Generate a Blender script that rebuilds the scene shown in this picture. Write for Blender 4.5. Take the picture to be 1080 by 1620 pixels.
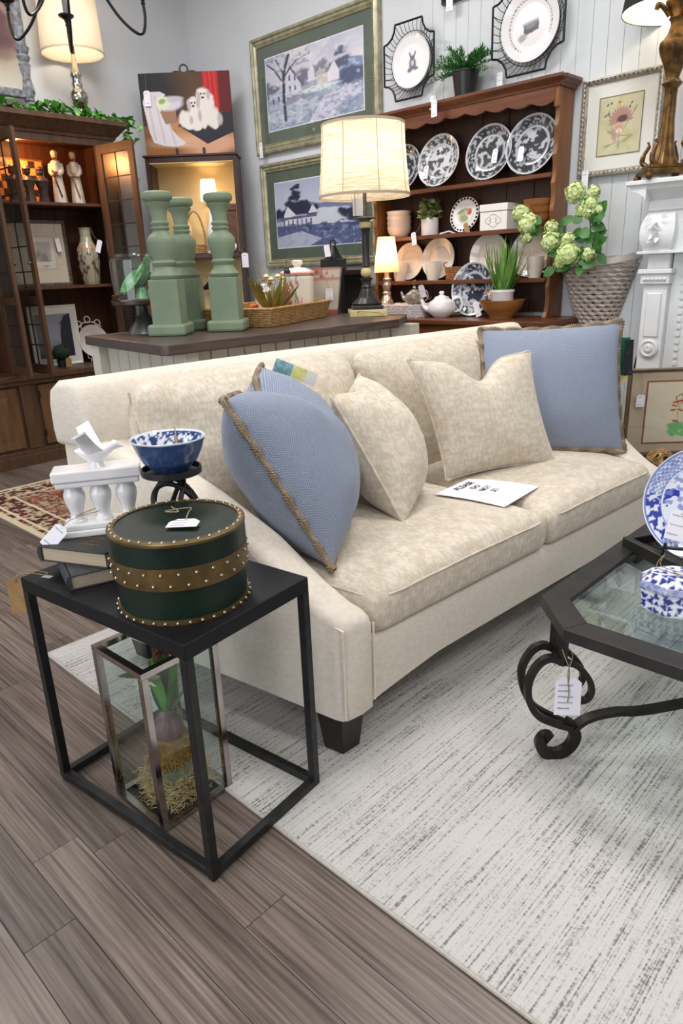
import bpy, bmesh, math, random
import numpy as np
from mathutils import Vector, Matrix

for o in list(bpy.data.objects):
    bpy.data.objects.remove(o, do_unlink=True)
SC = bpy.context.scene
COL = SC.collection
random.seed(7)
PI = math.pi

# ------------------------------------------------------------------ camera
cam_d = bpy.data.cameras.new('camera')
cam_d.sensor_fit = 'VERTICAL'
cam_d.sensor_height = 36.0
cam_d.lens = 1102.08 * 36.0 / 1620.0
cam_d.clip_start = 0.02
cam = bpy.data.objects.new('camera', cam_d)
COL.objects.link(cam)
YAW, PITCH, ROLL, CAMH = 0.77377, 0.33426, -0.03927, 1.19193
_f0 = Vector((-math.sin(YAW), math.cos(YAW), 0)); _r0 = Vector((math.cos(YAW), math.sin(YAW), 0)); _u0 = Vector((0, 0, 1))
_f = math.cos(PITCH) * _f0 - math.sin(PITCH) * _u0
_u = math.sin(PITCH) * _f0 + math.cos(PITCH) * _u0
_r = math.cos(ROLL) * _r0 + math.sin(ROLL) * _u
_u2 = -math.sin(ROLL) * _r0 + math.cos(ROLL) * _u
mw = Matrix((( _r.x, _u2.x, -_f.x, 0), (_r.y, _u2.y, -_f.y, 0), (_r.z, _u2.z, -_f.z, CAMH), (0, 0, 0, 1)))
cam.matrix_world = mw
SC.camera = cam

# ------------------------------------------------------------------ world, exposure, big lights
SC.view_settings.view_transform = 'Standard'
SC.view_settings.look = 'None'
SC.view_settings.gamma = 1.0
SC.view_settings.use_curve_mapping = False
SC.view_settings.exposure = 0.22
world = bpy.data.worlds.new('world'); SC.world = world
world.use_nodes = True
bg = world.node_tree.nodes['Background']
bg.inputs[0].default_value = (0.84, 0.91, 1.0, 1)
bg.inputs[1].default_value = 1.3

def area_light(name, loc, sx, sy, power, col=(1, 1, 1), rot=(0, 0, 0)):
    d = bpy.data.lights.new(name, 'AREA'); d.shape = 'RECTANGLE'; d.size = sx; d.size_y = sy
    d.energy = power; d.color = col
    o = bpy.data.objects.new(name, d); o.location = loc; o.rotation_euler = rot
    COL.objects.link(o); return o
def point_light(name, loc, power, col, r=0.03):
    d = bpy.data.lights.new(name, 'POINT'); d.energy = power; d.color = col; d.shadow_soft_size = r
    o = bpy.data.objects.new(name, d); o.location = loc; COL.objects.link(o); return o

CEIL = 3.5
PANEL_SPOTS = [(-3.6, 2.2), (-1.2, 2.2), (-4.2, 0.65), (-1.2, -0.2), (1.2, 1.0), (1.2, -1.4), (-1.2, -2.4)]  # unseen ceiling panels; spots and powers set for fill and floor sheen
PANEL_POWER = [33, 33, 17, 19, 27, 18, 11]
for i, (x, y) in enumerate(PANEL_SPOTS):
    area_light('panel_glow', (x, y, CEIL - 0.06), 1.15, 0.55, PANEL_POWER[i], (1.0, 0.97, 0.95))
# daylight coming through the shop window behind the camera
area_light('window_daylight', (-1.5, -3.35, 1.55), 3.4, 2.0, 48, (0.90, 0.95, 1.0), (PI / 2, 0, 0))

# ------------------------------------------------------------------ helpers
def S(r, g, b):
    f = lambda c: (c / 255 / 12.92) if c / 255 <= 0.04045 else ((c / 255 + 0.055) / 1.055) ** 2.4
    return (f(r), f(g), f(b))

MATS = {}
def new_mat(name):
    m = bpy.data.materials.new(name); m.use_nodes = True
    nt = m.node_tree; b = nt.nodes['Principled BSDF']
    MATS[name] = m
    return m, nt, b
def c4(c): return (c[0], c[1], c[2], 1)

def mat(name, c1, c2=None, rough=0.5, metal=0.0, scale=8.0, stretch=(1, 1, 1), detail=5, lo=0.35, hi=0.65, bump=0.0, bscale=None,
        spec=0.5, coat=0.0, sheen=0.0, rand=0.0, sub=0.0):
    """noise-mottled surface in object space"""
    if name in MATS: return MATS[name]
    m, nt, b = new_mat(name); L = nt.links.new; N = nt.nodes.new
    b.inputs['Base Color'].default_value = c4(c1); b.inputs['Roughness'].default_value = rough
    b.inputs['Metallic'].default_value = metal; b.inputs['Specular IOR Level'].default_value = spec
    b.inputs['Coat Weight'].default_value = coat; b.inputs['Coat Roughness'].default_value = 0.08
    b.inputs['Sheen Weight'].default_value = sheen
    if sub: b.inputs['Subsurface Weight'].default_value = sub; b.inputs['Subsurface Radius'].default_value = (.02, .02, .02)
    if c2 is None and not bump: return m
    tc = N('ShaderNodeTexCoord'); mp = N('ShaderNodeMapping'); mp.inputs['Scale'].default_value = stretch
    L(tc.outputs['Object'], mp.inputs[0]); vec = mp.outputs[0]
    if rand:
        oi = N('ShaderNodeObjectInfo'); ad = N('ShaderNodeVectorMath'); ad.operation = 'ADD'
        cb = N('ShaderNodeVectorMath'); cb.operation = 'SCALE'; cb.inputs[0].default_value = (13.7, 7.1, 3.3); L(oi.outputs['Random'], cb.inputs['Scale'])
        L(mp.outputs[0], ad.inputs[0]); L(cb.outputs[0], ad.inputs[1]); vec = ad.outputs[0]
    n = N('ShaderNodeTexNoise'); n.inputs['Scale'].default_value = scale; n.inputs['Detail'].default_value = detail
    L(vec, n.inputs['Vector'])
    if c2 is not None:
        r = N('ShaderNodeValToRGB'); r.color_ramp.elements[0].position = lo; r.color_ramp.elements[1].position = hi
        r.color_ramp.elements[0].color = c4(c1); r.color_ramp.elements[1].color = c4(c2)
        L(n.outputs['Fac'], r.inputs[0]); out = r.outputs[0]
        if rand:
            hs = N('ShaderNodeHueSaturation'); mr = N('ShaderNodeMapRange'); mr.inputs[3].default_value = 1 - rand; mr.inputs[4].default_value = 1 + rand
            L(oi.outputs['Random'], mr.inputs[0]); L(mr.outputs[0], hs.inputs['Value']); L(out, hs.inputs['Color']); out = hs.outputs[0]
        L(out, b.inputs['Base Color'])
    if bump:
        n2 = n
        if bscale:
            n2 = N('ShaderNodeTexNoise'); n2.inputs['Scale'].default_value = bscale; n2.inputs['Detail'].default_value = 4; L(vec, n2.inputs['Vector'])
        bp = N('ShaderNodeBump'); bp.inputs['Strength'].default_value = bump; bp.inputs['Distance'].default_value = 0.01
        L(n2.outputs['Fac'], bp.inputs['Height']); L(bp.outputs[0], b.inputs['Normal'])
    return m

def emis(name, c, strength, base=None):
    if name in MATS: return MATS[name]
    m, nt, b = new_mat(name)
    b.inputs['Base Color'].default_value = c4(base or c); b.inputs['Emission Color'].default_value = c4(c)
    b.inputs['Emission Strength'].default_value = strength; b.inputs['Roughness'].default_value = 0.8
    return m

def glass_thin(name, tint=(0.93, 0.97, 0.96), refl=1.0, rough=0.0, base=0.04):
    if name in MATS: return MATS[name]
    m, nt, b = new_mat(name); L = nt.links.new; N = nt.nodes.new
    nt.nodes.remove(b); out = nt.nodes['Material Output']
    t = N('ShaderNodeBsdfTransparent'); t.inputs[0].default_value = c4(tint)
    g = N('ShaderNodeBsdfGlossy'); g.inputs['Roughness'].default_value = rough
    lw = N('ShaderNodeLayerWeight'); lw.inputs[0].default_value = 0.5
    pw_ = N('ShaderNodeMath'); pw_.operation = 'POWER'; pw_.inputs[1].default_value = 4.0; L(lw.outputs['Facing'], pw_.inputs[0])
    mu = N('ShaderNodeMath'); mu.operation = 'MULTIPLY_ADD'; mu.inputs[1].default_value = .75 * refl; mu.inputs[2].default_value = base * refl; L(pw_.outputs[0], mu.inputs[0])
    mx = N('ShaderNodeMixShader'); L(mu.outputs[0], mx.inputs[0]); L(t.outputs[0], mx.inputs[1]); L(g.outputs[0], mx.inputs[2])
    L(mx.outputs[0], out.inputs[0]); return m

def vcol(name, rough=0.5, spec=0.5, coat=0.0, bump=0.0, bscale=200):
    """colour painted per vertex (flat print on real surfaces)"""
    if name in MATS: return MATS[name]
    m, nt, b = new_mat(name); L = nt.links.new; N = nt.nodes.new
    a = N('ShaderNodeVertexColor'); a.layer_name = 'Col'; L(a.outputs[0], b.inputs['Base Color'])
    b.inputs['Roughness'].default_value = rough; b.inputs['Specular IOR Level'].default_value = spec; b.inputs['Coat Weight'].default_value = coat
    b.inputs['Coat Roughness'].default_value = 0.05
    if bump:
        n = N('ShaderNodeTexNoise'); n.inputs['Scale'].default_value = bscale; bp = N('ShaderNodeBump'); bp.inputs['Strength'].default_value = bump
        bp.inputs['Distance'].default_value = 0.004
        L(n.outputs['Fac'], bp.inputs['Height']); L(bp.outputs[0], b.inputs['Normal'])
    return m

def link(o, parent=None):
    COL.objects.link(o)
    if parent is not None: o.parent = parent
    return o
def tag(o, label, cat, group=None, kind=None):
    o['label'] = label
    if cat: o['category'] = cat
    if group: o['group'] = group
    if kind: o['kind'] = kind
    return o
def thing(name, label, cat, loc=(0, 0, 0), rz=0.0, group=None):
    o = bpy.data.objects.new(name, None); o.empty_display_size = 0.05
    COL.objects.link(o); o.location = loc; o.rotation_euler = (0, 0, rz)
    return tag(o, label, cat, group)

class MB:
    """collects geometry for ONE mesh object"""
    def __init__(s): s.v = []; s.f = []; s.c = None
    def add(s, vs, fs):
        k = len(s.v); s.v += [tuple(float(a) for a in p) for p in vs]; s.f += [tuple(i + k for i in q) for q in fs]; return s
    def box(s, x0, x1, y0, y1, z0, z1, M=None):
        vs = [(x0, y0, z0), (x1, y0, z0), (x1, y1, z0), (x0, y1, z0), (x0, y0, z1), (x1, y0, z1), (x1, y1, z1), (x0, y1, z1)]
        if M is not None: vs = [M @ Vector(p) for p in vs]
        return s.add(vs, [(0, 3, 2, 1), (4, 5, 6, 7), (0, 1, 5, 4), (1, 2, 6, 5), (2, 3, 7, 6), (3, 0, 4, 7)])
    def lathe(s, prof, seg=24, c=(0, 0, 0), sx=1.0, sy=1.0, M=None, mod=None, cap=True):
        vs = []; fs = []; n = len(prof)
        for r, z in prof:
            for j in range(seg):
                a = 2 * PI * j / seg; rr = r * (mod(a, z) if mod else 1)
                p = Vector((c[0] + rr * math.cos(a) * sx, c[1] + rr * math.sin(a) * sy, c[2] + z))
                vs.append(M @ p if M is not None else p)
        for i in range(n - 1):
            for j in range(seg):
                k = (j + 1) % seg; fs.append((i * seg + j, i * seg + k, (i + 1) * seg + k, (i + 1) * seg + j))
        if cap:
            if prof[0][0] > 1e-5: fs.append(tuple(reversed(range(seg))))
            if prof[-1][0] > 1e-5: fs.append(tuple(range((n - 1) * seg, n * seg)))
        return s.add(vs, fs)
    def prism(s, poly, z0, z1, M=None):
        n = len(poly); vs = [(x, y, z0) for x, y in poly] + [(x, y, z1) for x, y in poly]
        if M is not None: vs = [M @ Vector(p) for p in vs]
        fs = [tuple(reversed(range(n))), tuple(range(n, 2 * n))] + [(i, (i + 1) % n, n + (i + 1) % n, n + i) for i in range(n)]
        return s.add(vs, fs)
    def loft(s, rings, close=True, caps=True):
        n = len(rings[0]); vs = [p for r in rings for p in r]; fs = []
        for i in range(len(rings) - 1):
            for j in range(n if close else n - 1):
                k = (j + 1) % n; fs.append((i * n + j, i * n + k, (i + 1) * n + k, (i + 1) * n + j))
        if caps:
            fs.append(tuple(reversed(range(n)))); fs.append(tuple(range((len(rings) - 1) * n, len(rings) * n)))
        return s.add(vs, fs)
    def tube(s, pts, r, seg=8, closed=False, flat=None, up=None):
        """round (or flat=(w,h) rectangular) bar along a path"""
        P = [Vector(p) for p in pts]; n = len(P); rings = []; ref = Vector(up) if up is not None else None
        T = []
        for i in range(n):
            a = P[(i - 1) % n] if (closed or i > 0) else P[i]; b = P[(i + 1) % n] if (closed or i < n - 1) else P[i]
            t = (b - a); T.append(t.normalized() if t.length > 1e-9 else Vector((0, 0, 1)))
        nrm = None
        for i in range(n):
            t = T[i]
            if ref is not None: nv = ref - t * ref.dot(t)
            elif nrm is None:
                w = Vector((0, 0, 1)) if abs(t.z) < 0.9 else Vector((1, 0, 0)); nv = w - t * w.dot(t)
            else: nv = nrm - t * nrm.dot(t)
            if nv.length < 1e-6: nv = t.orthogonal()
            nv.normalize(); nrm = nv; bv = t.cross(nv)
            ri = r[i] if isinstance(r, (list, tuple)) else r
            if flat:
                w, h = flat; ring = [P[i] + nv * (h / 2 * a) + bv * (w / 2 * b) for a, b in ((-1, -1), (-1, 1), (1, 1), (1, -1))]
            else:
                ring = [P[i] + nv * (ri * math.cos(2 * PI * j / seg)) + bv * (ri * math.sin(2 * PI * j / seg)) for j in range(seg)]
            rings.append(ring)
        if closed: rings.append(rings[0])
        return s.loft(rings, True, not closed)
    def ball(s, c, r, seg=10, rings=6, sx=1, sy=1, sz=1):
        pr = [(r * math.sin(PI * i / rings), -r * math.cos(PI * i / rings)) for i in range(rings + 1)]
        vs = []; fs = []
        return s.lathe([(a if 0 < i < rings else 1e-6, b * sz) for i, (a, b) in enumerate(pr)], seg, c, sx, sy)
    def leaf(s, base, d, n, L, W, bend=0.0, seg=4):
        """curved pointed blade from base along d with face normal n"""
        d = Vector(d).normalized(); n = Vector(n); n = (n - d * n.dot(d))
        n = n.normalized() if n.length > 1e-6 else d.orthogonal().normalized()
        sd = d.cross(n); vs = []; fs = []
        for i in range(seg + 1):
            t = i / seg; w = W * math.sin(PI * min(1, 0.12 + 0.88 * t)) ** 0.8 * (1 if t < 1 else 0.05)
            p = Vector(base) + d * (L * t) + n * (-bend * L * t * t)
            vs += [p - sd * w / 2, p + sd * w / 2]
        for i in range(seg): fs.append((2 * i, 2 * i + 1, 2 * i + 3, 2 * i + 2))
        return s.add(vs, fs)
    def xform(s, f):
        s.v = [tuple(f(*p)) for p in s.v]; return s
    def build(s, name, m, parent=None, smooth=False, bevel=0.0, bseg=2, loc=None, rot=None, auto=35):
        me = bpy.data.meshes.new(name); me.from_pydata(s.v, [], s.f)
        if bevel:
            bm = bmesh.new(); bm.from_mesh(me)
            bmesh.ops.recalc_face_normals(bm, faces=bm.faces)
            es = [e for e in bm.edges if len(e.link_faces) == 2 and e.calc_face_angle(0) > 0.5]
            bmesh.ops.bevel(bm, geom=es, offset=bevel, segments=bseg, affect='EDGES', profile=0.5, clamp_overlap=True)
            bm.to_mesh(me); bm.free()
        else:
            bm = bmesh.new(); bm.from_mesh(me); bmesh.ops.recalc_face_normals(bm, faces=bm.faces); bm.to_mesh(me); bm.free()
        if s.c is not None:
            at = me.color_attributes.new('Col', 'FLOAT_COLOR', 'POINT')
            a = np.ones((len(me.vertices), 4), np.float32); a[:, :3] = s.c; at.data.foreach_set('color', a.ravel())
        if smooth:
            me.polygons.foreach_set('use_smooth', [True] * len(me.polygons))
            if auto < 180: me.set_sharp_from_angle(angle=math.radians(auto))
        me.materials.append(m); me.update()
        o = bpy.data.objects.new(name, me); link(o, parent)
        if loc is not None: o.location = loc
        if rot is not None: o.rotation_euler = rot
        return o

def roundbox(hx, hy, hz, r, n=10):
    """closed rounded box centred on the origin -> (verts array, faces); grid on each side, welded"""
    def axis(h):
        k = max(2, n); base = np.linspace(-1, 1, k + 1)
        e = h - r
        return np.unique(np.round(np.concatenate([[-h, -h + r * .35, -h + r * .75], e * base, [h - r * .75, h - r * .35, h]]), 6))
    ax, ay, az = axis(hx), axis(hy), axis(hz)
    idx = {}; V = []; F = []
    def vid(p):
        k = tuple(round(c, 5) for c in p)
        if k not in idx: idx[k] = len(V); V.append(k)
        return idx[k]
    def side(A, B, fn, flip):
        for i in range(len(A) - 1):
            for j in range(len(B) - 1):
                q = [vid(fn(A[i], B[j])), vid(fn(A[i + 1], B[j])), vid(fn(A[i + 1], B[j + 1])), vid(fn(A[i], B[j + 1]))]
                F.append(tuple(q if not flip else q[::-1]))
    for sg in (-1, 1):
        side(ax, ay, lambda a, b: (a, b, sg * hz), sg < 0)
        side(ay, az, lambda a, b: (sg * hx, a, b), sg < 0)
        side(ax, az, lambda a, b: (a, sg * hy, b), sg > 0)
    P = np.array(V); H = np.array([hx, hy, hz]); inner = np.clip(P, -(H - r), H - r); d = P - inner; ln = np.linalg.norm(d, axis=1, keepdims=True)
    return inner + r * d / np.maximum(ln, 1e-9), F

# ---- numpy value noise for prints and uneven surfaces
_rs = np.random.RandomState(3); _tab = _rs.rand(256, 256)
def vn(x, y):
    xi = np.floor(x).astype(int); yi = np.floor(y).astype(int); fx = x - xi; fy = y - yi
    fx = fx * fx * (3 - 2 * fx); fy = fy * fy * (3 - 2 * fy)
    g = lambda a, b: _tab[a % 256, b % 256]
    return (g(xi, yi) * (1 - fx) + g(xi + 1, yi) * fx) * (1 - fy) + (g(xi, yi + 1) * (1 - fx) + g(xi + 1, yi + 1) * fx) * fy
def fbm(x, y, o=4):
    s = 0; a = 1; t = 0
    for i in range(o): s = s + a * vn(x * 2 ** i + 17 * i, y * 2 ** i + 31 * i); t += a; a *= 0.5
    return s / t

class Art:
    """draws flat prints into per-vertex colours; u,v in 0..1 (v up), shapes in units of width"""
    def __init__(s, u, v, bgc): s.u = u; s.v = v; s.c = np.tile(np.array(bgc, float), (len(u), 1))
    def put(s, m, col):
        m = np.clip(m, 0, 1)[:, None]; col = np.array(col); s.c = s.c * (1 - m) + col * m; return s
    def grad(s, v0, v1, a, b):
        t = np.clip((s.v - v0) / (v1 - v0), 0, 1)[:, None]; m = ((s.v >= min(v0, v1)) & (s.v <= max(v0, v1)))[:, None]
        s.c = np.where(m, np.array(a) * (1 - t) + np.array(b) * t, s.c); return s
    def ell(s, cx, cy, rx, ry, col, ang=0, soft=.12, wob=0, ws=9):
        du = s.u - cx; dv = s.v - cy; ca, sa = math.cos(ang), math.sin(ang)
        d = np.sqrt(((du * ca + dv * sa) / rx) ** 2 + ((-du * sa + dv * ca) / ry) ** 2)
        if wob: d = d + wob * (fbm(s.u * ws + cx * 50, s.v * ws + cy * 50) - .5)
        return s.put((1 - d) / soft + .5, col)
    def poly(s, pts, col, alpha=1.0):
        ins = np.zeros(len(s.u), bool); n = len(pts)
        for i in range(n):
            x0, y0 = pts[i]; x1, y1 = pts[(i + 1) % n]
            c = ((y0 > s.v) != (y1 > s.v)) & (s.u < (x1 - x0) * (s.v - y0) / ((y1 - y0) if y1 != y0 else 1e-9) + x0); ins ^= c
        return s.put(ins * alpha, col)
    def line(s, pts, w, col, soft=.4):
        for (x0, y0), (x1, y1) in zip(pts[:-1], pts[1:]):
            dx, dy = x1 - x0, y1 - y0; t = np.clip(((s.u - x0) * dx + (s.v - y0) * dy) / (dx * dx + dy * dy + 1e-12), 0, 1)
            d = np.hypot(s.u - x0 - t * dx, s.v - y0 - t * dy); s.put((1 - d / w) / soft + .5, col)
        return s
    def speck(s, col, sc, thr, soft=.06, mask=None, amt=1.0, sx=1, sy=1):
        n = fbm(s.u * sc * sx, s.v * sc * sy); m = np.clip((n - thr) / soft, 0, 1) * amt
        if mask is not None: m = m * mask
        return s.put(m, col)

def print_panel(w, h, nx, fn, aspect=None):
    """flat sheet in the local XZ plane facing -Y, colours from fn(Art)"""
    ny = max(2, int(nx * h / w)); U, V = np.meshgrid(np.linspace(0, 1, nx + 1), np.linspace(0, 1, ny + 1)); u = U.ravel(); v = V.ravel()
    A = Art(u, v, (.5, .5, .5)); fn(A)
    m = MB(); m.v = [((a - .5) * w, 0.0, b * h) for a, b in zip(u, v)]
    m.f = [(j * (nx + 1) + i, j * (nx + 1) + i + 1, (j + 1) * (nx + 1) + i + 1, (j + 1) * (nx + 1) + i) for j in range(ny) for i in range(nx)]
    m.c = A.c; return m

def text_mesh(body, size, m, name, parent=None, ext=0.0003):
    cu = bpy.data.curves.new(name, 'FONT'); cu.body = body; cu.size = size; cu.extrude = ext; cu.align_x = 'CENTER'; cu.resolution_u = 3
    t = bpy.data.objects.new(name + '_curve', cu); COL.objects.link(t)
    dg = bpy.context.evaluated_depsgraph_get(); me = bpy.data.meshes.new_from_object(t.evaluated_get(dg))
    bpy.data.objects.remove(t, do_unlink=True); bpy.data.curves.remove(cu)
    me.materials.clear(); me.materials.append(m); o = bpy.data.objects.new(name, me); return link(o, parent)

def rotz(a): return Matrix.Rotation(a, 4, 'Z')
def spline(pts, n=8, closed=False):
    """Catmull-Rom through points"""
    P = [Vector(p) for p in pts]; k = len(P); out = []
    g = lambda i: P[i % k] if closed else P[max(0, min(k - 1, i))]
    for i in range(k if closed else k - 1):
        a, b, c, d = g(i - 1), g(i), g(i + 1), g(i + 2)
        for j in range(n):
            t = j / n; out.append(0.5 * ((2 * b) + (c - a) * t + (2 * a - 5 * b + 4 * c - d) * t * t + (3 * b - a - 3 * c + d) * t ** 3))
    if not closed: out.append(P[-1])
    return out
# ------------------------------------------------------------------ materials
def fabric_chenille():
    m, nt, b = new_mat('chenille'); L = nt.links.new; N = nt.nodes.new
    tc = N('ShaderNodeTexCoord')
    def nz(sc, st):
        mp = N('ShaderNodeMapping'); mp.inputs['Scale'].default_value = st; L(tc.outputs['Object'], mp.inputs[0])
        n = N('ShaderNodeTexNoise'); n.inputs['Scale'].default_value = sc; n.inputs['Detail'].default_value = 6; n.inputs['Roughness'].default_value = .62
        L(mp.outputs[0], n.inputs['Vector']); return n.outputs['Fac']
    a = nz(26, (1, 1.0, 2.4)); c = nz(48, (1.2, 3.2, .8))
    mx = N('ShaderNodeMath'); mx.operation = 'ADD'; L(a, mx.inputs[0]); L(c, mx.inputs[1])
    r = N('ShaderNodeValToRGB'); e = r.color_ramp.elements; e[0].position = .44; e[1].position = .58
    e[0].color = c4(S(199, 187, 168)); e[1].color = c4(S(221, 211, 195))
    h = N('ShaderNodeMath'); h.operation = 'MULTIPLY'; h.inputs[1].default_value = .5; L(mx.outputs[0], h.inputs[0]); L(h.outputs[0], r.inputs[0])
    L(r.outputs[0], b.inputs['Base Color']); b.inputs['Roughness'].default_value = .9; b.inputs['Sheen Weight'].default_value = .25; b.inputs['Specular IOR Level'].default_value = .15
    fine = nz(420, (1, 1, 1)); ad = N('ShaderNodeMath'); ad.operation = 'ADD'; L(fine, ad.inputs[0]); L(c, ad.inputs[1])
    bp = N('ShaderNodeBump'); bp.inputs['Strength'].default_value = .25; bp.inputs['Distance'].default_value = .004
    L(ad.outputs[0], bp.inputs['Height']); L(bp.outputs[0], b.inputs['Normal']); return m
def fabric_plain():
    return mat('sofa_twill', S(219, 209, 194), S(229, 220, 207), rough=.92, scale=60, stretch=(1, 1, 2), spec=.15, sheen=.2, bump=.15, bscale=500)
def fabric_blue():
    m, nt, b = new_mat('blue_weave'); L = nt.links.new; N = nt.nodes.new
    uv = N('ShaderNodeUVMap')
    ck = N('ShaderNodeTexBrick'); ck.inputs['Scale'].default_value = 1.0; ck.inputs['Mortar Size'].default_value = .28; ck.inputs['Mortar Smooth'].default_value = .6
    ck.inputs['Brick Width'].default_value = 1.0; ck.inputs['Row Height'].default_value = .72
    ck.inputs['Color1'].default_value = c4(S(164, 174, 193)); ck.inputs['Color2'].default_value = c4(S(181, 190, 207)); ck.inputs['Mortar'].default_value = c4(S(124, 134, 154))
    mp = N('ShaderNodeMapping'); mp.inputs['Scale'].default_value = (104, 104, 104); L(uv.outputs[0], mp.inputs[0]); L(mp.outputs[0], ck.inputs['Vector'])
    L(ck.outputs['Color'], b.inputs['Base Color'])
    bp = N('ShaderNodeBump'); bp.inputs['Strength'].default_value = .5; bp.inputs['Distance'].default_value = .003; bp.invert = True
    L(ck.outputs['Fac'], bp.inputs['Height']); L(bp.outputs[0], b.inputs['Normal'])
    b.inputs['Roughness'].default_value = .85; b.inputs['Sheen Weight'].default_value = .2; b.inputs['Specular IOR Level'].default_value = .2; return m
def rug_mat():
    m, nt, b = new_mat('striped_rug'); L = nt.links.new; N = nt.nodes.new
    tc = N('ShaderNodeTexCoord')
    def nz(sc, st, det=3):
        mp = N('ShaderNodeMapping'); mp.inputs['Scale'].default_value = st; L(tc.outputs['Object'], mp.inputs[0])
        n = N('ShaderNodeTexNoise'); n.inputs['Scale'].default_value = sc; n.inputs['Detail'].default_value = det; L(mp.outputs[0], n.inputs['Vector']); return n.outputs['Fac']
    # rows of weft run along Y; dark yarn shows in broken dashes
    wide = nz(8, (1, .16, 1), 3); rows = nz(230, (1, .02, 1), 2); dash = nz(190, (.8, 1, 1), 1)
    def mth(op, a, c):
        q = N('ShaderNodeMath'); q.operation = op
        for i, x in enumerate((a, c)):
            if isinstance(x, (int, float)): q.inputs[i].default_value = x
            else: L(x, q.inputs[i])
        return q.outputs[0]
    v = mth('ADD', mth('ADD', .07, mth('MULTIPLY', wide, .28)), mth('ADD', mth('MULTIPLY', rows, .8), mth('MULTIPLY', dash, .42)))
    r = N('ShaderNodeValToRGB'); e = r.color_ramp.elements; e[0].position = .80; e[0].color = c4(S(198, 195, 192)); e[1].position = 1.0; e[1].color = c4(S(122, 118, 114))
    x = r.color_ramp.elements.new(.90); x.color = c4(S(180, 177, 174))
    vv = mth('MULTIPLY', v, 1.0); L(vv, r.inputs[0]); L(r.outputs[0], b.inputs['Base Color'])
    b.inputs['Roughness'].default_value = .95; b.inputs['Specular IOR Level'].default_value = .1
    bp = N('ShaderNodeBump'); bp.inputs['Strength'].default_value = .35; bp.inputs['Distance'].default_value = .004; bp.invert = True
    L(v, bp.inputs['Height']); L(bp.outputs[0], b.inputs['Normal']); return m

M_CHEN = fabric_chenille(); M_TWILL = fabric_plain(); M_BLUE = fabric_blue(); M_RUG = rug_mat()
M_BIND = mat('rug_binding', S(176, 170, 160), S(190, 184, 174), rough=.9, scale=90)
M_PLANK = mat('floor_plank', S(72, 60, 55), S(130, 117, 108), rough=.33, scale=5, stretch=(.7, 26, 1), detail=9, lo=.30, hi=.70, bump=.06, rand=.27, spec=.4)
M_SUB = mat('floor_base', S(78, 68, 62), S(120, 108, 100), rough=.5, scale=6, stretch=(.35, 9, 1), detail=6)
M_WALL = mat('wall_paint', S(203, 206, 211), S(207, 210, 215), rough=.6, scale=3, bump=.04, bscale=150)
M_BOARD = mat('beadboard_paint', S(202, 207, 211), S(207, 212, 215), rough=.55, scale=4)
M_CEIL = mat('ceiling_paint', S(235, 235, 232), rough=.9)
M_BLACKWOOD = mat('black_leg', S(22, 20, 19), rough=.35)
M_IRON = mat('black_iron', S(24, 25, 27), S(40, 41, 42), rough=.42, metal=.3, scale=30)
M_IRONDARK = mat('bronze_iron', S(28, 25, 23), S(44, 40, 36), rough=.4, metal=.45, scale=20)
M_TABTOP = mat('black_table_top', S(14, 14, 17), S(19, 19, 23), rough=.48, scale=6, spec=.3)
M_DARKWOOD = mat('dark_walnut', S(52, 38, 30), S(78, 60, 48), rough=.4, scale=5, stretch=(14, 1, 14), detail=6)
M_MAPLE = mat('honey_maple', S(102, 62, 32), S(130, 84, 46), rough=.34, scale=4, stretch=(1, 6, 1), detail=5, lo=.3, hi=.7)
M_MAPLEH = mat('honey_maple_long', S(86, 48, 29), S(112, 65, 39), rough=.34, scale=4, stretch=(1, 8, 12), detail=5, lo=.3, hi=.7)
M_CABWOOD = mat('cabinet_pecan', S(66, 45, 30), S(94, 66, 46), rough=.45, scale=4, stretch=(9, 9, 1), detail=6, lo=.3, hi=.72)
M_CABLIGHT = mat('cabinet_pecan_light', S(86, 61, 38), S(114, 83, 54), rough=.45, scale=4, stretch=(9, 9, 1), detail=6, lo=.3, hi=.72)
M_CABIN = mat('cabinet_inside', S(72, 42, 26), S(94, 58, 36), rough=.5, scale=4, stretch=(9, 9, 1))
M_MAHOG = mat('mahogany', S(44, 20, 14), S(66, 32, 22), rough=.35, scale=5, stretch=(8, 8, 1))
M_WHITE = mat('white_glaze', S(236, 235, 236), rough=.18, coat=.5)
M_WHITEM = mat('white_matte', S(236, 234, 230), rough=.5)
M_MANTEL = mat('mantel_paint', S(226, 228, 229), S(220, 222, 224), rough=.5, scale=12)
M_PAPER = mat('tag_paper', S(236, 234, 242), rough=.8)
M_KRAFT = mat('kraft_paper', S(150, 116, 76), S(166, 132, 92), rough=.85, scale=40)
M_TWINE = mat('jute_twine', S(132, 116, 96), S(170, 152, 128), rough=.95, scale=220, bump=.4)
M_GLASS = glass_thin('clear_glass')
M_GLASSP = glass_thin('picture_glass', (1, 1, 1), .8)
M_GREEN = mat('leaf_green', S(52, 108, 36), S(84, 146, 58), rough=.5, scale=20, rand=.2)
M_IVY = mat('ivy_green', S(44, 104, 30), S(96, 160, 66), rough=.45, scale=14, rand=.25)
M_INK = mat('ink', S(30, 30, 40), rough=.7)
M_BLUEINK = mat('pen_ink', S(70, 72, 110), rough=.7)
M_SILVER = mat('mercury_silver', S(214, 210, 200), S(150, 146, 136), rough=.14, metal=1.0, scale=18)
M_GREYCARVE = mat('grey_carved', S(84, 86, 94), S(140, 142, 148), rough=.5, scale=40, bump=.3)
M_BRASS = mat('aged_brass', S(88, 70, 40), S(116, 95, 58), rough=.42, metal=.6, scale=25)
M_STUD = mat('nickel_stud', S(176, 164, 140), rough=.28, metal=.8)
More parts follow.
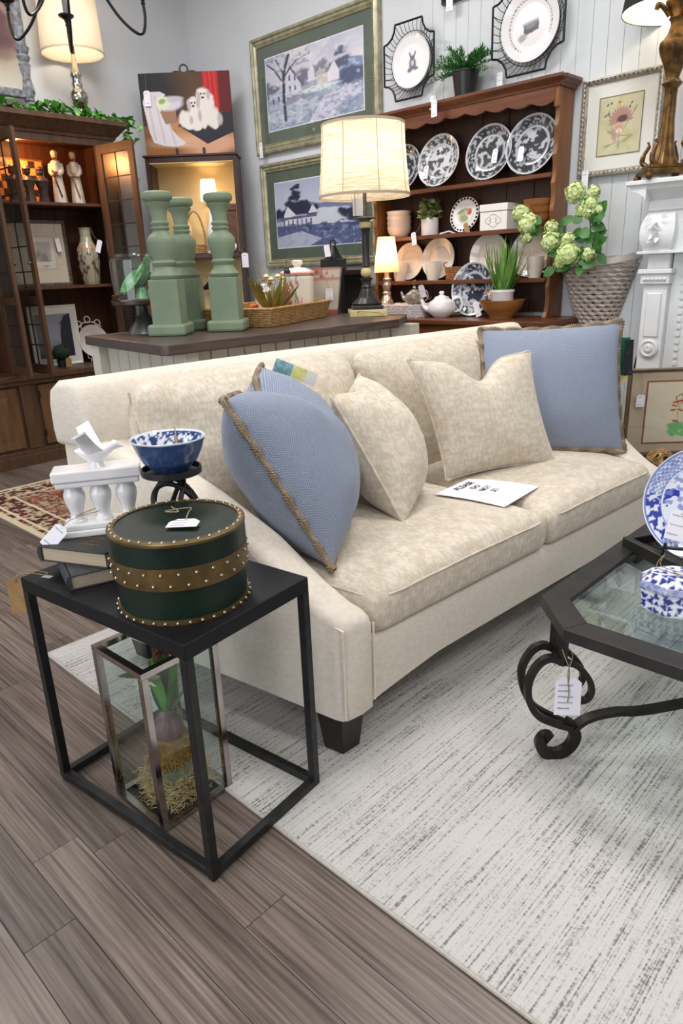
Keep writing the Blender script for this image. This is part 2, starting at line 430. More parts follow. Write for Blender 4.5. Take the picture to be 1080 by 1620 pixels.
M_STEEL = mat('mirror_steel', S(190, 184, 182), S(160, 152, 150), rough=.12, metal=1.0, scale=10)
M_RATTAN = mat('rattan', S(150, 112, 64), S(192, 152, 98), rough=.6, scale=60)
M_WICKGREY = mat('grey_wicker', S(168, 156, 150), S(192, 181, 174), rough=.75, scale=40)
M_WICKWHITE = mat('white_wicker', S(176, 172, 176), S(214, 210, 212), rough=.75, scale=60)

# ------------------------------------------------------------------ the setting
YB, XL = 3.836, -5.226
XR, YF = 3.2, -3.4
def struct(o):
    o['kind'] = 'structure'; return o
floor = struct(MB().box(XL - .1, XR + .1, YF - .1, YB + .1, -.12, -.006).build('floor', M_SUB))
tag(floor, 'grey brown wood-look plank floor of the shop', None, kind='structure')
pw = .1045; rnd = random.Random(5)
plank_meshes = {}
for row in range(-4, 21):
    y0 = .2555 + pw * row
    x = XL + .03 - rnd.uniform(0, 1.1)
    if row == 2: x = -1.258 - 1.22 * 4
    if row == 3: x = -.860 - 1.22 * 4
    while x < .75:
        x1 = x + 1.22; a, b_ = max(x, XL + .01), min(x1, .9)
        if b_ - a > .05:
            key = round(b_ - a, 3)
            if key not in plank_meshes:
                w = (b_ - a) / 2 - .0006
                plank_meshes[key] = MB().box(-w, w, -pw / 2 + .0006, pw / 2 - .0006, -.006, 0.0)
            if isinstance(plank_meshes[key], MB):
                o = plank_meshes[key].build('plank', M_PLANK, floor, bevel=.0006, bseg=1); plank_meshes[key] = o.data
            else:
                o = bpy.data.objects.new('plank', plank_meshes[key]); link(o, floor)
            o.location = ((a + b_) / 2, y0 + pw / 2, 0)
        x = x1
ceil = struct(MB().box(XL - .1, XR + .1, YF - .1, YB + .1, CEIL, CEIL + .1).build('ceiling', M_CEIL))
wl = struct(MB().box(XL - .1, XL, YF - .1, YB + .1, 0, CEIL).build('wall_left', M_WALL))
# wall at the right and the window wall behind the camera are outside the picture
wr = struct(MB().box(XR, XR + .1, YF - .1, YB + .1, 0, CEIL).build('wall_right', M_WALL))
m = MB(); m.box(XL, -3.3, YF - .1, YF, 0, CEIL); m.box(.3, XR, YF - .1, YF, 0, CEIL); m.box(-3.3, .3, YF - .1, YF, 0, .5); m.box(-3.3, .3, YF - .1, YF, 2.6, CEIL)
struct(m.build('wall_front', M_WALL))
m = MB()
for x in (-3.3, -2.1, -.9, .24): m.box(x, x + .06, YF - .07, YF - .02, .5, 2.6)
m.box(-3.3, .3, YF - .07, YF - .02, .5, .56); m.box(-3.3, .3, YF - .07, YF - .02, 2.54, 2.6)
struct(m.build('window_1', M_WHITEM))
wb = struct(MB().box(XL - .1, XR + .1, YB, YB + .1, 0, CEIL).build('wall_back', M_WALL))
bd = None; x = -2.93; bw = .082
while x < .9:
    if bd is None:
        o = MB().box(0, bw - .0012, YB - .009, YB + .001, 0, CEIL).build('board', M_BOARD, wb, bevel=.0022, bseg=1); bd = o.data
    else:
        o = bpy.data.objects.new('board', bd); link(o, wb)
    o.location = (x, 0, 0); x += bw
struct(MB().box(XL, XL + .018, YF, YB, 0, .12).build('baseboard_left', M_WHITEM))
struct(MB().box(XL + .02, XR, YB - .03, YB - .012, 0, .12).build('baseboard_back', M_WHITEM))

pl = MB().box(-.6, .6, -.3, .3, 0, .05)
M_PANEL = emis('panel_diffuser', (1.0, .98, .95), 2.2)
for i, (x, y) in enumerate(PANEL_SPOTS):  # out-of-view fittings to go with the panel lights
    f = MB(); f.box(-.62, .62, -.32, -.29, 0, .05); f.box(-.62, .62, .29, .32, 0, .05); f.box(-.62, -.59, -.29, .29, 0, .05); f.box(.59, .62, -.29, .29, 0, .05)
    t = f.build('light_panel', M_WHITEM, ceil, loc=(x, y, CEIL - .05)); MB().box(-.59, .59, -.29, .29, .02, .03).build('diffuser', M_PANEL, t)

# ------------------------------------------------------------------ rugs
t = thing('area_rug', 'large pale grey striped woven rug under the sofa', 'rug', (-.6, 2.2, 0))
RX0, RX1, RY0, RY1 = -2.175, 1.2, .779, 3.55
m = MB(); nx, ny = 12, 10
m.box(RX0 + .6, RX1 + .6, RY0 - 2.2, RY1 - 2.2, .0005, .0075); m.build('pile', M_RUG, t, bevel=.003, bseg=1)
m = MB(); r0 = .0045
m.tube([(RX0 + .6, RY0 - 2.2, r0), (RX1 + .6, RY0 - 2.2, r0), (RX1 + .6, RY1 - 2.2, r0), (RX0 + .6, RY1 - 2.2, r0)], .0055, 8, True, up=(0, 0, 1))
m.build('binding', M_BIND, t, True)

def persian(A):
    u, v = A.u * 2.0, A.v * 2.85; A.c[:] = S(196, 180, 150)
    e = np.minimum(np.minimum(u, 2.0 - u), np.minimum(v, 2.85 - v))
    A.put((e > .05) * 1.0, S(96, 44, 40))
    f = fbm(u * 26, v * 26, 3); g = fbm(u * 40 + 9, v * 40, 2)
    A.put(((e > .05) & (f > .52)) * .9, S(188, 172, 144)); A.put(((e > .05) & (g > .60)) * .9, S(44, 36, 40))
    A.put((np.abs(e - .30) < .012) * 1.0, S(206, 190, 160)); A.put((np.abs(e - .10) < .008) * 1.0, S(206, 190, 160))
    A.put(((e > .32) & (f > .55)) * .8, S(120, 52, 46)); A.put(((e > .32) & (f < .42)) * .8, S(176, 158, 128))
    A.ell(.5, .5, .28, .2, S(190, 168, 132), soft=.3, wob=.4, ws=20)
t = thing('persian_rug', 'red and cream patterned oriental rug beside the china cabinet', 'rug', (-3.65, 2.2, 0))
m = print_panel(1.32, 1.88, 170, persian); m.xform(lambda x, y, z: (x, z - .94, .006))
m.build('pile', vcol('rug_print', .95, .1), t)
m = MB(); m.box(-.66, .66, -.94, .94, .0005, .0055); m.build('backing', M_BIND, t)
# ------------------------------------------------------------------ sofa
SO = Vector((-1.5, 1.95, 0))
F0, F1, B0, B1 = (np.array(p) for p in ((-1.037, 1.035), (-.937, 2.78), (-2.005, .873), (-1.882, 3.116)))
SL, SD = 1.748, .982
def smap(l, d, z):
    s = l / SL; t = d / SD
    q = (1 - t) * ((1 - s) * F0 + s * F1) + t * ((1 - s) * B0 + s * B1)
    return (q[0] - SO.x, q[1] - SO.y, z)
sofa = thing('sofa', 'cream two-cushion sofa with sloping arms and black tapered feet', 'sofa', SO)
AW = .108
def arm_top(d):
    xs = [0, .06, .137, .274, .455, .628, .775, .9, 1.0]; zs = [.405, .425, .468, .562, .645, .708, .745, .765, .77]
    return float(np.interp(d, xs, zs))
def arm(mirror):
    m = MB(); rings = []
    ds = [0, .004, .014, .03] + list(np.linspace(.06, .93, 26)) + [.955, .972, .98]
    for k, d in enumerate(ds):
        ins = {0: .022, 1: .010, 2: .003}.get(k, 0); ins = max(ins, {len(ds) - 1: .02, len(ds) - 2: .006}.get(k, 0))
        zt = arm_top(d) - ins; l0, l1 = -.0 + ins, AW - ins; zb = .128 + .012 * math.sin(PI / 2 * min(1, d / .6)) + .03 * max(0, d - .8) / .2 + ins * .3; r = .028; pts = []
        for a in range(7): th = PI - (PI / 2) * a / 6; pts.append((l0 + r + r * math.cos(th), zt - r + r * math.sin(th)))
        for a in range(7): th = PI / 2 - (PI / 2) * a / 6; pts.append((l1 - r + r * math.cos(th), zt - r + r * math.sin(th) - .006))
        pts += [(l1, zb), ((l0 + l1) / 2, zb - .004), (l0, zb)]
        pts += [(l0 - .004 * math.sin(PI * q), zb + (zt - r - zb) * q) for q in (.25, .5, .75)]
        dd = d - .014 * max(0, 1 - d / .12); ring = [smap((SL - a) if mirror else a, dd, b) for a, b in pts]; rings.append(ring)
    m.loft(rings); a = m.build('arm', M_TWILL, sofa, True, auto=50)
    # welt along the outer top edge and down the front corner
    pth = [smap((SL - .001) if mirror else .001, -.011, z) for z in (.14, .2, .3, .375)]
    pth += [smap((SL - .004) if mirror else .004, d, arm_top(d) - .022) for d in (-.008, .03, .08, .16, .28, .42)]
    MB().tube(spline(pth, 4), .0035, 6).build('welt', M_TWILL, a, True)
    pth = [smap((SL - AW + .002) if mirror else AW - .002, -.0095, z) for z in (.15, .22, .3, .37)]
    MB().tube(spline(pth, 4), .003, 6).build('welt', M_TWILL, a, True)
arm(False); arm(True)
# front rail with a shallow arched lower edge, and the platform under the cushions
m = MB(); rings = []
for l in np.linspace(AW - .01, SL - AW + .01, 40):
    e = min(l - AW, SL - AW - l); zb = .134 + .035 * min(1, max(0, e) / .28) ** .8; zt = .322
    rings.append([smap(l, d, z) for d, z in ((.004, zb), (-.002, zb + .05), (-.003, .25), (.0, zt - .01), (.012, zt), (.06, zt), (.06, zb + .004))])
m.loft(rings); m.build('front_rail', M_TWILL, sofa, True, auto=50)
m = MB(); rings = []
for l in np.linspace(AW - .02, SL - AW + .02, 8): rings.append([smap(l, d, z) for d, z in ((.05, .17), (.05, .32), (.93, .30), (.93, .17))])
m.loft(rings); m.build('platform', M_TWILL, sofa)
# back frame: full height between the arms, wrapping over them at its ends
m = MB(); rings = []; ls = [-.012, -.008, .004, .03, .07, .105, .112] + list(np.linspace(.16, SL - .16, 30)) + [SL - .112, SL - .105, SL - .07, SL - .03, SL - .004, SL + .008, SL + .012]
for l in ls:
    e = min(l, SL - l); end = e < .108; c = max(0, .02 - (e + .012)) if e < .01 else 0; c = {-.012: .022, -.008: .01}.get(round(e, 3), 0)
    zb = .735 if end else .18; zt = .927 - c + .004 * math.sin(l * 3.1); pts = []
    for d, z in ((.83, zb + c), (.815, zb + .3 * (zt - zb)), (.835, zt - .05), (.845, zt - .02), (.868, zt - .004), (.90, zt), (.945, zt - .003), (.972, zt - .02), (.982, zt - .05), (.984, zb + .3 * (zt - zb)), (.98, zb + c)): pts.append((d + (c * .5 if d < .9 else -c * .5), z))
    rings.append([smap(l, d, z) for d, z in pts])
m.loft(rings); m.build('back', M_TWILL, sofa, True, auto=50)
m = MB(); m.loft([[smap(l, d, z) for d, z in ((.90, .14), (.90, .75), (.978, .75), (.978, .14))] for l in np.linspace(.02, SL - .02, 8)]); m.build('back_panel', M_TWILL, sofa)
# seat cushions
def cushion(name, l0, l1, d0, d1, z0, z1, r, crown, mapf, mtl, wob=.004, seed=0, piping=True):
    V, F = roundbox((l1 - l0) / 2, (d1 - d0) / 2, (z1 - z0) / 2, r, 16); m = MB(); out = []
    for x, y, z in V:
        u, v, w = x / ((l1 - l0) / 2), y / ((d1 - d0) / 2), z / ((z1 - z0) / 2)
        dz = crown * (1 - u * u) * (1 - v ** 4) * max(0, w) + wob * (float(fbm(np.array([u * 2.2 + seed]), np.array([v * 2.2 + w]))[0]) - .5) * 2
        bl = .012 * (1 - abs(w) ** 2) * (1 if abs(u) > .9 or abs(v) > .9 else 0)
        x += math.copysign(bl, u) if abs(u) > .9 else 0; y += math.copysign(bl, v) if abs(v) > .9 else 0
        out.append(mapf((l0 + l1) / 2 + x, (d0 + d1) / 2 + y, (z0 + z1) / 2 + z + dz))
    m.add(out, F); c = m.build(name, mtl, sofa, True, auto=180)
    if piping:
        pts = []
        for a, b in ((l0 + .004, .5), ):
            pass
        hx, hy = (l1 - l0) / 2 + .004, (d1 - d0) / 2 + .003
        path = [mapf((l0 + l1) / 2 + x, (d0 + d1) / 2 + y, z) for x, y, z in [(-hx, hy * .2, z1 - .022), (-hx, -hy * .6, z1 - .022), (-hx + .022, -hy + .010, z1 - .026), (-hx * .5, -hy - .004, z1 - .024), (0, -hy - .004, z1 - .022), (hx * .5, -hy - .004, z1 - .024), (hx - .022, -hy + .010, z1 - .026), (hx, -hy * .6, z1 - .022), (hx, hy * .2, z1 - .022)]]
        MB().tube(spline(path, 5), .0035, 6).build('piping', mtl, c, True)
    return c
mid = SL / 2 + .03
cushion('seat_cushion', AW + .016, mid - .013, -.008, .74, .318, .452, .038, .03, smap, M_CHEN, seed=1)
cushion('seat_cushion', mid + .013, SL - AW - .016, -.008, .74, .318, .452, .038, .03, smap, M_CHEN, seed=7)
# back cushions lean on the back
def bmap(lc, hc):
    return lambda l, d, z: smap(l, d + .10 * (z - .45) / .45, z)
for k, (l0, l1) in enumerate(((.085, .80), (.812, 1.50))):
    V, F = roundbox((l1 - l0) / 2, .095, .245, .07, 16); m = MB(); out = []
    for x, y, z in V:
        u, w = x / ((l1 - l0) / 2), z / .245
        puff = .05 * (1 - u * u) * (1 - w * w); yy = y * (1 - .55 * abs(u) ** 6) * (1 - .35 * max(0, w) ** 6)
        yy += -puff if y < 0 else 0
        wr = .010 * (float(fbm(np.array([u * 3 + k * 9]), np.array([w * 3]))[0]) - .5) * 2
        zz = z + .012 * (1 - u * u) * max(0, w) + wr + (.010 * abs(u) ** 5 if w > .6 else 0)
        if k == 0 and u < -.5 and w > .2: yy += .02 * math.sin((w - .2) * 7) * (-.5 - u) * 2
        l = (l0 + l1) / 2 + x * (1 - .02 * w); zc = .658 + zz
        out.append(smap(l, .725 + yy + wr + .085 * (zc - .45) / .45, zc))
    m.add(out, F); c = m.build('back_cushion', M_CHEN, sofa, True, auto=180)
    hx = (l1 - l0) / 2 - .004
    path = [((l0 + l1) / 2 + x, .655 + z) for x, z in ((-hx, -.15), (-hx, .12), (-hx + .02, .225), (-hx * .6, .243), (0, .252), (hx * .6, .243), (hx - .02, .225), (hx, .12), (hx, -.15))]
    MB().tube(spline([smap(a, .72 + .085 * (z - .45) / .45, z) for a, z in path], 5), .003, 6).build('piping', M_CHEN, c, True)
for l, d in ((.055, .055), (SL - .055, .055), (.10, .88), (SL - .10, .88)):
    h, q = .043, .030
    MB().loft([[smap(l + a * w, d + b * w, z) for a, b in ((-1, -1), (1, -1), (1, 1), (-1, 1))] for z, w in ((.008, q), (.150, h))]).build('leg', M_BLACKWOOD, sofa, bevel=.002, bseg=1)

# ------------------------------------------------------------------ throw pillows
def pillow(name, label, bl, br, tr, tl, thick, mtl, chop=0.0, fringe=None, weave=False, group=None, asym=0.5, pinch=.10, seed=0, cord=.0, bk=1.0):
    """corners in space: bottom-left, bottom-right, top-right, top-left; bulges to both sides"""
    q = [Vector(p) for p in (bl, br, tr, tl)]; base = (q[0] + q[1]) / 2; base.z = min(q[0].z, q[1].z)
    t = thing(name, label, 'pillow', base, 0, group)
    nrm = ((q[1] - q[0]).cross(q[3] - q[0])).normalized(); upv = ((q[3] + q[2]) / 2 - (q[0] + q[1]) / 2).normalized()
    n = 26; m = MB(); top = {}; bot = {}; uvs = []
    def pos(u, v):   # u,v in -1..1
        du = pinch * (1 - u * u) * 1.0; dv = pinch * (1 - v * v)
        uu = u * (1 - .5 * pinch * (1 - v * v)); vv = v * (1 - .5 * pinch * (1 - u * u))
        a, b = (uu + 1) / 2, (vv + 1) / 2
        p = q[0] * (1 - a) * (1 - b) + q[1] * a * (1 - b) + q[2] * a * b + q[3] * (1 - a) * b
        if chop and v > -.2:
            g = math.exp(-(u / .30) ** 2) * ((v + .2) / 1.2) ** 3
            p = p - upv * chop * g
        return p
    def prof(u, v):
        h = max(0, (1 - abs(u) ** 2.4)) ** .62 * max(0, (1 - abs(v) ** 2.4)) ** .62
        if chop: h *= 1 - .55 * math.exp(-(u / .22) ** 2) * max(0, v) ** 1.5
        h *= 1 + .10 * (float(fbm(np.array([u * 2 + seed]), np.array([v * 2 + seed]))[0]) - .5) * 2
        # creases running in from the corners
        h *= 1 - .10 * abs(math.sin(3.2 * (u - v) + seed)) * (abs(u * v)) ** 1.2
        return h
    V = []; F = []
    for sgn in (1, -1):
        k0 = len(V)
        for j in range(n + 1):
            for i in range(n + 1):
                u = math.sin(PI / 2 * (2 * i / n - 1)); v = math.sin(PI / 2 * (2 * j / n - 1))
                h = prof(u, v) * thick * (asym if sgn > 0 else 1 - asym)
                V.append(pos(u, v) + nrm * sgn * h - base); uvs.append((u / 2 + .5, v / 2 + .5))
        for j in range(n):
            for i in range(n):
                f = (k0 + j * (n + 1) + i, k0 + j * (n + 1) + i + 1, k0 + (j + 1) * (n + 1) + i + 1, k0 + (j + 1) * (n + 1) + i)
                F.append(f if sgn > 0 else f[::-1])
    me = bpy.data.meshes.new('cover'); me.from_pydata([tuple(p) for p in V], [], F)
    uvl = me.uv_layers.new(name='UVMap')
    li = np.empty(len(me.loops), np.int32); me.loops.foreach_get('vertex_index', li); uvl.data.foreach_set('uv', np.array(uvs, np.float32)[li].ravel())
    me.polygons.foreach_set('use_smooth', [True] * len(me.polygons)); me.materials.append(mtl)
    o = bpy.data.objects.new('cover', me); link(o, t)
    E = [(-1 + 2 * i / 14, -1) for i in range(14)] + [(1, -1 + 2 * i / 14) for i in range(14)] + [(1 - 2 * i / 14, 1) for i in range(14)] + [(-1, 1 - 2 * i / 14) for i in range(14)]
    path = [pos(u, v) - base for u, v in E]
    if fringe == 'braid':      # thick jute braid: two strands twisting round the edge
        P = spline(path, 5, True); m = MB(); K = len(P); turns = int(K * .55)
        for ph in (0, PI):
            S_ = []
            for i, p in enumerate(P):
                a = 2 * PI * turns * i / K + ph; S_.append(p + nrm * math.cos(a) * .0055 * bk + Vector((0, 0, 1)) * math.sin(a) * .0045 * bk)
            m.tube(S_, .0062 * bk, 6, True)
        m.build('braid_trim', M_TWINE, t, True)
    else:
        MB().tube(spline(path, 4, True), cord or .0042, 6, True).build('piping', mtl, t, True)
    return t, base, pos, nrm

pA = pillow('throw_pillow', 'blue woven pillow with jute braid edge against the near sofa arm', (-1.165, 1.150, .468), (-1.455, 1.50, .468), (-1.665, 1.38, .925), (-1.385, 1.02, .902), .33, M_BLUE, chop=.085, fringe='braid', seed=2, asym=.52, bk=1.15)
pC = pillow('throw_pillow', 'cream piped pillow leaning beside the near blue pillow', (-1.222, 1.516, .468), (-1.43, 1.86, .468), (-1.672, 1.83, .842), (-1.452, 1.462, .835), .27, M_CHEN, chop=.07, seed=4)
pD = pillow('throw_pillow', 'cream pillow with a deep chop in its top, beside the paper sign', (-1.396, 1.972, .468), (-1.20, 2.405, .468), (-1.36, 2.45, .872), (-1.555, 1.955, .885), .16, M_CHEN, chop=.085, seed=6, pinch=.16)
pE = pillow('throw_pillow', 'blue woven pillow with jute braid edge against the far sofa arm', (-1.50, 2.33, .468), (-1.075, 2.735, .462), (-1.165, 2.81, .96), (-1.66, 2.57, .935), .18, M_BLUE, chop=.0, fringe='braid', seed=9, pinch=.13, bk=1.55)
# hang tag on the near blue pillow's ear, and the black-and-green one on the far pillow
def swing_tag(parent, base, p, ax, ay, w, h, name, cols):
    """small card spanned by ax (width) and ay (height) at world point p"""
    ax = Vector(ax).normalized(); ay = Vector(ay); ay = (ay - ax * ay.dot(ax)).normalized(); n = ax.cross(ay); p = Vector(p) - base; c = None
    y = 0
    for k, (fr, mt) in enumerate(cols):
        m = MB(); a = p + ay * (y * h); b = p + ay * ((y + fr) * h)
        vs = [a - ax * w / 2, a + ax * w / 2, b + ax * w / 2, b - ax * w / 2]; off = n * .0012
        m.add([v + off for v in vs] + [v - off for v in vs], [(0, 1, 2, 3), (7, 6, 5, 4), (0, 4, 5, 1), (1, 5, 6, 2), (2, 6, 7, 3), (3, 7, 4, 0)])
        o = m.build(name if k == 0 else 'printed_band', mt, parent if k == 0 else c); c = c or o; y += fr
    return c
M_TAGBLUE = mat('tag_teal_print', S(92, 140, 150), S(150, 184, 190), rough=.4, scale=60); M_TAGYEL = mat('tag_yellow_print', S(214, 204, 96), S(232, 230, 180), rough=.4, scale=40)
M_TAGWHT = mat('tag_white', S(228, 228, 222), rough=.4); M_TAGGRN = mat('tag_green', S(14, 96, 72), rough=.4); M_TAGBLK = mat('tag_black_print', S(18, 20, 28), S(60, 62, 70), rough=.4, scale=120, lo=.55, hi=.7)
swing_tag(pA[0], pA[1], (-1.640, 1.412, .928), (.25, .35, 1), (.62, .52, -.62), .040, .135, 'hang_tag', [(.42, M_TAGBLUE), (.33, M_TAGYEL), (.25, M_TAGWHT)])
swing_tag(pE[0], pE[1], (-1.135, 2.80, .73), (.72, .69, .0), (0, 0, 1), .032, .17, 'hang_tag', [(.13, M_TAGYEL), (.87, M_TAGGRN)])
swing_tag(pE[0], pE[1], (-1.112, 2.79, .755), (.72, .69, .05), (.03, 0, 1), .034, .138, 'hang_tag', [(1.0, M_TAGBLK)])
swing_tag(pE[0], pE[1], (-1.085, 2.745, .505), (.72, .69, .05), (-.2, 0, 1), .012, .045, 'brand_label', [(1.0, M_TAGBLK)])

# ------------------------------------------------------------------ paper sign on the seat
P0, P1, P2, P3 = (Vector(p) for p in ((-1.325, 2.005, .478), (-1.095, 2.085, .472), (-1.083, 1.845, .466), (-1.315, 1.79, .478)))
sg = thing('paper_sign', 'white paper sheet reading PLEASE DO NOT SIT on the sofa seat', 'sign', (-1.2, 1.93, .484))
m = MB(); n = 8; vs = []; fs = []
O = Vector((-1.2, 1.93, .484))
def sheet(a, b): return P0 * (1 - a) * (1 - b) + P1 * a * (1 - b) + P2 * a * b + P3 * (1 - a) * b + Vector((0, 0, .006 * math.sin(PI * a) * (1 - b) + .004 * b * math.sin(PI * a))) - O
for j in range(n + 1):
    for i in range(n + 1): vs.append(sheet(i / n, j / n))
for j in range(n):
    for i in range(n): fs.append((j * (n + 1) + i, (j + 1) * (n + 1) + i, (j + 1) * (n + 1) + i + 1, j * (n + 1) + i + 1))
k = len(vs); vs += [v - Vector((0, 0, .0008)) for v in vs]; fs += [tuple(q + k for q in f[::-1]) for f in fs]
m.add(vs, fs); m.build('sheet', M_PAPER, sg, True)
lx = (P1 - P2).normalized()
for k, (wd, b, sz) in enumerate((('PLEASE', .20, .034), ('DO', .36, .030), ('NOT', .50, .030), ('SIT', .64, .030))):
    o = text_mesh(wd, sz, M_INK, 'lettering', sg)
    # each word runs across the sheet (from its near edge to its far edge)
    xa = (P0 - P3).normalized() * .97 + Vector((0, 0, 0)); za = Vector((0, 0, 1)); ya = za.cross(xa).normalized(); xa = ya.cross(za).normalized()
    p = sheet(b, .46) + Vector((0, 0, .0012))
    o.matrix_local = Matrix(((xa.x, ya.x, 0, p.x), (xa.y, ya.y, 0, p.y), (xa.z, ya.z, 1, p.z), (0, 0, 0, 1)))
# ------------------------------------------------------------------ price tags (parts of the things they hang on)
def scribble(m, w, h, rows, rng, z=.0006):
    """handwritten-looking strokes on a tag lying in local XY"""
    for k in range(rows):
        y = h * (.30 - .62 * k / max(1, rows - 1)) if rows > 1 else 0
        n = rng.randint(7, 11); x0 = -w * .38; pts = []
        L_ = w * .76 * rng.uniform(.6, 1)
        for i in range(n * 3): pts.append((x0 + L_ * i / (n * 3), y + h * .035 * math.sin(i * 2.1 + k) * rng.uniform(.3, 1), z))
        m.tube(pts, w * .011, 3)
def price_tag(parent, p, right, up, w=.032, h=.05, rows=3, string=None, mtl=None, seed=1, name='price_tag', local=False):
    """card centred at p (in the parent's local space); right/up span it; string = list of points"""
    right = Vector(right).normalized(); up = Vector(up); up = (up - right * up.dot(right)).normalized(); n = right.cross(up)
    p = Vector(p); M = Matrix(((right.x, up.x, n.x, p.x), (right.y, up.y, n.y, p.y), (right.z, up.z, n.z, p.z), (0, 0, 0, 1)))
    c = w * .22; poly = [(-w / 2, -h / 2), (w / 2, -h / 2), (w / 2, h / 2 - c), (w / 2 - c, h / 2), (-w / 2 + c, h / 2), (-w / 2, h / 2 - c)]
    m = MB(); m.prism(poly, -.0004, .0004, M); o = m.build(name, mtl or M_PAPER, parent)
    if rows:
        m = MB(); scribble(m, w, h, rows, random.Random(seed)); m.v = [tuple(M @ Vector(v)) for v in m.v]; m.build('handwriting', M_BLUEINK, o)
    if string: MB().tube(spline([p + up * (h * .40) + n * .0008] + [Vector(s) for s in string], 4), max(.0009, w * .022), 5).build('twine', M_TWINE, o, True)
    return o

# ------------------------------------------------------------------ black metal end table
TA = .117; ex = Vector((math.cos(TA), math.sin(TA), 0)); ey = Vector((-math.sin(TA), math.cos(TA), 0))
TW, TD, TH = .556, .354, .56
TN = Vector((-.9906, .592, 0)); TC = TN - ex * (TW / 2) + ey * (TD / 2)
tbl = thing('end_table', 'black metal open-frame end table with a flat top', 'side table', TC, TA)
hx, hy, b = TW / 2, TD / 2, .0195
MB().box(-hx, hx, -hy, hy, TH - .034, TH).build('tabletop', M_TABTOP, tbl, bevel=.0018, bseg=1)
for sx in (-1, 1):
    for sy in (-1, 1):
        MB().box(sx * hx - (b if sx > 0 else 0), sx * hx + (b if sx < 0 else 0), sy * hy - (b if sy > 0 else 0), sy * hy + (b if sy < 0 else 0), .008 if sy > 0 and 0 else 0.008, TH - .034).build('leg', M_IRON, tbl, bevel=.001, bseg=1)
for s in (-1, 1):
    MB().box(-hx + b, hx - b, s * hy - (b if s > 0 else 0), s * hy + (b if s < 0 else 0), .008, .008 + b).build('foot_rail', M_IRON, tbl, bevel=.001, bseg=1)
    MB().box(s * hx - (b if s > 0 else 0), s * hx + (b if s < 0 else 0), -hy + b, hy - b, .008, .008 + b).build('foot_rail', M_IRON, tbl, bevel=.001, bseg=1)
for sx in (-1, 1):
    for sy in (-1, 1): MB().box(sx * (hx - .010) - .008, sx * (hx - .010) + .008, sy * (hy - .010) - .008, sy * (hy - .010) + .008, .0, .008).build('glide', M_IRON, tbl)
cl = Vector((-hx, -hy, TH))   # left front corner
price_tag(tbl, cl + Vector((-.016, -.004, -.050)), rotz(-TA) @ Vector((.72, .69, .0)), (.08, .05, 1), .046, .088, 0, [cl + Vector((-.004, -.004, .004)), cl + Vector((.02, .01, .012)), cl + Vector((.045, .035, .004)), cl + Vector((.03, .045, .003)), cl + Vector((.0, .01, .012)), cl + Vector((-.012, -.01, -.005))], M_KRAFT, 3, 'kraft_tag')
MB().box(-.012, .012, -.006, .006, 0, .001, Matrix.Translation(cl + Vector((.055, .035, .001))) @ rotz(.3)).build('clear_label', mat('label_plastic', S(170, 176, 182), rough=.2), tbl)

# ------------------------------------------------------------------ things on the end table
def W(p): return Vector(p)
# green round box
BX = Vector((-1.166, .716, TH)); bR = .133; bH = .170
M_BOXG = mat('green_leatherette', S(10, 27, 19), S(17, 38, 28), rough=.4, spec=.35, scale=9, bump=.05, bscale=120)
gb = thing('hat_box', 'dark green round box with studded brass band and trim', 'box', BX)
MB().lathe([(0.001, .001), (bR - .003, .001), (bR - .003, .110)], 64, cap=True).build('body', M_BOXG, gb, True)
lid = MB().lathe([(bR - .002, .113), (bR + .003, .113), (bR + .003, .163), (bR, .166), (.001, .166)], 64, cap=False).build('lid', M_BOXG, gb, True)
band = MB().lathe([(bR - .004, .073), (bR + .004, .073), (bR + .004, .118), (bR - .002, .118)], 64, cap=False).build('brass_band', M_BRASS, gb, True)
tr1 = MB().lathe([(bR - .004, .0), (bR + .001, .0), (bR + .001, .009), (bR - .004, .009)], 64, cap=False).build('base_trim', M_BRASS, gb, True)
tr2 = MB().lathe([(bR - .010, .1665), (bR - .010, .1685), (bR + .001, .1685), (bR + .0042, .166), (bR + .0042, .161), (bR + .002, .161)], 64, cap=False).build('lid_trim', M_BRASS, gb, True)
sm = MB().ball((0, 0, 0), .0034, 8, 4)
sdata = sm.build('stud', M_STUD, band, True); sdata.location = (bR + .005, 0, .086)
def stud(par, a, r, z):
    o = bpy.data.objects.new('stud', sdata.data); link(o, par); o.location = (r * math.cos(a), r * math.sin(a), z)
for k in range(1, 52): stud(band, 2 * PI * k / 52, bR + .005, .084 if k % 2 == 0 else .107)
for k in range(36): stud(tr1, 2 * PI * k / 36, bR + .002, .005); stud(tr2, 2 * PI * (k + .5) / 36, bR - .004, .1690)
price_tag(gb, (.042, -.010, .174), (.77, .62, .03), (-.62, .77, .05), .062, .040, 3, [(.0, .03, .176), (-.03, .055, .173), (-.055, .01, .172), (-.02, .02, .176), (-.07, .035, .172)], None, 5)
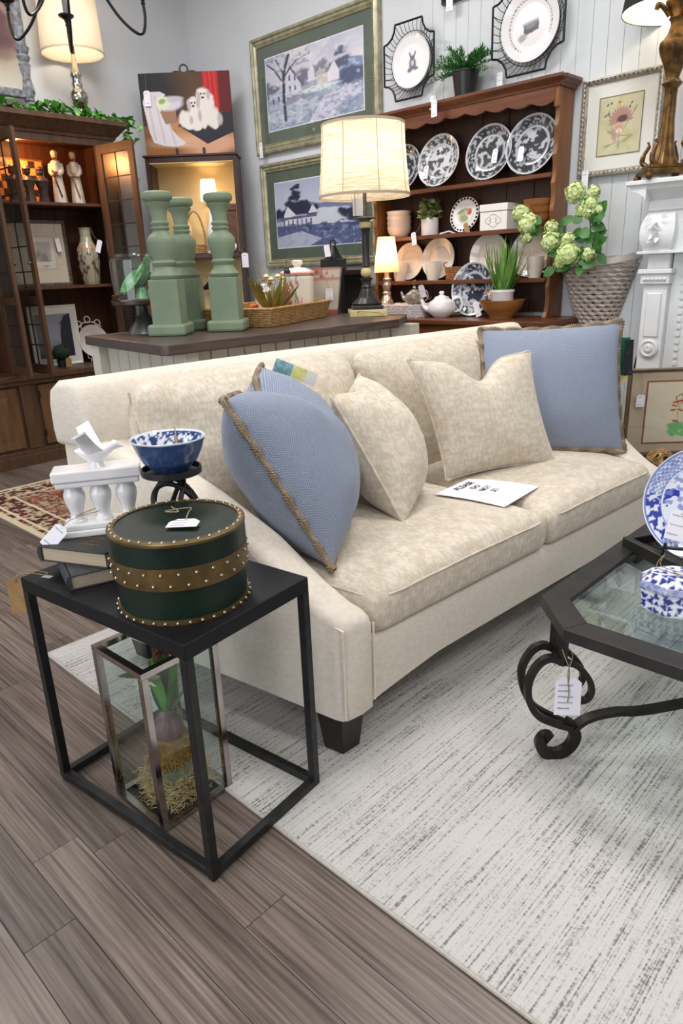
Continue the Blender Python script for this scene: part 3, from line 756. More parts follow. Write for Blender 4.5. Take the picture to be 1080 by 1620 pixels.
# two old books
def book(name, label, c, rz, w, d, h, z, cover):
    t = thing(name, label, 'book', (c[0], c[1], z), rz)
    m = MB(); m.box(-w / 2, w / 2, -d / 2, d / 2, 0, .003); m.build('back_cover', cover, t, bevel=.001, bseg=1)
    m = MB(); m.box(-w / 2, w / 2, -d / 2, d / 2, h - .003, h); m.build('front_cover', cover, t, bevel=.001, bseg=1)
    m = MB(); sp = [(w / 2 - .002 - .004 + .008 * math.cos(a), h / 2 + (h / 2 - .0005) * math.sin(a)) for a in np.linspace(-PI / 2, PI / 2, 9)]
    m = MB(); MB.loft(m, [[(-w / 2 - .003 - .006 * math.sin(PI * i / 8), y, h * i / 8) for i in range(9)] + [(-w / 2 + .003, y, h), (-w / 2 + .003, y, 0)] for y in (-d / 2, d / 2)]); m.build('spine', cover, t, True)
    m = MB(); m.box(-w / 2 + .003, w / 2 - .004, -d / 2 + .004, d / 2 - .004, .003, h - .003); m.build('pages', mat('book_pages', S(196, 180, 158), S(172, 154, 130), rough=.9, scale=8, stretch=(.4, .4, 60)), t)
    return t
M_BK1 = mat('book_cloth_dark', S(38, 40, 40), S(52, 53, 52), rough=.7, scale=60); M_BK2 = mat('book_cloth_slate', S(46, 50, 54), S(58, 62, 66), rough=.7, scale=60)
bk1 = book('book', 'dark cloth book lying flat on the black end table, beneath another', (-1.415, .668), 1.27, .165, .130, .034, TH, M_BK2)
bk2 = book('book', 'dark old book with gilt lettering under the white bird statuette', (-1.472, .700), .42, .178, .205, .036, TH + .034, M_BK1)
m = MB(); scribble(m, .10, .06, 3, random.Random(4)); m.v = [(x + .02, y - .045, z + .036) for x, y, z in m.v]; m.build('gilt_lettering', M_BRASS, bk2)
# white balustrade with a bird
ST = Vector((-1.487, .722, TH + .070)); SA = 1.02
st = thing('bird_statuette', 'white ceramic balustrade statuette with a bird on top', 'statuette', ST, SA)
def slab(z0, z1, hw, hd, nm):
    MB().box(-hw, hw, -hd, hd, z0, z1).build(nm, M_WHITE, st, bevel=.004)
slab(0, .016, .096, .036, 'base'); slab(.016, .030, .090, .031, 'base_step'); slab(.118, .132, .092, .033, 'rail'); slab(.132, .158, .098, .037, 'rail_cap')
for x in (-.058, .0, .058):
    MB().lathe([(.020, .028), (.021, .034), (.016, .040), (.015, .052), (.019, .066), (.024, .084), (.0245, .096), (.020, .108), (.017, .119)], 24, (x, 0, 0)).build('baluster', M_WHITE, st, True)
bird = MB(); rings = []
for x, r, z in ((-.042, .002, .196), (-.03, .010, .192), (-.012, .019, .184), (.006, .022, .182), (.022, .017, .188), (.034, .012, .196), (.044, .012, .203), (.053, .009, .203), (.060, .003, .199), (.068, .0008, .196)):
    rings.append([(x, r * .8 * math.cos(2 * PI * k / 12), z + r * math.sin(2 * PI * k / 12)) for k in range(12)])
bo = bird.loft(rings).build('bird', M_WHITE, st, True)
for s in (-1, 1):
    MB().loft([[(.012 - .02 * t, s * (.012 + .050 * t), .192 + .055 * t ** 1.3 + .0), (.022 - .030 * t, s * (.012 + .050 * t), .194 + .058 * t ** 1.2), (-.018 - .020 * t, s * (.010 + .050 * t), .188 + .05 * t), (-.01 - .020 * t, s * (.012 + .050 * t) , .186 + .05 * t)] for t in (0, .3, .6, .85, 1.0)]).build('wing', M_WHITE, bo, True)
MB().lathe([(.020, .157), (.016, .164), (.010, .172), (.008, .180)], 12, (.0, 0, 0)).build('perch', M_WHITE, bo, True)
price_tag(st, (-.108, -.052, .016), rotz(-SA) @ Vector((.676, .344, -.65)), rotz(-SA) @ Vector((.327, .651, .68)), .034, .062, 2, [(-.072, -.035, .045), (-.03, -.02, .052), (-.01, -.021, .055), (.0, .02, .054), (-.06, -.022, .050)], None, 9)
# blue bowl on an iron ring stand
CS = Vector((-1.333, .822, TH)); cs = thing('candle_stand', 'black iron candle stand of twisted rings behind the green box', 'candle stand', CS)
MB().lathe([(.062, 0), (.064, .003), (.060, .007), (.01, .010), (.001, .010)], 32).build('base', M_IRON, cs, True)
for k in range(3):
    a = k * PI / 3; m = MB(); P_ = []
    for i in range(33):
        t = 2 * PI * i / 32; n_ = Vector((math.cos(a * 2), math.sin(a * 2), .42)).normalized(); e1 = Vector((-math.sin(a * 2), math.cos(a * 2), 0)); e2 = n_.cross(e1); P_.append(Vector((0, 0, .103)) + n_ * .014 + e1 * (.060 * math.cos(t)) + e2 * (.094 * math.sin(t)))
    m.tube(P_[:-1], .006, 8, True).build('ring', M_IRON, cs, True)
MB().lathe([(.012, .196), (.012, .208), (.064, .212), (.067, .214), (.067, .228), (.0635, .228), (.0625, .2165), (.001, .2155)], 40).build('cup', M_IRON, cs, True)
# patterned bowl (lobed)
def bowl_cols(V, R, H, inside):
    V = np.array(V); th = np.arctan2(V[:, 1], V[:, 0]); r = np.hypot(V[:, 0], V[:, 1]); z = V[:, 2]
    A = Art(th / (2 * PI) * 4, z / H, S(232, 236, 244)); k = np.floor(th / (2 * PI) * 10).astype(int)
    n = fbm(th * 9, z / H * 9, 3); deep = (k % 2 == 0)
    A.put(np.where(deep, (n < .56), (n > .54)) * 1.0 * inside, S(42, 66, 118)); A.put((~inside.astype(bool)) * 1.0, S(50, 73, 116))
    A.put((~inside.astype(bool)) * (n > .6) * .5, S(74, 98, 140)); A.put((z > H * .955) * 1.0, S(226, 232, 244)); return A.c
bw_ = thing('porcelain_bowl', 'small lobed blue and white porcelain bowl on the iron stand', 'bowl', CS + Vector((0, 0, .2165)))
prof = [(.001, .004), (.030, .004), (.033, 0), (.037, .001), (.043, .010), (.060, .027), (.071, .050), (.077, .070), (.081, .080), (.080, .081), (.075, .072), (.068, .051), (.057, .030), (.038, .014), (.001, .012)]
fine = []
for (r0, z0), (r1, z1) in zip(prof[:-1], prof[1:]):
    for k in range(5): fine.append((r0 + (r1 - r0) * k / 5, z0 + (z1 - z0) * k / 5))
fine.append(prof[-1]); seg = 120
m = MB().lathe(fine, seg, mod=lambda a, z: 1 + .03 * abs(math.cos(a * 4)) * min(1, max(0, z) / .08), cap=False)
ins = np.repeat((np.arange(len(fine)) >= 46).astype(float), seg); m.c = bowl_cols(m.v, .081, .081, ins)
m.build('bowl', vcol('porcelain_print', .12, .5, .4), bw_, True)
MB().tube(spline([(.030, .01, .02), (.034, .01, .055), (.02, .006, .085), (.036, -.004, .074), (.05, -.01, .05), (.058, -.016, .07), (.015, .012, .088), (.0, .02, .098)], 5), .0016, 5).build('twine', M_TWINE, bw_, True)

# ------------------------------------------------------------------ glass lantern with a potted bulb
LC = Vector((-1.288, .696, 0)); LA = .03; lh = .415; lw = .100
lan = thing('glass_lantern', 'tall glass lantern box framed in polished metal under the end table', 'lantern', LC, LA)
fw_ = .016
for sx in (-1, 1):
    for sy in (-1, 1):
        MB().box(min(sx * lw, sx * (lw - fw_)), max(sx * lw, sx * (lw - fw_)), min(sy * lw, sy * (lw - fw_)), max(sy * lw, sy * (lw - fw_)), .012, lh - .014).build('corner_post', M_STEEL, lan, bevel=.001, bseg=1)
def frame_ring(z0, z1, nm):
    m = MB(); m.box(-lw, lw, -lw, -lw + fw_, z0, z1); m.box(-lw, lw, lw - fw_, lw, z0, z1); m.box(-lw, -lw + fw_, -lw + fw_, lw - fw_, z0, z1); m.box(lw - fw_, lw, -lw + fw_, lw - fw_, z0, z1)
    return m.build(nm, M_STEEL, lan)
frame_ring(lh - .014, lh, 'top_frame'); frame_ring(.003, .012, 'bottom_frame')
MB().box(-lw + .004, lw - .004, -lw + .004, lw - .004, 0.0, .004).build('base_plate', mat('lantern_base', S(60, 56, 54), rough=.3, metal=.6), lan)
for k in range(4):
    m = MB(); m.box(-lw + fw_, lw - fw_, lw - .006, lw - .004, .012, lh - .014); m.build('pane', M_GLASS, lan, rot=(0, 0, k * PI / 2))
# straw nest, moss pot, bulb and leaves: the arrangement inside
bulb = thing('potted_bulb', 'forced flower bulb with green leaves in a mossy pot inside the lantern', 'plant', LC + Vector((.01, 0, .005)))
rg = random.Random(11); m = MB()
for k in range(1300):
    a = rg.uniform(0, 2 * PI); r = .082 * math.sqrt(rg.uniform(.15, 1)); z = rg.uniform(.006, .085) * (1 - .45 * abs(r / .082 - .75)); c = Vector((r * math.cos(a), r * math.sin(a), z)); d = Vector((rg.uniform(-1, 1), rg.uniform(-1, 1), rg.uniform(-.5, .6))).normalized() * rg.uniform(.012, .03)
    e = c + d
    for v_ in (c, e): v_.x = max(-.085, min(.072, v_.x)); v_.y = max(-.083, min(.083, v_.y)); v_.z = max(.002, v_.z)
    m.tube([c, (c + e) / 2 + Vector((rg.uniform(-.006, .006), rg.uniform(-.006, .006), rg.uniform(-.004, .008))), e], .0010, 3)
so_ = m.build('straw', mat('straw', S(188, 154, 102), S(214, 186, 138), rough=.8, scale=30), bulb); so_['kind'] = 'stuff'
MB().lathe([(.001, .002), (.044, .002), (.054, .05), (.060, .095), (.058, .100), (.001, .098)], 24, mod=lambda a, z: 1 + .04 * math.sin(a * 5 + z * 60)).build('pot', mat('moss_pot', S(104, 106, 84), S(150, 150, 128), rough=.9, scale=30, bump=.4), bulb, True)
m = MB()
for k in range(300):
    a = rg.uniform(0, 2 * PI); z = rg.uniform(.10, .165); R_ = .050 * (1 - .2 * (z - .10) / .06); c = Vector((R_ * math.cos(a), R_ * math.sin(a), z)); d = Vector((rg.uniform(-1, 1), rg.uniform(-1, 1), rg.uniform(-1, .4))).normalized() * .02
    m.tube([c, c + d * .5 + Vector((.3 * math.cos(a), .3 * math.sin(a), 0)) * .012, c + d], .0012, 3)
q = m.build('moss', mat('dry_moss', S(146, 106, 44), S(176, 138, 72), rough=.9, scale=40), bulb); q['kind'] = 'stuff'
MB().lathe([(.046, .098), (.049, .13), (.044, .165), (.001, .172)], 20).build('root_ball', mat('root_ball', S(120, 86, 40), S(150, 112, 58), rough=.95, scale=60, bump=.5), bulb, True)
MB().lathe([(.030, .160), (.037, .180), (.033, .200), (.020, .222), (.013, .236), (.001, .238)], 24, mod=lambda a, z: 1 + .03 * math.sin(6 * a)).build('bulb', mat('bulb_skin', S(92, 66, 70), S(124, 94, 92), rough=.5, scale=14, stretch=(6, 6, 1)), bulb, True)
for k, (a, L_, ln, bn) in enumerate(((.3, .17, .35, .1), (1.6, .16, .25, .15), (2.7, .175, .3, .2), (4.0, .15, .4, .3), (5.2, .165, .25, .1), (.9, .12, 1.0, .3))):
    d = (ln * math.cos(a), ln * math.sin(a), 1); MB().leaf((.006 * math.cos(a), .006 * math.sin(a), .225), d, (math.cos(a), math.sin(a), -.3), L_, .036, bn, 7).build('leaf', M_GREEN, bulb, True, auto=180)
MB().leaf((-.01, -.02, .33), (-.75, -.5, .05), (0, 0, 1), .085, .030, .15, 6).build('leaf', M_GREEN, bulb, True, auto=180)
m = MB()
for k in range(14):
    a = rg.uniform(0, 2 * PI); m.leaf((.012, -.045, .345), (math.cos(a), math.sin(a) * .6 - .2, rg.uniform(-.6, .7)), (0, -1, 0), .034, .014, .2, 3)
m.build('blossom', mat('cream_petals', S(206, 204, 172), S(226, 226, 204), rough=.6, scale=30), bulb)
m = MB()
for k in range(10):
    a = rg.uniform(0, 2 * PI); m.leaf((-.012, .012, .392), (math.cos(a), math.sin(a), rg.uniform(-.6, .3)), (0, 0, 1), .032, .018, .5, 3)
m.build('dried_flower', mat('dried_petals', S(92, 48, 34), S(140, 96, 78), rough=.8, scale=30), bulb)

# ------------------------------------------------------------------ coffee table
CT = Vector((-.20, 1.95, 0)); ZT = .42
ct = thing('coffee_table', 'black iron coffee table with glass top and scrolled legs', 'coffee table', CT)
x0, x1, y0, y1, ck = -.733 - CT.x, .40 - CT.x, 1.318 - CT.y, 2.75 - CT.y, .121
def octo(i): return [(x0 + i, y0 + ck + i * .41), (x0 + ck + i * .41, y0 + i), (x1 - ck - i * .41, y0 + i), (x1 - i, y0 + ck + i * .41), (x1 - i, y1 - ck - i * .41), (x1 - ck - i * .41, y1 - i), (x0 + ck + i * .41, y1 - i), (x0 + i, y1 - ck - i * .41)]
M_FRAME = mat('table_frame', S(30, 28, 27), S(44, 41, 39), rough=.42, metal=.2, scale=16)
O_, I_ = octo(0), octo(.062)
for k in range(8):
    a, b_, c, d = O_[k], O_[(k + 1) % 8], I_[(k + 1) % 8], I_[k]
    MB().prism([a, b_, c, d], ZT - .030, ZT).build('frame_rail', M_FRAME, ct, bevel=.0015, bseg=1)
CRY = 2.030 - CT.y
M_TGLASS = glass_thin('table_glass', (.80, .88, .86), 1.5)
Ii = octo(.064)
MB().prism(Ii, ZT - .014, ZT - .008).build('glass_pane', M_TGLASS, ct)
def scroll_leg(px, py, sx, sy):
    """leg at a cut corner: two short posts, paired C-scrolls, splayed foot. Outward is (-sx,-sy)"""
    o = Vector((-sx, -sy, 0)).normalized(); s = Vector((-o.y, o.x, 0)); c = Vector((px, py, 0))
    def pt(a, z, k): return c + o * a + s * k + Vector((0, 0, z))
    L_ = MB().tube([pt(-.022, .300, -.034), pt(-.022, .300, .034)], 0, flat=(.014, .014), up=(0, 0, 1)).build('leg', M_IRONDARK, ct)
    for k in (-.030, .030):
        MB().box(-.009, .009, -.009, .009, .296, ZT - .029, Matrix.Translation(pt(-.022, 0, k))).build('post', M_IRONDARK, L_)
        prof = [(-.022, .302), (.008, .314), (.036, .296), (.055, .250), (.049, .195), (.022, .148), (-.025, .118), (-.066, .098)]
        kk = lambda i: k * (1 - .85 * max(0, (i - 3) / 4) ** 1.3)
        MB().tube(spline([pt(a, z, kk(i)) for i, (a, z) in enumerate(prof)], 6), 0, flat=(.016, .017), up=s).build('scroll', M_IRONDARK, L_, True)
        prof = [(-.022, .302), (-.055, .292), (-.086, .258), (-.098, .222), (-.090, .198), (-.072, .193), (-.062, .204), (-.068, .214)]
        MB().tube(spline([pt(a, z, k) for a, z in prof], 6), 0, flat=(.013, .014), up=s).build('scroll', M_IRONDARK, L_, True)
    prof = [(-.050, .112), (-.070, .096), (-.079, .066), (-.064, .034), (-.034, .0185), (-.006, .026), (.007, .052), (-.003, .073), (-.016, .066)]
    MB().tube(spline([pt(a, z, 0) for a, z in prof], 6), 0, flat=(.028, .018), up=s).build('foot', M_IRONDARK, L_, True)
    return pt
hc = ck / 2
for (px, py, sx, sy) in ((x0 + hc, y0 + hc, 1, 1), (x1 - hc, y0 + hc, -1, 1), (x0 + hc, y1 - hc, 1, -1), (x1 - hc, y1 - hc, -1, -1)):
    q_ = scroll_leg(px, py, sx, sy)
    if sx > 0 and sy > 0: lp = q_
cx, cy = (x0 + x1) / 2, (y0 + y1) / 2
for sx, sy in ((1, 1), (-1, 1), (1, -1), (-1, -1)):
    ax, ay = (x0 + hc + .052 if sx > 0 else x1 - hc - .052), (y0 + hc + .052 if sy > 0 else y1 - hc - .052)
    P_ = [(ax, ay, .094), (ax + sx * .025, ay + sy * .03, .118), (ax + sx * .07, ay + sy * .075, .132), (ax + sx * .14, ay + sy * .15, .134), (cx - sx * .1, cy - sy * .12, .134), (cx, cy, .134)]
    MB().tube(spline(P_, 6), 0, flat=(.028, .011), up=(0, 0, 1)).build('stretcher', M_IRONDARK, ct, True)
tp_ = lp(-.030, .228, .062)
price_tag(ct, tp_, (.79, .61, 0), (-.05, .05, 1), .060, .098, 5, [lp(-.03, .30, .055), lp(-.018, .335, .045), lp(-.022, .345, .02), lp(-.04, .33, .045), lp(-.028, .29, .056), lp(-.03, .24, .066), lp(-.028, .215, .066)], None, 21)

# lidded porcelain box on the glass
def blueblots(A, sc=9, thr=.57):
    A.speck(S(44, 48, 140), sc, thr, .03); A.speck(S(120, 130, 196), sc * 1.3, .62, .05, amt=.6)
def dots(u, v, cell, seed=0):
    """scattered petal blots: distance field to one jittered blot per cell"""
    best = np.full(len(u), 9.0); cu, cv = np.floor(u / cell).astype(int), np.floor(v / cell).astype(int)
    for di in (-1, 0, 1):
        for dj in (-1, 0, 1):
            a, b_ = cu + di, cv + dj; h1 = _tab[(a * 7 + seed) % 256, (b_ * 13 + 5) % 256]; h2 = _tab[(a * 11 + 3) % 256, (b_ * 5 + seed) % 256]; h3 = _tab[(a * 3 + 9) % 256, (b_ * 17 + 2) % 256]
            x, y = (a + .2 + .6 * h1) * cell, (b_ + .2 + .6 * h2) * cell; th = np.arctan2(v - y, u - x)
            best = np.minimum(best, np.hypot(u - x, v - y) / (cell * (.20 + .26 * h3) * (1 + .28 * np.cos(3 * th + 6 * h1))))
    return best
def flower_cols(V, sc):
    V = np.array(V); th = np.arctan2(V[:, 1], V[:, 0]); R_ = np.hypot(V[:, 0], V[:, 1]); q = np.where(V[:, 2] > .074, 1, 0); n = np.where(q, dots(V[:, 0], V[:, 1], .017, 2), dots(th * .075, V[:, 2], .017, 7)); A = Art(th, V[:, 2], S(232, 234, 242))
    A.put((n < 1.0) * 1.0, S(52, 56, 140)); A.put(((n >= 1.0) & (n < 1.25)) * .6, S(150, 158, 206)); return A
GB = Vector((-.458, 1.590, ZT - .008)); gj = thing('porcelain_box', 'octagonal blue and white lidded porcelain box on the glass', 'porcelain box', GB, .35)
def octlathe(prof, n=8, k=14):
    pr = []
    for (a, z), (b_, z2) in zip(prof[:-1], prof[1:]):
        for i in range(k): pr.append((a + (b_ - a) * i / k, z + (z2 - z) * i / k))
    pr.append(prof[-1])
    return MB().lathe(pr, 200, mod=lambda a, z: math.cos(PI / n) / math.cos(((a + PI / n) % (2 * PI / n)) - PI / n) * 1.04, sx=1.25, sy=.86, cap=False)
m = octlathe([(.001, .0), (.066, .0), (.070, .006), (.074, .050), (.070, .054)]); A = flower_cols(m.v, 2.4); m.c = A.c; m.build('body', vcol('porcelain_print'), gj, True, auto=25)
m = octlathe([(.076, .054), (.078, .060), (.074, .072), (.058, .088), (.050, .090), (.001, .092)]); A = flower_cols(m.v, 2.4); z = np.array(m.v)[:, 2]; A.put(((z > .056) & (z < .074)) * .8, S(150, 158, 196)); m.c = A.c; gl = m.build('lid', vcol('porcelain_print'), gj, True, auto=25)
price_tag(gj, (.068, -.060, .070), (.8, .5, .1), (-.25, .5, .8), .046, .060, 3, [(.03, -.03, .098), (-.02, -.02, .096), (-.06, .01, .097), (-.045, .02, .125), (-.05, .01, .098), (.02, -.02, .098)], None, 31)
# dark wooden tray with a display plate on an easel, beyond the cross bar
tr = thing('serving_tray', 'dark slatted wooden tray set at an angle on the coffee table', 'tray', (-.4075, 1.9075, ZT - .008), -.495)
for k in range(6): MB().box(-.235, .235, -.165 + k * .056, -.165 + k * .056 + .051, .004, .014).build('slat', M_FRAME, tr, bevel=.001, bseg=1)
for s in (-1, 1):
    MB().box(-.25, .25, s * .172 - .010, s * .172 + .010, 0, .036).build('tray_side', M_FRAME, tr, bevel=.002, bseg=1)
    MB().box(s * .24 - .010, s * .24 + .010, -.162, .162, 0, .036).build('tray_end', M_FRAME, tr, bevel=.002, bseg=1)
def willow(V, R, blue=S(48, 62, 168), mid=S(120, 136, 206), paper=S(232, 236, 246), seed=0):
    V = np.array(V); r = np.hypot(V[:, 0], V[:, 1]) / R; th = np.arctan2(V[:, 1], V[:, 0]); A = Art(V[:, 0] / R, V[:, 1] / R, paper)
    lat = (np.abs(np.sin(th * 26 + r * 40)) < .35) | (np.abs(np.sin(th * 26 - r * 40)) < .35)
    n = fbm(A.u * 6 + seed, A.v * 6 + 3, 3); n2 = fbm(A.u * 13 + seed, A.v * 13, 2)
    rim = (r > .70) & (r < .96); sec = (np.sin(th * 3 + .6) > -.1)
    A.put((rim & sec & lat) * 1.0, mid); A.put((rim & ~sec & (n2 > .52)) * 1.0, blue); A.put((rim & sec & ~lat & (n2 > .55)) * .5, mid)
    A.put(((np.abs(r - .70) < .012) | (np.abs(r - .965) < .012)) * 1.0, mid)
    c = r < .66; A.put((c & (n > .57)) * 1.0, blue); A.put((c & (n2 > .60)) * .8, mid); return A.c
def plate_mesh(R, depth, colf, nr=26, seg=110):
    """round plate in local XY facing +Z"""
    pr = [(1e-4, 0)]
    for i in range(1, nr + 1):
        t = i / nr; z = 0 if t < .6 else depth * ((t - .6) / .4) ** 1.3 * (1 if t > .66 else .8); pr.append((R * t, z))
    pr += [(R, depth - .003), (R * .66, -.003), (1e-4, -.004)]
    m = MB().lathe(pr, seg, cap=False); m.c = colf(m.v); return m
def stand_plate(o, base, face, tilt):
    """stand a plate (its local Z is the face) upright at base, facing direction 'face' and leaning back"""
    f = Vector((face[0], face[1], 0)).normalized(); z = (f * math.cos(tilt) + Vector((0, 0, 1)) * math.sin(tilt)).normalized(); x = Vector((0, 0, 1)).cross(z).normalized(); y = z.cross(x)
    o.matrix_world = Matrix(((x.x, y.x, z.x, base[0]), (x.y, y.y, z.y, base[1]), (x.z, y.z, z.z, base[2]), (0, 0, 0, 1)))
    return y
pz = thing('display_plate', 'large blue and white willow plate standing in the dark tray', 'plate', (-.498, 1.838, ZT + .007))
pR = .150
R_ = Matrix.Rotation(0, 4, 'Z')
fd = Vector((.40, -.91, 0)).normalized(); tl = .33; zz_ = fd * math.cos(tl) + Vector((0, 0, math.sin(tl))); xx = Vector((0, 0, 1)).cross(zz_).normalized(); yy = zz_.cross(xx); cc = yy * (pR) + Vector((.0, .0, .012))
m = plate_mesh(pR, .022, lambda V: willow(V, pR), 70, 260); m.v = [tuple(xx * a + yy * b_ + zz_ * c + cc) for a, b_, c in m.v]; m.build('plate', vcol('porcelain_print'), pz, True)
es = MB(); q = lambda a, b_, c: xx * a + yy * b_ + zz_ * c + cc
for s in (-1, 1):
    es.tube([q(s * .09, -pR * .3, -.012), q(s * .09, -pR * .80, -.012), q(s * .09, -pR * .80, .05), q(s * .09, -pR * .72, .055)], .004, 6)
    b0 = q(s * .09, -pR * .3, -.012); es.tube([b0, Vector((b0.x - fd.x * .10, b0.y - fd.y * .10, .012))], .004, 6)
    b1 = q(s * .09, -pR * .80, -.0); es.tube([b1, Vector((b1.x, b1.y, .010))], .004, 6)
es.tube([q(-.10, -pR * .80, .045), q(.10, -pR * .80, .045)], .005, 6)
es.build('easel', M_IRON, pz, True)
price_tag(pz, q(-.062, -.060, .030), xx - yy * .18, yy + xx * .2, .050, .080, 3, [q(-.05, -.03, .030), q(-.02, .0, .02), q(.0, .05, .02)], None, 41)
# ------------------------------------------------------------------ console / island behind the sofa
ZC = .95
co = thing('console_table', 'cream painted island with a dark wood top behind the sofa', 'console table', (-2.7, 2.3, 0))
cp = [(-2.345, 1.462), (-2.315, 1.480), (-2.275, 2.79), (-2.47, 3.10), (-3.10, 3.12), (-3.13, 1.56)]
lc = [(x + 2.7, y - 2.3) for x, y in cp]
M_CONTOP = mat('console_top_wood', S(58, 47, 42), S(84, 70, 62), rough=.38, scale=5, stretch=(12, 1, 12), detail=6)
MB().prism(lc, ZC - .040, ZC).build('tabletop', M_CONTOP, co, bevel=.004)
M_CREAM = mat('cream_panel_paint', S(206, 202, 190), S(196, 191, 178), rough=.55, scale=6)
bx0, bx1, by0, by1 = -3.06 + 2.7, -2.385 + 2.7, 1.60 - 2.3, 3.02 - 2.3
MB().box(bx0 + .02, bx1 - .02, by0 + .02, by1 - .02, .06, ZC - .04).build('body', M_CREAM, co)
MB().box(bx0 + .01, bx1 - .01, by0 + .01, by1 - .01, 0, .07).build('plinth', M_DARKWOOD, co)
for x, y in ((bx0, by0), (bx1, by0), (bx0, by1), (bx1, by1)): MB().box(x - .035, x + .035, y - .035, y + .035, 0, ZC - .04).build('corner_post', M_CREAM, co, bevel=.003, bseg=1)
x = bx0 + .04; k = 0
while x < bx1 - .09:
    MB().box(x, x + .082, by0 + .008, by0 + .022, .07, ZC - .045).build('panel_board', M_CREAM, co, bevel=.003, bseg=1); x += .088
y = by0 + .04
while y < by1 - .09:
    MB().box(bx1 - .022, bx1 - .008, y, y + .082, .07, ZC - .045).build('panel_board', M_CREAM, co, bevel=.003, bseg=1); y += .088

# three green balusters
M_SAGE = mat('sage_paint', S(114, 130, 106), S(128, 143, 119), rough=.55, scale=7, bump=.05, bscale=60)
BPR = [(.060, .244), (.066, .250), (.070, .262), (.064, .272), (.052, .284), (.046, .300), (.054, .310), (.056, .318), (.046, .328), (.050, .345), (.060, .372), (.064, .400), (.063, .418), (.052, .432), (.036, .446), (.034, .452), (.040, .458), (.041, .464), (.034, .470), (.040, .478), (.041, .485), (.033, .492), (.034, .515), (.042, .545), (.053, .558), (.056, .566), (.050, .570), (.064, .578), (.068, .592), (.064, .606), (.050, .612), (.046, .606), (.001, .604)]
def baluster(label, x, y, rz, s=.94):
    t = thing('baluster_candlestick', label, 'candlestick', (x, y, ZC), rz, 'green baluster candlesticks')
    MB().prism([(a * s * .088, b_ * s * .088) for a, b_ in ((-1, -1), (1, -1), (1, 1), (-1, 1))], 0, .052 * s).build('foot', M_SAGE, t, bevel=.012 * s)
    MB().box(-.066 * s, .066 * s, -.066 * s, .066 * s, .050 * s, .246 * s).build('block', M_SAGE, t, bevel=.003)
    MB().lathe([(r * s, z * s) for r, z in BPR], 40).build('turned_post', M_SAGE, t, True, auto=45)
baluster('sage green turned baluster candlestick nearest the console corner', -2.715, 1.760, .72)
baluster('sage green baluster candlestick half hidden behind the other two', -2.89, 1.985, .72)
baluster('sage green baluster candlestick standing next to the rattan tray', -2.640, 2.015, .72)

# cake stand with glass dome and a green ceramic bird under it
ck_ = thing('cake_stand', 'dark wooden cake stand with a metal foot under the glass dome', 'cake stand', (-2.965, 1.785, ZC))
MB().lathe([(.085, 0), (.082, .006), (.066, .030), (.040, .062), (.022, .085), (.018, .118), (.030, .126), (.001, .127)], 36).build('foot', mat('pewter', S(84, 84, 84), S(116, 116, 114), rough=.3, metal=.7, scale=9), ck_, True)
MB().lathe([(.001, .127), (.134, .127), (.138, .131), (.138, .146), (.134, .150), (.001, .150)], 48).build('plate', M_MAHOG, ck_, True)
dm = thing('glass_dome', 'clear glass cloche covering the green bird', 'cloche', (-2.965, 1.785, ZC + .150))
MB().lathe([(.122, .001), (.124, .150), (.122, .168), (.112, .178), (.08, .182), (.001, .183)], 48, cap=False).build('dome', glass_thin('dome_glass', (.95, .98, .97), 1.6), dm, True)
MB().lathe([(.098, .181), (.103, .188), (.101, .194), (.093, .194), (.091, .183)], 40, cap=False).build('top_ring', glass_thin('dome_glass'), dm, True)
gbv = thing('green_bird', 'green glazed ceramic bird under the glass dome', 'figurine', (-2.965, 1.785, ZC + .151), .5)
M_GGL = mat('green_glaze', S(66, 134, 70), S(150, 204, 150), rough=.2, coat=.4, scale=24)
rings = []
for x, r, z in ((-.095, .004, .022), (-.07, .016, .035), (-.04, .032, .055), (-.005, .044, .085), (.025, .046, .115), (.04, .036, .14), (.045, .030, .158), (.05, .022, .172), (.055, .008, .184)): rings.append([(x, r * math.cos(2 * PI * k / 14), z + r * .8 * math.sin(2 * PI * k / 14)) for k in range(14)])
MB().loft(rings).build('body', M_GGL, gbv, True)
for s in (-1, 1): MB().leaf((.03, s * .04, .12), (-1, s * .05, -.75), (0, s, .3), .15, .06, .05, 6).build('wing', M_GGL, gbv, True, auto=180)
MB().lathe([(.03, 0), (.026, .01), (.018, .05)], 12, (-.0, 0, 0)).build('stand', M_GGL, gbv, True)
price_tag(ck_, (-.01, -.128, .163), (.75, -.45, .32), (.35, .6, .2), .070, .030, 0, [(-.03, -.12, .152), (-.06, -.10, .155), (-.02, -.115, .158)], M_KRAFT, 3, 'kraft_tag')

# rattan tray: woven strands as rows
TF = Vector((-2.527, 2.178, ZC)); TR_ = Vector((-2.835, 2.88, ZC)); TL_ = Vector((-2.96, 2.31, ZC)); tv = TR_ - TF; ta = math.atan2(tv.y, tv.x); tlen = tv.length; twd = .44
tc_ = TF + tv / 2 + Vector((-math.sin(ta), math.cos(ta), 0)) * (twd / 2)
tray = thing('rattan_tray', 'rectangular woven rattan tray on the console', 'tray', tc_, ta)
a2, b2 = tlen / 2, twd / 2
MB().box(-a2 + .02, a2 - .02, -b2 + .02, b2 - .02, .002, .010).build('tray_floor', M_RATTAN, tray)
def rect_path(i, z, n=14):
    a, b_ = a2 - i, b2 - i; P_ = []
    for k in range(n): P_.append((-a + 2 * a * k / n, -b_, z))
    for k in range(n): P_.append((a, -b_ + 2 * b_ * k / n, z))
    for k in range(n): P_.append((a - 2 * a * k / n, b_, z))
    for k in range(n): P_.append((-a, b_ - 2 * b_ * k / n, z))
    return P_
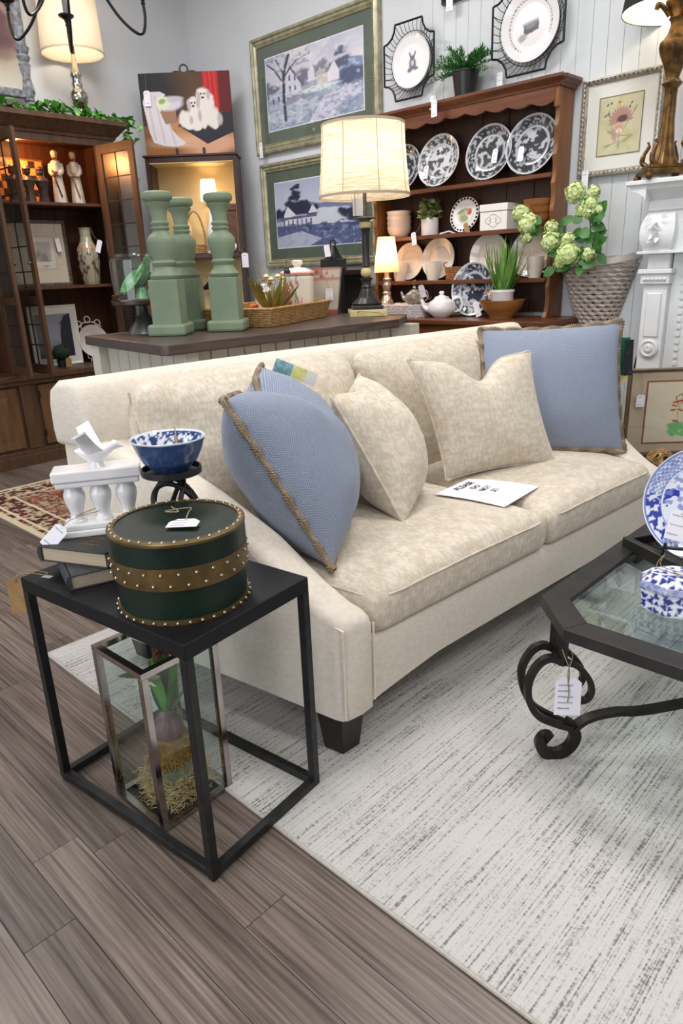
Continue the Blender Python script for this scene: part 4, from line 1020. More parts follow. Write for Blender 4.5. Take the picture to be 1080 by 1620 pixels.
for k in range(9):
    z = .006 + k * .0085; i0 = .022 - .0022 * k; P_ = [Vector((x, y, z + .0012 * math.sin(j * 1.571 + k * PI))) for j, (x, y, z) in enumerate(rect_path(i0, z, 26))]
    MB().tube(P_, .0052, 6, True).build('strand', M_RATTAN, tray, True)
MB().tube(rect_path(.001, .084), .0065, 6, True).build('rim', M_RATTAN, tray, True)

M_TOILE_R = S(178, 66, 58)
def toile_cols(V, sc, red=M_TOILE_R, thr=.53, zlo=0, zhi=9):
    V = np.array(V); th = np.arctan2(V[:, 1], V[:, 0]); A = Art(th, V[:, 2], S(232, 224, 212)); n = fbm(th * sc + 3, V[:, 2] * sc * 7, 4); n2 = fbm(th * sc * 3, V[:, 2] * sc * 20, 2)
    m = (V[:, 2] > zlo) & (V[:, 2] < zhi); A.put((m & (n > thr)) * .9, red); A.put((m & (n > thr) & (n2 > .55)) * .6, S(226, 190, 176)); return A
def dense(prof, k=6):
    pr = []
    for (a, z), (b_, z2) in zip(prof[:-1], prof[1:]):
        for i in range(k): pr.append((a + (b_ - a) * i / k, z + (z2 - z) * i / k))
    return pr + [prof[-1]]
sq = lambda a, z: 1.0 / max(abs(math.cos(a)), abs(math.sin(a))) ** .75
# canister with toile
cn = thing('toile_canister', 'large cream canister with red toile pattern and knobbed lid', 'canister', (-2.955, 2.755, ZC + .012), ta + .2)
m = MB().lathe(dense([(.001, 0), (.072, 0), (.076, .008), (.084, .205), (.078, .215)], 12), 100, mod=sq, cap=False); A = toile_cols(m.v, 2.2); m.c = A.c; m.build('body', vcol('toile_print', .2, .5, .3), cn, True)
m = MB().lathe(dense([(.088, .213), (.090, .222), (.085, .230), (.050, .248), (.020, .252), (.018, .258), (.030, .270), (.031, .284), (.020, .290), (.001, .291)], 4), 60, mod=lambda a, z: sq(a, z) if z < .25 else 1, cap=False); V = np.array(m.v); A = Art(V[:, 0], V[:, 2], S(232, 224, 212)); A.put(((V[:, 2] > .214) & (V[:, 2] < .229)) * .7, S(198, 104, 96)); m.c = A.c; m.build('lid', vcol('toile_print'), cn, True)
# smaller canister
cn2 = thing('toile_canister', 'small cream canister with red toile pattern behind the dried flowers', 'canister', (-3.04, 2.585, ZC + .012), ta)
m = MB().lathe(dense([(.001, 0), (.050, 0), (.054, .008), (.058, .125), (.052, .132)], 10), 80, cap=False); A = toile_cols(m.v, 3); m.c = A.c; m.build('body', vcol('toile_print'), cn2, True)
MB().lathe([(.060, .131), (.060, .138), (.035, .152), (.014, .157), (.020, .168), (.012, .176), (.001, .177)], 40).build('lid', M_WHITE, cn2, True)
# oil bottle with pourer
ob = thing('oil_bottle', 'clear glass oil bottle with a painted pattern and metal pourer', 'bottle', (-2.87, 2.60, ZC + .012), ta)
M_BOT = glass_thin('bottle_glass', (.86, .93, .90), 1.8)
MB().lathe([(.001, .001), (.040, .001), (.043, .006), (.043, .125), (.036, .148), (.020, .178), (.015, .198), (.015, .222)], 4 * 8, mod=lambda a, z: sq(a, z) ** .6 if z < .16 else 1).build('bottle', M_BOT, ob, True)
MB().lathe([(.017, .222), (.018, .236), (.012, .244), (.010, .252)], 16).build('stopper', mat('black_rubber', S(30, 30, 30), rough=.5), ob, True)
MB().tube([(0, 0, .25), (0, 0, .285), (-.006, 0, .305), (-.012, 0, .318)], .0035, 6).build('pourer', M_STEEL, ob, True)
MB().lathe([(.036, .006), (.037, .03), (.001, .031)], 24).build('filling', mat('red_vinegar', S(140, 40, 34), rough=.3), ob, True)
for k, (x, z, c) in enumerate(((-.02, .07, 0), (.01, .085, 1), (.022, .06, 0), (-.008, .10, 1))):
    MB().leaf((x, -.0450, z), (rg.uniform(-.4, .4), 0, 1), (0, -1, 0), .028, .014, 0, 3).build('painted_leaf', M_GREEN if c else mat('painted_red', S(160, 60, 60), rough=.4), ob)
# dried flowers in a green pot
df = thing('dried_flowers', 'arrangement of cream flowers and olive leaves in a small green pot', 'plant', (-2.775, 2.395, ZC + .012)); df.scale = (1.3, 1.3, 1.12)
MB().lathe([(.001, 0), (.034, 0), (.040, .036), (.036, .038), (.001, .034)], 24).build('pot', mat('green_pot', S(34, 58, 40), rough=.5), df, True)
M_OLIVE = mat('olive_leaf', S(128, 122, 50), S(164, 152, 76), rough=.6, scale=12, rand=.2); M_CRM = mat('cream_flower', S(220, 206, 150), S(234, 224, 184), rough=.7, scale=30); M_ORG = mat('orange_bloom', S(206, 96, 40), rough=.6)
rg = random.Random(21)
for k in range(22):
    a = rg.uniform(0, 2 * PI); up = rg.uniform(.5, 1.8); MB().leaf((.01 * math.cos(a), .01 * math.sin(a), .034), (math.cos(a), math.sin(a), up), (math.cos(a), math.sin(a), -.5), rg.uniform(.11, .20), rg.uniform(.016, .028), rg.uniform(.05, .35), 5).build('leaf', M_OLIVE, df, True, auto=180)
for k in range(8):
    a = rg.uniform(0, 2 * PI); r = rg.uniform(.01, .06); z = rg.uniform(.13, .185); m = MB(); c = Vector((r * math.cos(a), r * math.sin(a), z))
    for j in range(9): b_ = 2 * PI * j / 9; m.leaf(c, (math.cos(b_), math.sin(b_), .5), (0, 0, 1), .034, .020, .3, 3)
    m.ball(c + Vector((0, 0, .008)), .010, 8, 4); m.tube([(0, 0, .03), c], .0015, 4); m.build('flower', M_CRM, df)
m = MB(); m.ball((-.055, -.045, .06), .018, 10, 6); m.ball((-.03, -.055, .065), .013, 10, 6); m.build('orange_bloom', M_ORG, df, True)
for k in range(5):
    a = rg.uniform(0, 2 * PI); MB().tube([(0, 0, .03), (.02 * math.cos(a), .02 * math.sin(a), .14), (.05 * math.cos(a), .05 * math.sin(a), rg.uniform(.22, .30))], .0011, 4).build('stem', M_OLIVE, df)
# rolled napkin
rn = thing('rolled_napkin', 'white rolled cloth lying in the tray beside the balusters', 'napkin', (-2.86, 2.235, ZC + .014), ta + 1.5)
m = MB(); P_ = [(-.10, 0, .026), (-.05, .002, .027), (0, 0, .026), (.05, -.002, .027), (.10, 0, .026)]; m.tube(P_, .026, 14); m.build('roll', mat('linen', S(226, 228, 216), S(208, 212, 198), rough=.9, scale=30), rn, True)
MB().lathe([(.027, -.008), (.029, -.004), (.029, .004), (.027, .008)], 20, M=Matrix.Translation((0.06, 0, .026)) @ Matrix.Rotation(PI / 2, 4, 'Y'), cap=False).build('ring', M_IRON, rn, True)
# red and cream planter
pn = thing('toile_planter', 'cream tapered planter with a red floral border and price tag', 'planter', (-2.985, 3.005, ZC), .72)
def planter_cols(V):
    A = toile_cols(V, 5.5, S(196, 96, 92), .50, .205, .245); z = A.v; A.put((((z > .194) & (z < .204)) | (z > .246)) * .75, S(206, 120, 114)); A.put((z < .022) * .9, S(170, 66, 60)); return A.c
m = MB().lathe(dense([(.001, 0), (.062, 0), (.064, .022), (.093, .255), (.097, .257), (.090, .258), (.062, .06), (.001, .05)], 16), 96, mod=lambda a, z: sq(a, z), cap=False); m.c = planter_cols(m.v); m.build('planter', vcol('toile_print'), pn, True)
price_tag(pn, (.020, -.095, .115), (.99, .05, 0), (0, .1, 1), .044, .062, 2, [(.015, -.095, .155), (.0, -.097, .20), (-.02, -.10, .215)], None, 51)

# ------------------------------------------------------------------ big table lamp on the console
LB = Vector((-2.63, 2.955, ZC)); la = PI / 4 + .02
lm_ = thing('table_lamp', 'tall black column lamp with a linen drum shade on the console', 'lamp', LB, la)
M_ONYX = mat('onyx', S(198, 178, 118), S(222, 208, 160), rough=.2, scale=8, coat=.4); M_BLK = mat('black_lacquer', S(28, 29, 31), S(40, 41, 42), rough=.35, scale=20)
MB().box(-.100, .100, -.100, .100, .0, .036).build('onyx_base', M_ONYX, lm_, bevel=.004)
MB().box(-.082, .082, -.082, .082, .036, .056).build('plinth', M_BLK, lm_, bevel=.005)
MB().lathe([(.075, .056), (.078, .066), (.066, .076), (.060, .084), (.048, .092), (.044, .100), (.040, .112), (.034, .130), (.028, .142), (.030, .150), (.027, .155), (.022, .165), (.026, .182), (.034, .192), (.034, .196), (.001, .197)], 40, mod=lambda a, z: 1 + (.05 * math.cos(8 * a) if z < .13 else 0)).build('carved_base', M_BLK, lm_, True, auto=40)
MB().ball((0, 0, .225), .031, 20, 12, 1, 1, .95).build('onyx_ball', M_ONYX, lm_, True)
MB().lathe([(.020, .250), (.023, .256), (.019, .262), (.0195, .40), (.021, .43), (.028, .440), (.024, .446)], 24).build('column', M_BLK, lm_, True)
MB().lathe([(.022, .444), (.030, .452), (.033, .464), (.028, .474), (.02, .478)], 24).build('onyx_collar', M_ONYX, lm_, True)
MB().lathe([(.018, .476), (.05, .486), (.056, .492), (.053, .498), (.012, .500), (.010, .52), (.010, .64)], 32, mod=lambda a, z: 1 + (.08 * math.cos(8 * a) if .48 < z < .499 else 0)).build('drip_pan', MATS['pewter'], lm_, True)
SH0, SH1 = .598, .925
def linen_shade():
    m, nt, b = new_mat('linen_shade'); L = nt.links.new; N = nt.nodes.new
    tc = N('ShaderNodeTexCoord'); mp = N('ShaderNodeMapping'); mp.inputs['Scale'].default_value = (3, 3, 60); L(tc.outputs['Object'], mp.inputs[0])
    n = N('ShaderNodeTexNoise'); n.inputs['Scale'].default_value = 4; n.inputs['Detail'].default_value = 5; L(mp.outputs[0], n.inputs[0])
    r = N('ShaderNodeValToRGB'); r.color_ramp.elements[0].position = .36; r.color_ramp.elements[1].position = .52; r.color_ramp.elements[0].color = c4(S(190, 176, 150)); r.color_ramp.elements[1].color = c4(S(224, 214, 196)); L(n.outputs[0], r.inputs[0])
    L(r.outputs[0], b.inputs['Base Color']); b.inputs['Roughness'].default_value = .9
    tr_ = N('ShaderNodeBsdfTranslucent'); L(r.outputs[0], tr_.inputs[0]); mx = N('ShaderNodeMixShader'); mx.inputs[0].default_value = .55
    L(b.outputs[0], mx.inputs[1]); L(tr_.outputs[0], mx.inputs[2]); L(mx.outputs[0], nt.nodes['Material Output'].inputs[0]); return m
M_LINEN = linen_shade()
def shade(parent, prof, mtl, seg=64, nm='lamp_shade', trim=None, ribs=0):
    s = MB().lathe(prof, seg, cap=False).build(nm, mtl, parent, True, auto=180)
    if trim is not None:
        for r, z in (prof[0], prof[-1]): MB().lathe([(r - .0015, z - .006), (r + .0025, z - .006), (r + .0025, z + .006), (r - .0015, z + .006)], seg, cap=False).build('trim', trim, s, True)
    for k in range(ribs):
        a = 2 * PI * (k + .3) / ribs; MB().tube([((r + .001) * math.cos(a), (r + .001) * math.sin(a), z) for r, z in prof], .002, 5).build('seam', trim, s, True)
    return s
shade(lm_, [(.236, SH0), (.228, SH0 + .06), (.220, SH0 + .15), (.213, SH0 + .24), (.210, SH1)], M_LINEN, trim=mat('shade_trim', S(176, 164, 142), rough=.9), ribs=8)
MB().tube([(0, 0, .64), (0, 0, SH1 + .01)], .004, 6).build('harp', M_STEEL, lm_)
m = MB(); m.ball((0, 0, .76), .035, 14, 10); m.build('bulb', emis('bulb_glow', (1.0, .84, .60), 12), lm_, True)
MB().tube([(-.055, -.055, .62), (-.055, -.055, .37)], .0012, 4).build('pull_chain', M_BRASS, lm_)
# the lamp's own light
point_light('table_lamp_light', LB + Vector((0, 0, .76)), 11, (1.0, .84, .66), .045)
rm = rotz(-la); price_tag(lm_, rm @ Vector((.005, -.062, .545)), rm @ Vector((.74, .67, .0)), rm @ Vector((.12, .0, 1)), .050, .085, 0, [rm @ Vector((.0, -.05, .60)), rm @ Vector((.012, -.02, .66)), rm @ Vector((.02, -.03, .60))], None, 61)
MB().tube(spline([rm @ Vector(p) for p in ((.04, -.12, .022), (.09, -.16, .035), (.16, -.14, .03), (.215, -.12, .02), (.245, -.10, -.045), (.25, -.09, -.2))], 5), .003, 6).build('cord', mat('lamp_cord', S(176, 158, 96), rough=.5), lm_, True)

# ------------------------------------------------------------------ black pedestal with an iron lantern behind the console
bp_ = thing('black_stand', 'narrow black stand behind the planter by the pictures', 'stand', (-3.485, 3.62, 0))
MB().box(-.17, .17, -.15, .15, 1.16, 1.19).build('top', M_BLK, bp_, bevel=.003, bseg=1)
for sx in (-1, 1):
    for sy in (-1, 1): MB().box(sx * .15 - .018, sx * .15 + .018, sy * .13 - .018, sy * .13 + .018, 0, 1.16).build('leg', M_BLK, bp_)
MB().box(-.15, .15, -.13, .13, .80, .82).build('shelf', M_BLK, bp_); MB().box(-.15, .15, .125, .14, .82, 1.16).build('back_board', M_BLK, bp_)
ir = thing('iron_bell', 'black cast iron piece with a loop handle and tag on the black stand', 'ironware', (-3.50, 3.60, 1.19), .72)
MB().box(-.085, .085, -.06, .06, 0, .075).build('block', M_IRON, ir, bevel=.006); MB().lathe([(.065, .075), (.045, .10), (.03, .135), (.016, .16), (.001, .161)], 20).build('neck', M_IRON, ir, True)
m = MB(); m.tube([(.018 * math.cos(t), 0, .175 + .018 * math.sin(t)) for t in np.linspace(0, 2 * PI, 17)[:-1]], .005, 6, True); m.build('loop', M_IRON, ir, True)
price_tag(ir, (-.035, -.075, .125), (.9, .05, .1), (.1, .1, 1), .038, .075, 0, [(-.02, -.06, .165), (0, -.01, .185)], None, 63)
# ------------------------------------------------------------------ maple plate dresser on the back wall
DX0, DX1, DYF, DYB = -3.185, -1.933, 3.65, 3.815
dr = thing('plate_dresser', 'honey maple dresser with open plate shelves and scalloped apron', 'dresser', (-2.56, 3.6, 0))
def dl(x, y, z): return (x + 2.56, y - 3.6, z)
def dbox(nm, x0, x1, y0, y1, z0, z1, mt=None, bev=.002, par=None): return MB().box(x0 + 2.56, x1 + 2.56, y0 - 3.6, y1 - 3.6, z0, z1).build(nm, mt or M_MAPLEH, par or dr, bevel=bev, bseg=1)
def side_board(x):
    pr = [(DYB, .90), (DYB, 2.03)]; z = 2.03; pr.append((DYF, 2.03)); pr.append((DYF, 1.93))
    n = 60
    for k in range(n + 1):
        z = 1.93 - (1.93 - .93) * k / n; pr.append((DYF + .008 + .012 * abs(math.sin((z - .93) * PI / .13)), z))
    pr.append((DYF - .01, .905)); pr.append((DYF - .01, .90))
    M = Matrix(((0, 0, 1, x + 2.56), (1, 0, 0, -3.6), (0, 1, 0, 0), (0, 0, 0, 1)))
    MB().prism(pr, 0, .024, M).build('side_board', M_MAPLE, dr, bevel=.0015, bseg=1)
side_board(DX0); side_board(DX1 - .024)
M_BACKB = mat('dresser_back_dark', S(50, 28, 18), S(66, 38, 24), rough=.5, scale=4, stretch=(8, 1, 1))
nb_ = 7; wbd = (DX1 - DX0 - .05) / nb_
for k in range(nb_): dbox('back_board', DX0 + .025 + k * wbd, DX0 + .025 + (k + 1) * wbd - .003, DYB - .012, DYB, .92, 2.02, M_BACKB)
for z in (1.612, 1.352, 1.090):
    s = dbox('shelf', DX0 + .024, DX1 - .024, DYF + .012, DYB - .012, z, z + .020)
    dbox('plate_groove', DX0 + .026, DX1 - .026, DYF + .006, DYF + .012, z - .003, z + .017, M_MAPLEH, .002, s)
# scalloped apron and crown
pr = [(DX0 + .02, 2.03), (DX1 - .02, 2.03)]; n = 140
for k in range(n + 1):
    t = k / n; x = DX1 - .02 + (DX0 - DX1 + .04) * t; u = abs(t - .5) * 2
    pr.append((x, 1.985 - .028 * u - .016 * abs(math.sin(t * PI * 9))))
M = Matrix(((1, 0, 0, 2.56), (0, 0, 1, DYF - .004 - 3.6), (0, 1, 0, 0), (0, 0, 0, 1)))
MB().prism(pr, 0, .020, M).build('apron', M_MAPLEH, dr, bevel=.001, bseg=1)
cr = MB(); prof = [(0, 2.02), (.010, 2.022), (.012, 2.030), (.020, 2.040), (.036, 2.050), (.040, 2.054), (.040, 2.068), (0, 2.068)]
cr.loft([[(x + s * o + 2.56, DYF - o - 3.6, z) for o, z in prof] + [(x + s * 0 + 2.56, DYB - 3.6, 2.068), (x + 2.56, DYB - 3.6, 2.02)] for x, s in ((DX0, -1), (DX1, 1))]); cr.build('crown', M_MAPLEH, dr)
MB().loft([[(DX1 + 2.56 + o, y, z) for o, z in prof] for y in (DYF - 3.6 - .0, DYB - 3.6)]).build('crown_return', M_MAPLEH, dr)
MB().loft([[(DX1 + 2.56 + o * (1 if k else 0), DYF - 3.6 - o * (1 if not k else 0), z) for o, z in prof] for k in (0, 1)]).build('crown_corner', M_MAPLEH, dr)
# base cabinet
BX0, BX1, BYF = -3.30, -1.80, 3.38
dbox('counter', BX0, BX1, BYF, DYB, .872, .900, M_MAPLEH, .004)
dbox('case', BX0 + .03, BX1 - .03, BYF + .03, DYB, .06, .872, M_MAPLE)
dbox('plinth', BX0 + .02, BX1 - .02, BYF + .02, DYB, 0, .08)
for k in range(3):
    x = BX0 + .05 + k * .48; d = dbox('drawer', x, x + .44, BYF + .014, BYF + .032, .70, .84); MB().ball((x + .22 + 2.56, BYF + .004 - 3.6, .77), .016, 12, 8).build('knob', M_BRASS, d, True)
    d = dbox('door', x, x + .44, BYF + .014, BYF + .032, .10, .67); MB().ball((x + .40 + 2.56, BYF + .004 - 3.6, .40), .016, 12, 8).build('knob', M_BRASS, d, True)

# dishes ----------------------------------------------------------
M_PORC = vcol('porcelain_print', .12, .5, .4)
def transfer(seed, ink=S(50, 54, 66), paper=S(196, 200, 208), dark=.46):
    def f(V):
        V = np.array(V); R = np.hypot(V[:, 0], V[:, 1]).max(); r = np.hypot(V[:, 0], V[:, 1]) / R; u, v = V[:, 0] / R, V[:, 1] / R; A = Art(u, v, paper)
        n = fbm(u * 7 + seed, v * 7 + seed * 2, 4); n2 = fbm(u * 16 + seed, v * 16, 2)
        A.put(((r > .64) & (r < .95) & (n2 > dark - .02)) * 1.0, ink); A.put(((r < .56) & (n > dark)) * 1.0, ink); A.put(((r > .56) & (r < .62)) * .8, S(150, 154, 164)); A.put((r > .965) * 1.0, S(214, 216, 222)); return A.c
    return f
def upright_plate(name, label, cat, x, y, z, R, fn, face=(.0, -1), tilt=.22, group=None, depth=.018, parts=None, mtl=None, rx=1.0):
    """plate standing on edge: its lowest rim point rests at (x,y,z)"""
    t = thing(name, label, cat, (x, y, z), 0, group); f = Vector((face[0], face[1], 0)).normalized()
    zz = f * math.cos(tilt) + Vector((0, 0, math.sin(tilt))); xx = Vector((0, 0, 1)).cross(zz).normalized(); yy = zz.cross(xx); c = yy * R + zz * .004 - yy * .0
    m = plate_mesh(R, depth, fn, 22, 72); m.v = [tuple(xx * a * rx + yy * b_ + zz * c_ + c) for a, b_, c_ in m.v]
    m.build('plate', mtl or M_PORC, t, True); t['R'] = R
    return t, (lambda a, b_, c_: xx * a + yy * b_ + zz * c_ + c), xx, yy
Z1, Z2, Z3, Z4 = 1.632, 1.372, 1.110, .900
gp = 'black transfer plates on the top shelf'
tops = [(-2.985, .135, 3, 'black and white transfer plate partly hidden behind the lamp shade', 0), (-2.718, .146, 8, 'grey floral transfer plate with a pale centre bouquet', 1), (-2.375, .147, 13, 'dark glossy transfer plate between two others, tag at its right', 2), (-2.112, .152, 21, 'dark transfer plate with leafy border at the dresser right end', 3)]
for x, R, sd, lab, k in tops:
    t, q, xx, yy = upright_plate('transfer_plate', lab, 'plate', x, 3.700, Z1 + .003, R, transfer(sd, paper=S(214, 216, 222) if k == 1 else S(178, 182, 188), ink=S(84, 88, 94) if k == 1 else S(48, 51, 58), dark=.50 if k == 1 else .42), group=gp)
    if k: price_tag(t, q((-.075, .05, -.05)[k - 1], (-.06, -.03, -.045)[k - 1], .022), xx, yy, .034, .075, 3, [q((-.07, .055, -.045)[k - 1], 0, .022), q(-.03, .06, .016)], None, 70 + k)
    es = MB(); es.tube([q(-.05, -R * .85, .03), q(-.05, -R * .97, .03), q(-.05, -R * .97, -.02), q(-.02, -R * .2, -.035)], .003, 5); es.build('easel', mat('clear_acrylic', S(180, 186, 192), rough=.1), t, True)
# second row
def bowl_prof(R, H, th=.004): return [(.001, .006), (R * .5, .006), (R * .52, 0), (R * .62, 0), (R * .78, H * .22), (R * .92, H * .55), (R, H), (R - th, H), (R * .88, H * .55), (R * .72, H * .26), (.001, H * .2)]
M_STONE = mat('stoneware_cream', S(206, 184, 170), S(216, 196, 182), rough=.35, scale=20)
for k in range(4):
    t = thing('cream_bowl', ('lowest', 'second lowest', 'second highest', 'topmost')[k] + ' cream bowl in the nested stack on the dresser', 'bowl', (-3.035, 3.735, Z2 + .030 * k), 0, 'nested cream bowls')
    MB().lathe(bowl_prof(.078, .066), 36, cap=False).build('bowl', M_STONE, t, True)
pt = thing('potted_herb', 'small boxwood plant in a white cylinder pot with a tag', 'plant', (-2.785, 3.725, Z2))
MB().lathe([(.001, 0), (.050, 0), (.052, .004), (.053, .100), (.048, .100), (.046, .088), (.001, .086)], 32).build('pot', M_WHITEM, pt, True)
def bushy(parent, c, R, H, n, L, W, mt, seed, nm='leaf', up=.4):
    r = random.Random(seed); me = None
    for k in range(n):
        a = r.uniform(0, 2 * PI); rr = R * math.sqrt(r.uniform(0, 1)); z = r.uniform(0, H); p = Vector((c[0] + rr * math.cos(a) * (1 - .3 * z / H), c[1] + rr * math.sin(a) * (1 - .3 * z / H), c[2] + z))
        if me is None:
            me = MB(); me.leaf((0, 0, 0), (1, 0, 0), (0, 0, 1), L, W, .2, 3); me.leaf((0, 0, 0), (.6, .7, .3), (0, 0, 1), L * .8, W * .9, .2, 3); me.leaf((0, 0, 0), (.5, -.7, .4), (0, 0, 1), L * .85, W, .2, 3); o = me.build(nm, mt, parent, True, auto=180); me = o.data
        else: o = bpy.data.objects.new(nm, me); link(o, parent)
        o.location = p; o.rotation_euler = (r.uniform(-.8, .8), r.uniform(-1.2, .2), a); o.scale = [r.uniform(.7, 1.25)] * 3
M_BOXW = mat('boxwood_leaf', S(96, 116, 58), S(160, 172, 108), rough=.5, scale=20, rand=.3)
bushy(pt, (0, 0, .09), .072, .11, 120, .026, .014, M_BOXW, 5, 'sprig')
for k in range(7):
    a = k * .9; MB().tube([(0, 0, .085), (.05 * math.cos(a), .05 * math.sin(a), .17)], .0016, 4).build('stem', mat('twig', S(92, 74, 50), rough=.8), pt)
price_tag(pt, (-.062, -.080, -.015), (.95, .1, .2), (.2, .15, 1), .034, .075, 3, [(-.05, -.06, .03), (-.03, -.05, .07)], None, 81)
def fruit(V):
    V = np.array(V); R = np.hypot(V[:, 0], V[:, 1]).max(); r = np.hypot(V[:, 0], V[:, 1]) / R; th = np.arctan2(V[:, 1], V[:, 0]); A = Art(V[:, 0] / R, V[:, 1] / R, S(226, 224, 224))
    A.ell(-.12, -.05, .30, .40, S(172, 176, 140), .3, .5); A.ell(-.02, -.22, .28, .18, S(150, 158, 120), 0, .5); A.ell(.30, .16, .16, .20, S(196, 70, 48), .2, .3); A.ell(-.3, .2, .3, .08, S(130, 140, 110), .4, .5); A.ell(.1, .28, .2, .07, S(140, 150, 110), -.4, .5); return A.c
t, q, xx, yy = upright_plate('pierced_plate', 'small pierced-rim plate painted with fruit, kraft tag at its base', 'plate', -2.535, 3.715, Z2 + .003, .098, fruit, depth=.008)
for k in range(26):
    a = 2 * PI * k / 26; MB().lathe([(.0072, 0), (.001, .001)], 10, M=Matrix.Translation(q(.089 * math.cos(a), .089 * math.sin(a), .0085)) @ Vector((0, -1, .22)).to_track_quat('Z', 'Y').to_matrix().to_4x4()).build('rim_hole', mat('hole_dark', S(40, 26, 20), rough=.9), t)
price_tag(t, q(.045, -.085, .03), xx + yy * .5, yy - xx * .4, .030, .065, 0, [q(.055, -.04, .02), q(.07, 0, .012)], M_KRAFT, 83, 'kraft_tag')
MB().tube([q(-.06, -.10, -.01), q(-.09, -.09, .01), q(-.12, -.115, .06)], .005, 5).build('easel', M_WHITEM, t)
wx = thing('white_box', 'white lidded wooden box with a grey scroll crest', 'box', (-2.305, 3.735, Z2))
MB().box(-.088, .088, -.062, .060, 0, .098).build('body', M_WHITEM, wx, bevel=.002, bseg=1); MB().box(-.091, .091, -.065, .062, .100, .138).build('lid', M_WHITEM, wx, bevel=.002, bseg=1)
m = MB(); gm = mat('crest_grey', S(150, 150, 150), rough=.7)
m.tube([(.045 * math.cos(a) * (1 + .12 * math.cos(4 * a)), -.0625, .050 + .030 * math.sin(a) * (1 + .12 * math.cos(4 * a))) for a in np.linspace(0, 2 * PI, 49)[:-1]], .0014, 4, True)
for s in (-1, 1):
    for zz in (.058, .042): m.tube([(s * (.010 + .008 * math.cos(a) + .004 * a), -.0625, zz + .007 * math.sin(a)) for a in np.linspace(0, 5, 16)], .0012, 4)
m.build('crest', gm, wx); m = MB()
for z_ in (.0,): m.box(-.08, .08, -.0632, -.0628, .0985, .1005)
m.build('lid_line', M_INK, wx)
M_BOWLW = mat('wood_bowl', S(128, 78, 40), S(166, 108, 60), rough=.4, scale=5, stretch=(1, 1, 10))
for k in range(3):
    t = thing('wooden_bowl', ('lowest', 'middle', 'topmost')[k] + ' wooden bowl in the stack behind the green blossoms', 'bowl', (-2.055, 3.73, Z2 + .038 * k), 0, 'stacked wooden bowls')
    MB().lathe(bowl_prof(.082 + .002 * k, .065), 36, cap=False).build('bowl', M_BOWLW, t, True)
# third row: white plates with cups
M_IVORY = mat('ivory_glaze', S(224, 212, 200), rough=.25, coat=.3)
def plainw(V): V = np.array(V); r = np.hypot(V[:, 0], V[:, 1]); R = r.max(); A = Art(V[:, 0] / R, V[:, 1] / R, S(226, 216, 206)); A.put((np.abs(r / R - .6) < .02) * .5, S(186, 172, 160)); return A.c
for x, R, lab in ((-2.955, .113, 'plain cream plate standing behind a cup, nearest the small lamp'), (-2.73, .122, 'plain cream plate with a ring, standing behind the middle cup'), (-2.37, .125, 'plain cream plate standing behind the grassy plant'), (-2.095, .128, 'plain cream plate standing behind the handled cup at right')):
    upright_plate('cream_plate', lab, 'plate', x, 3.735, Z3 + .003, R, plainw, tilt=.16, group='cream plates on the lower shelf')
for x, lab, hs in ((-2.995, 'cream cup close behind the small lamp shade', 0), (-2.735, 'cream cup in front of the ringed plate', 0), (-2.04, 'cream cup with a looped handle at the shelf right end', 1)):
    t = thing('cream_cup', lab, 'cup', (x, 3.692, Z3), .3 if hs else 2.4, 'cream cups on the lower shelf')
    MB().lathe([(.001, .003), (.030, .003), (.034, .0), (.041, .03), (.047, .085), (.049, .112), (.045, .112), (.040, .05), (.001, .01)], 32, cap=False).build('cup', M_IVORY, t, True)
    MB().tube(spline([(.043, 0, .092), (.068, 0, .095), (.078, 0, .068), (.066, 0, .038), (.040, 0, .030)], 5), .0045, 8).build('handle', M_IVORY, t, True)
bs = thing('small_basket', 'small brown woven basket with a handle on the lower shelf', 'basket', (-2.585, 3.70, Z3), .2)
for k in range(7): MB().tube([(.045 * math.cos(a) * (1 + .03 * k) , .032 * math.sin(a) * (1 + .03 * k), .006 + k * .0105 + .001 * math.sin(9 * a + k * PI)) for a in np.linspace(0, 2 * PI, 41)[:-1]], .0055, 6, True).build('strand', mat('brown_wicker', S(124, 74, 36), S(160, 104, 58), rough=.6, scale=50), bs, True)
MB().tube(spline([(-.05, 0, .06), (-.068, 0, .095), (-.045, 0, .10)], 5), .004, 6).build('handle', MATS['brown_wicker'], bs, True); MB().lathe([(.001, .002), (.043, .002), (.043, .008), (.001, .008)], 20, sy=.7).build('basket_floor', MATS['brown_wicker'], bs)
# counter: wicker basket with board, lamp and teapot
wk = thing('wicker_basket', 'long whitewashed wicker basket carrying the small lamp and silver teapot', 'basket', (-2.86, 3.56, Z4), .0)
for k in range(8):
    P_ = []
    for j in range(64):
        a = 2 * PI * j / 64; c_, s_ = math.cos(a), math.sin(a); e = 3.2; rr = (abs(c_) ** e + abs(s_) ** e) ** (-1 / e); P_.append((.185 * rr * c_ * (1 + .008 * k), .095 * rr * s_ * (1 + .012 * k) , .005 + k * .0095 + .0016 * (1 if (j + k) % 2 else -1)))
    MB().tube(P_, .0058, 6, True).build('strand', M_WICKWHITE, wk, True)
MB().box(-.165, .165, -.08, .08, .062, .072).build('inner_board', mat('pale_board', S(214, 190, 178), rough=.6), wk); MB().box(-.165, .165, -.08, .08, .001, .008).build('basket_floor', M_WICKWHITE, wk)
ZL = Z4 + .072
sl = thing('small_lamp', 'small lit lamp with a cream cone shade and silvered base', 'lamp', (-2.985, 3.545, ZL))
MB().lathe([(.050, 0), (.052, .008), (.042, .018), (.034, .034), (.028, .050), (.024, .058), (.030, .066), (.030, .074), (.022, .082), (.026, .100), (.030, .116), (.024, .128), (.020, .136), (.027, .146), (.027, .156), (.016, .165), (.014, .195)], 32).build('base', mat('warm_silver', S(214, 190, 172), S(160, 136, 122), rough=.22, metal=.7, scale=30), sl, True, auto=50)
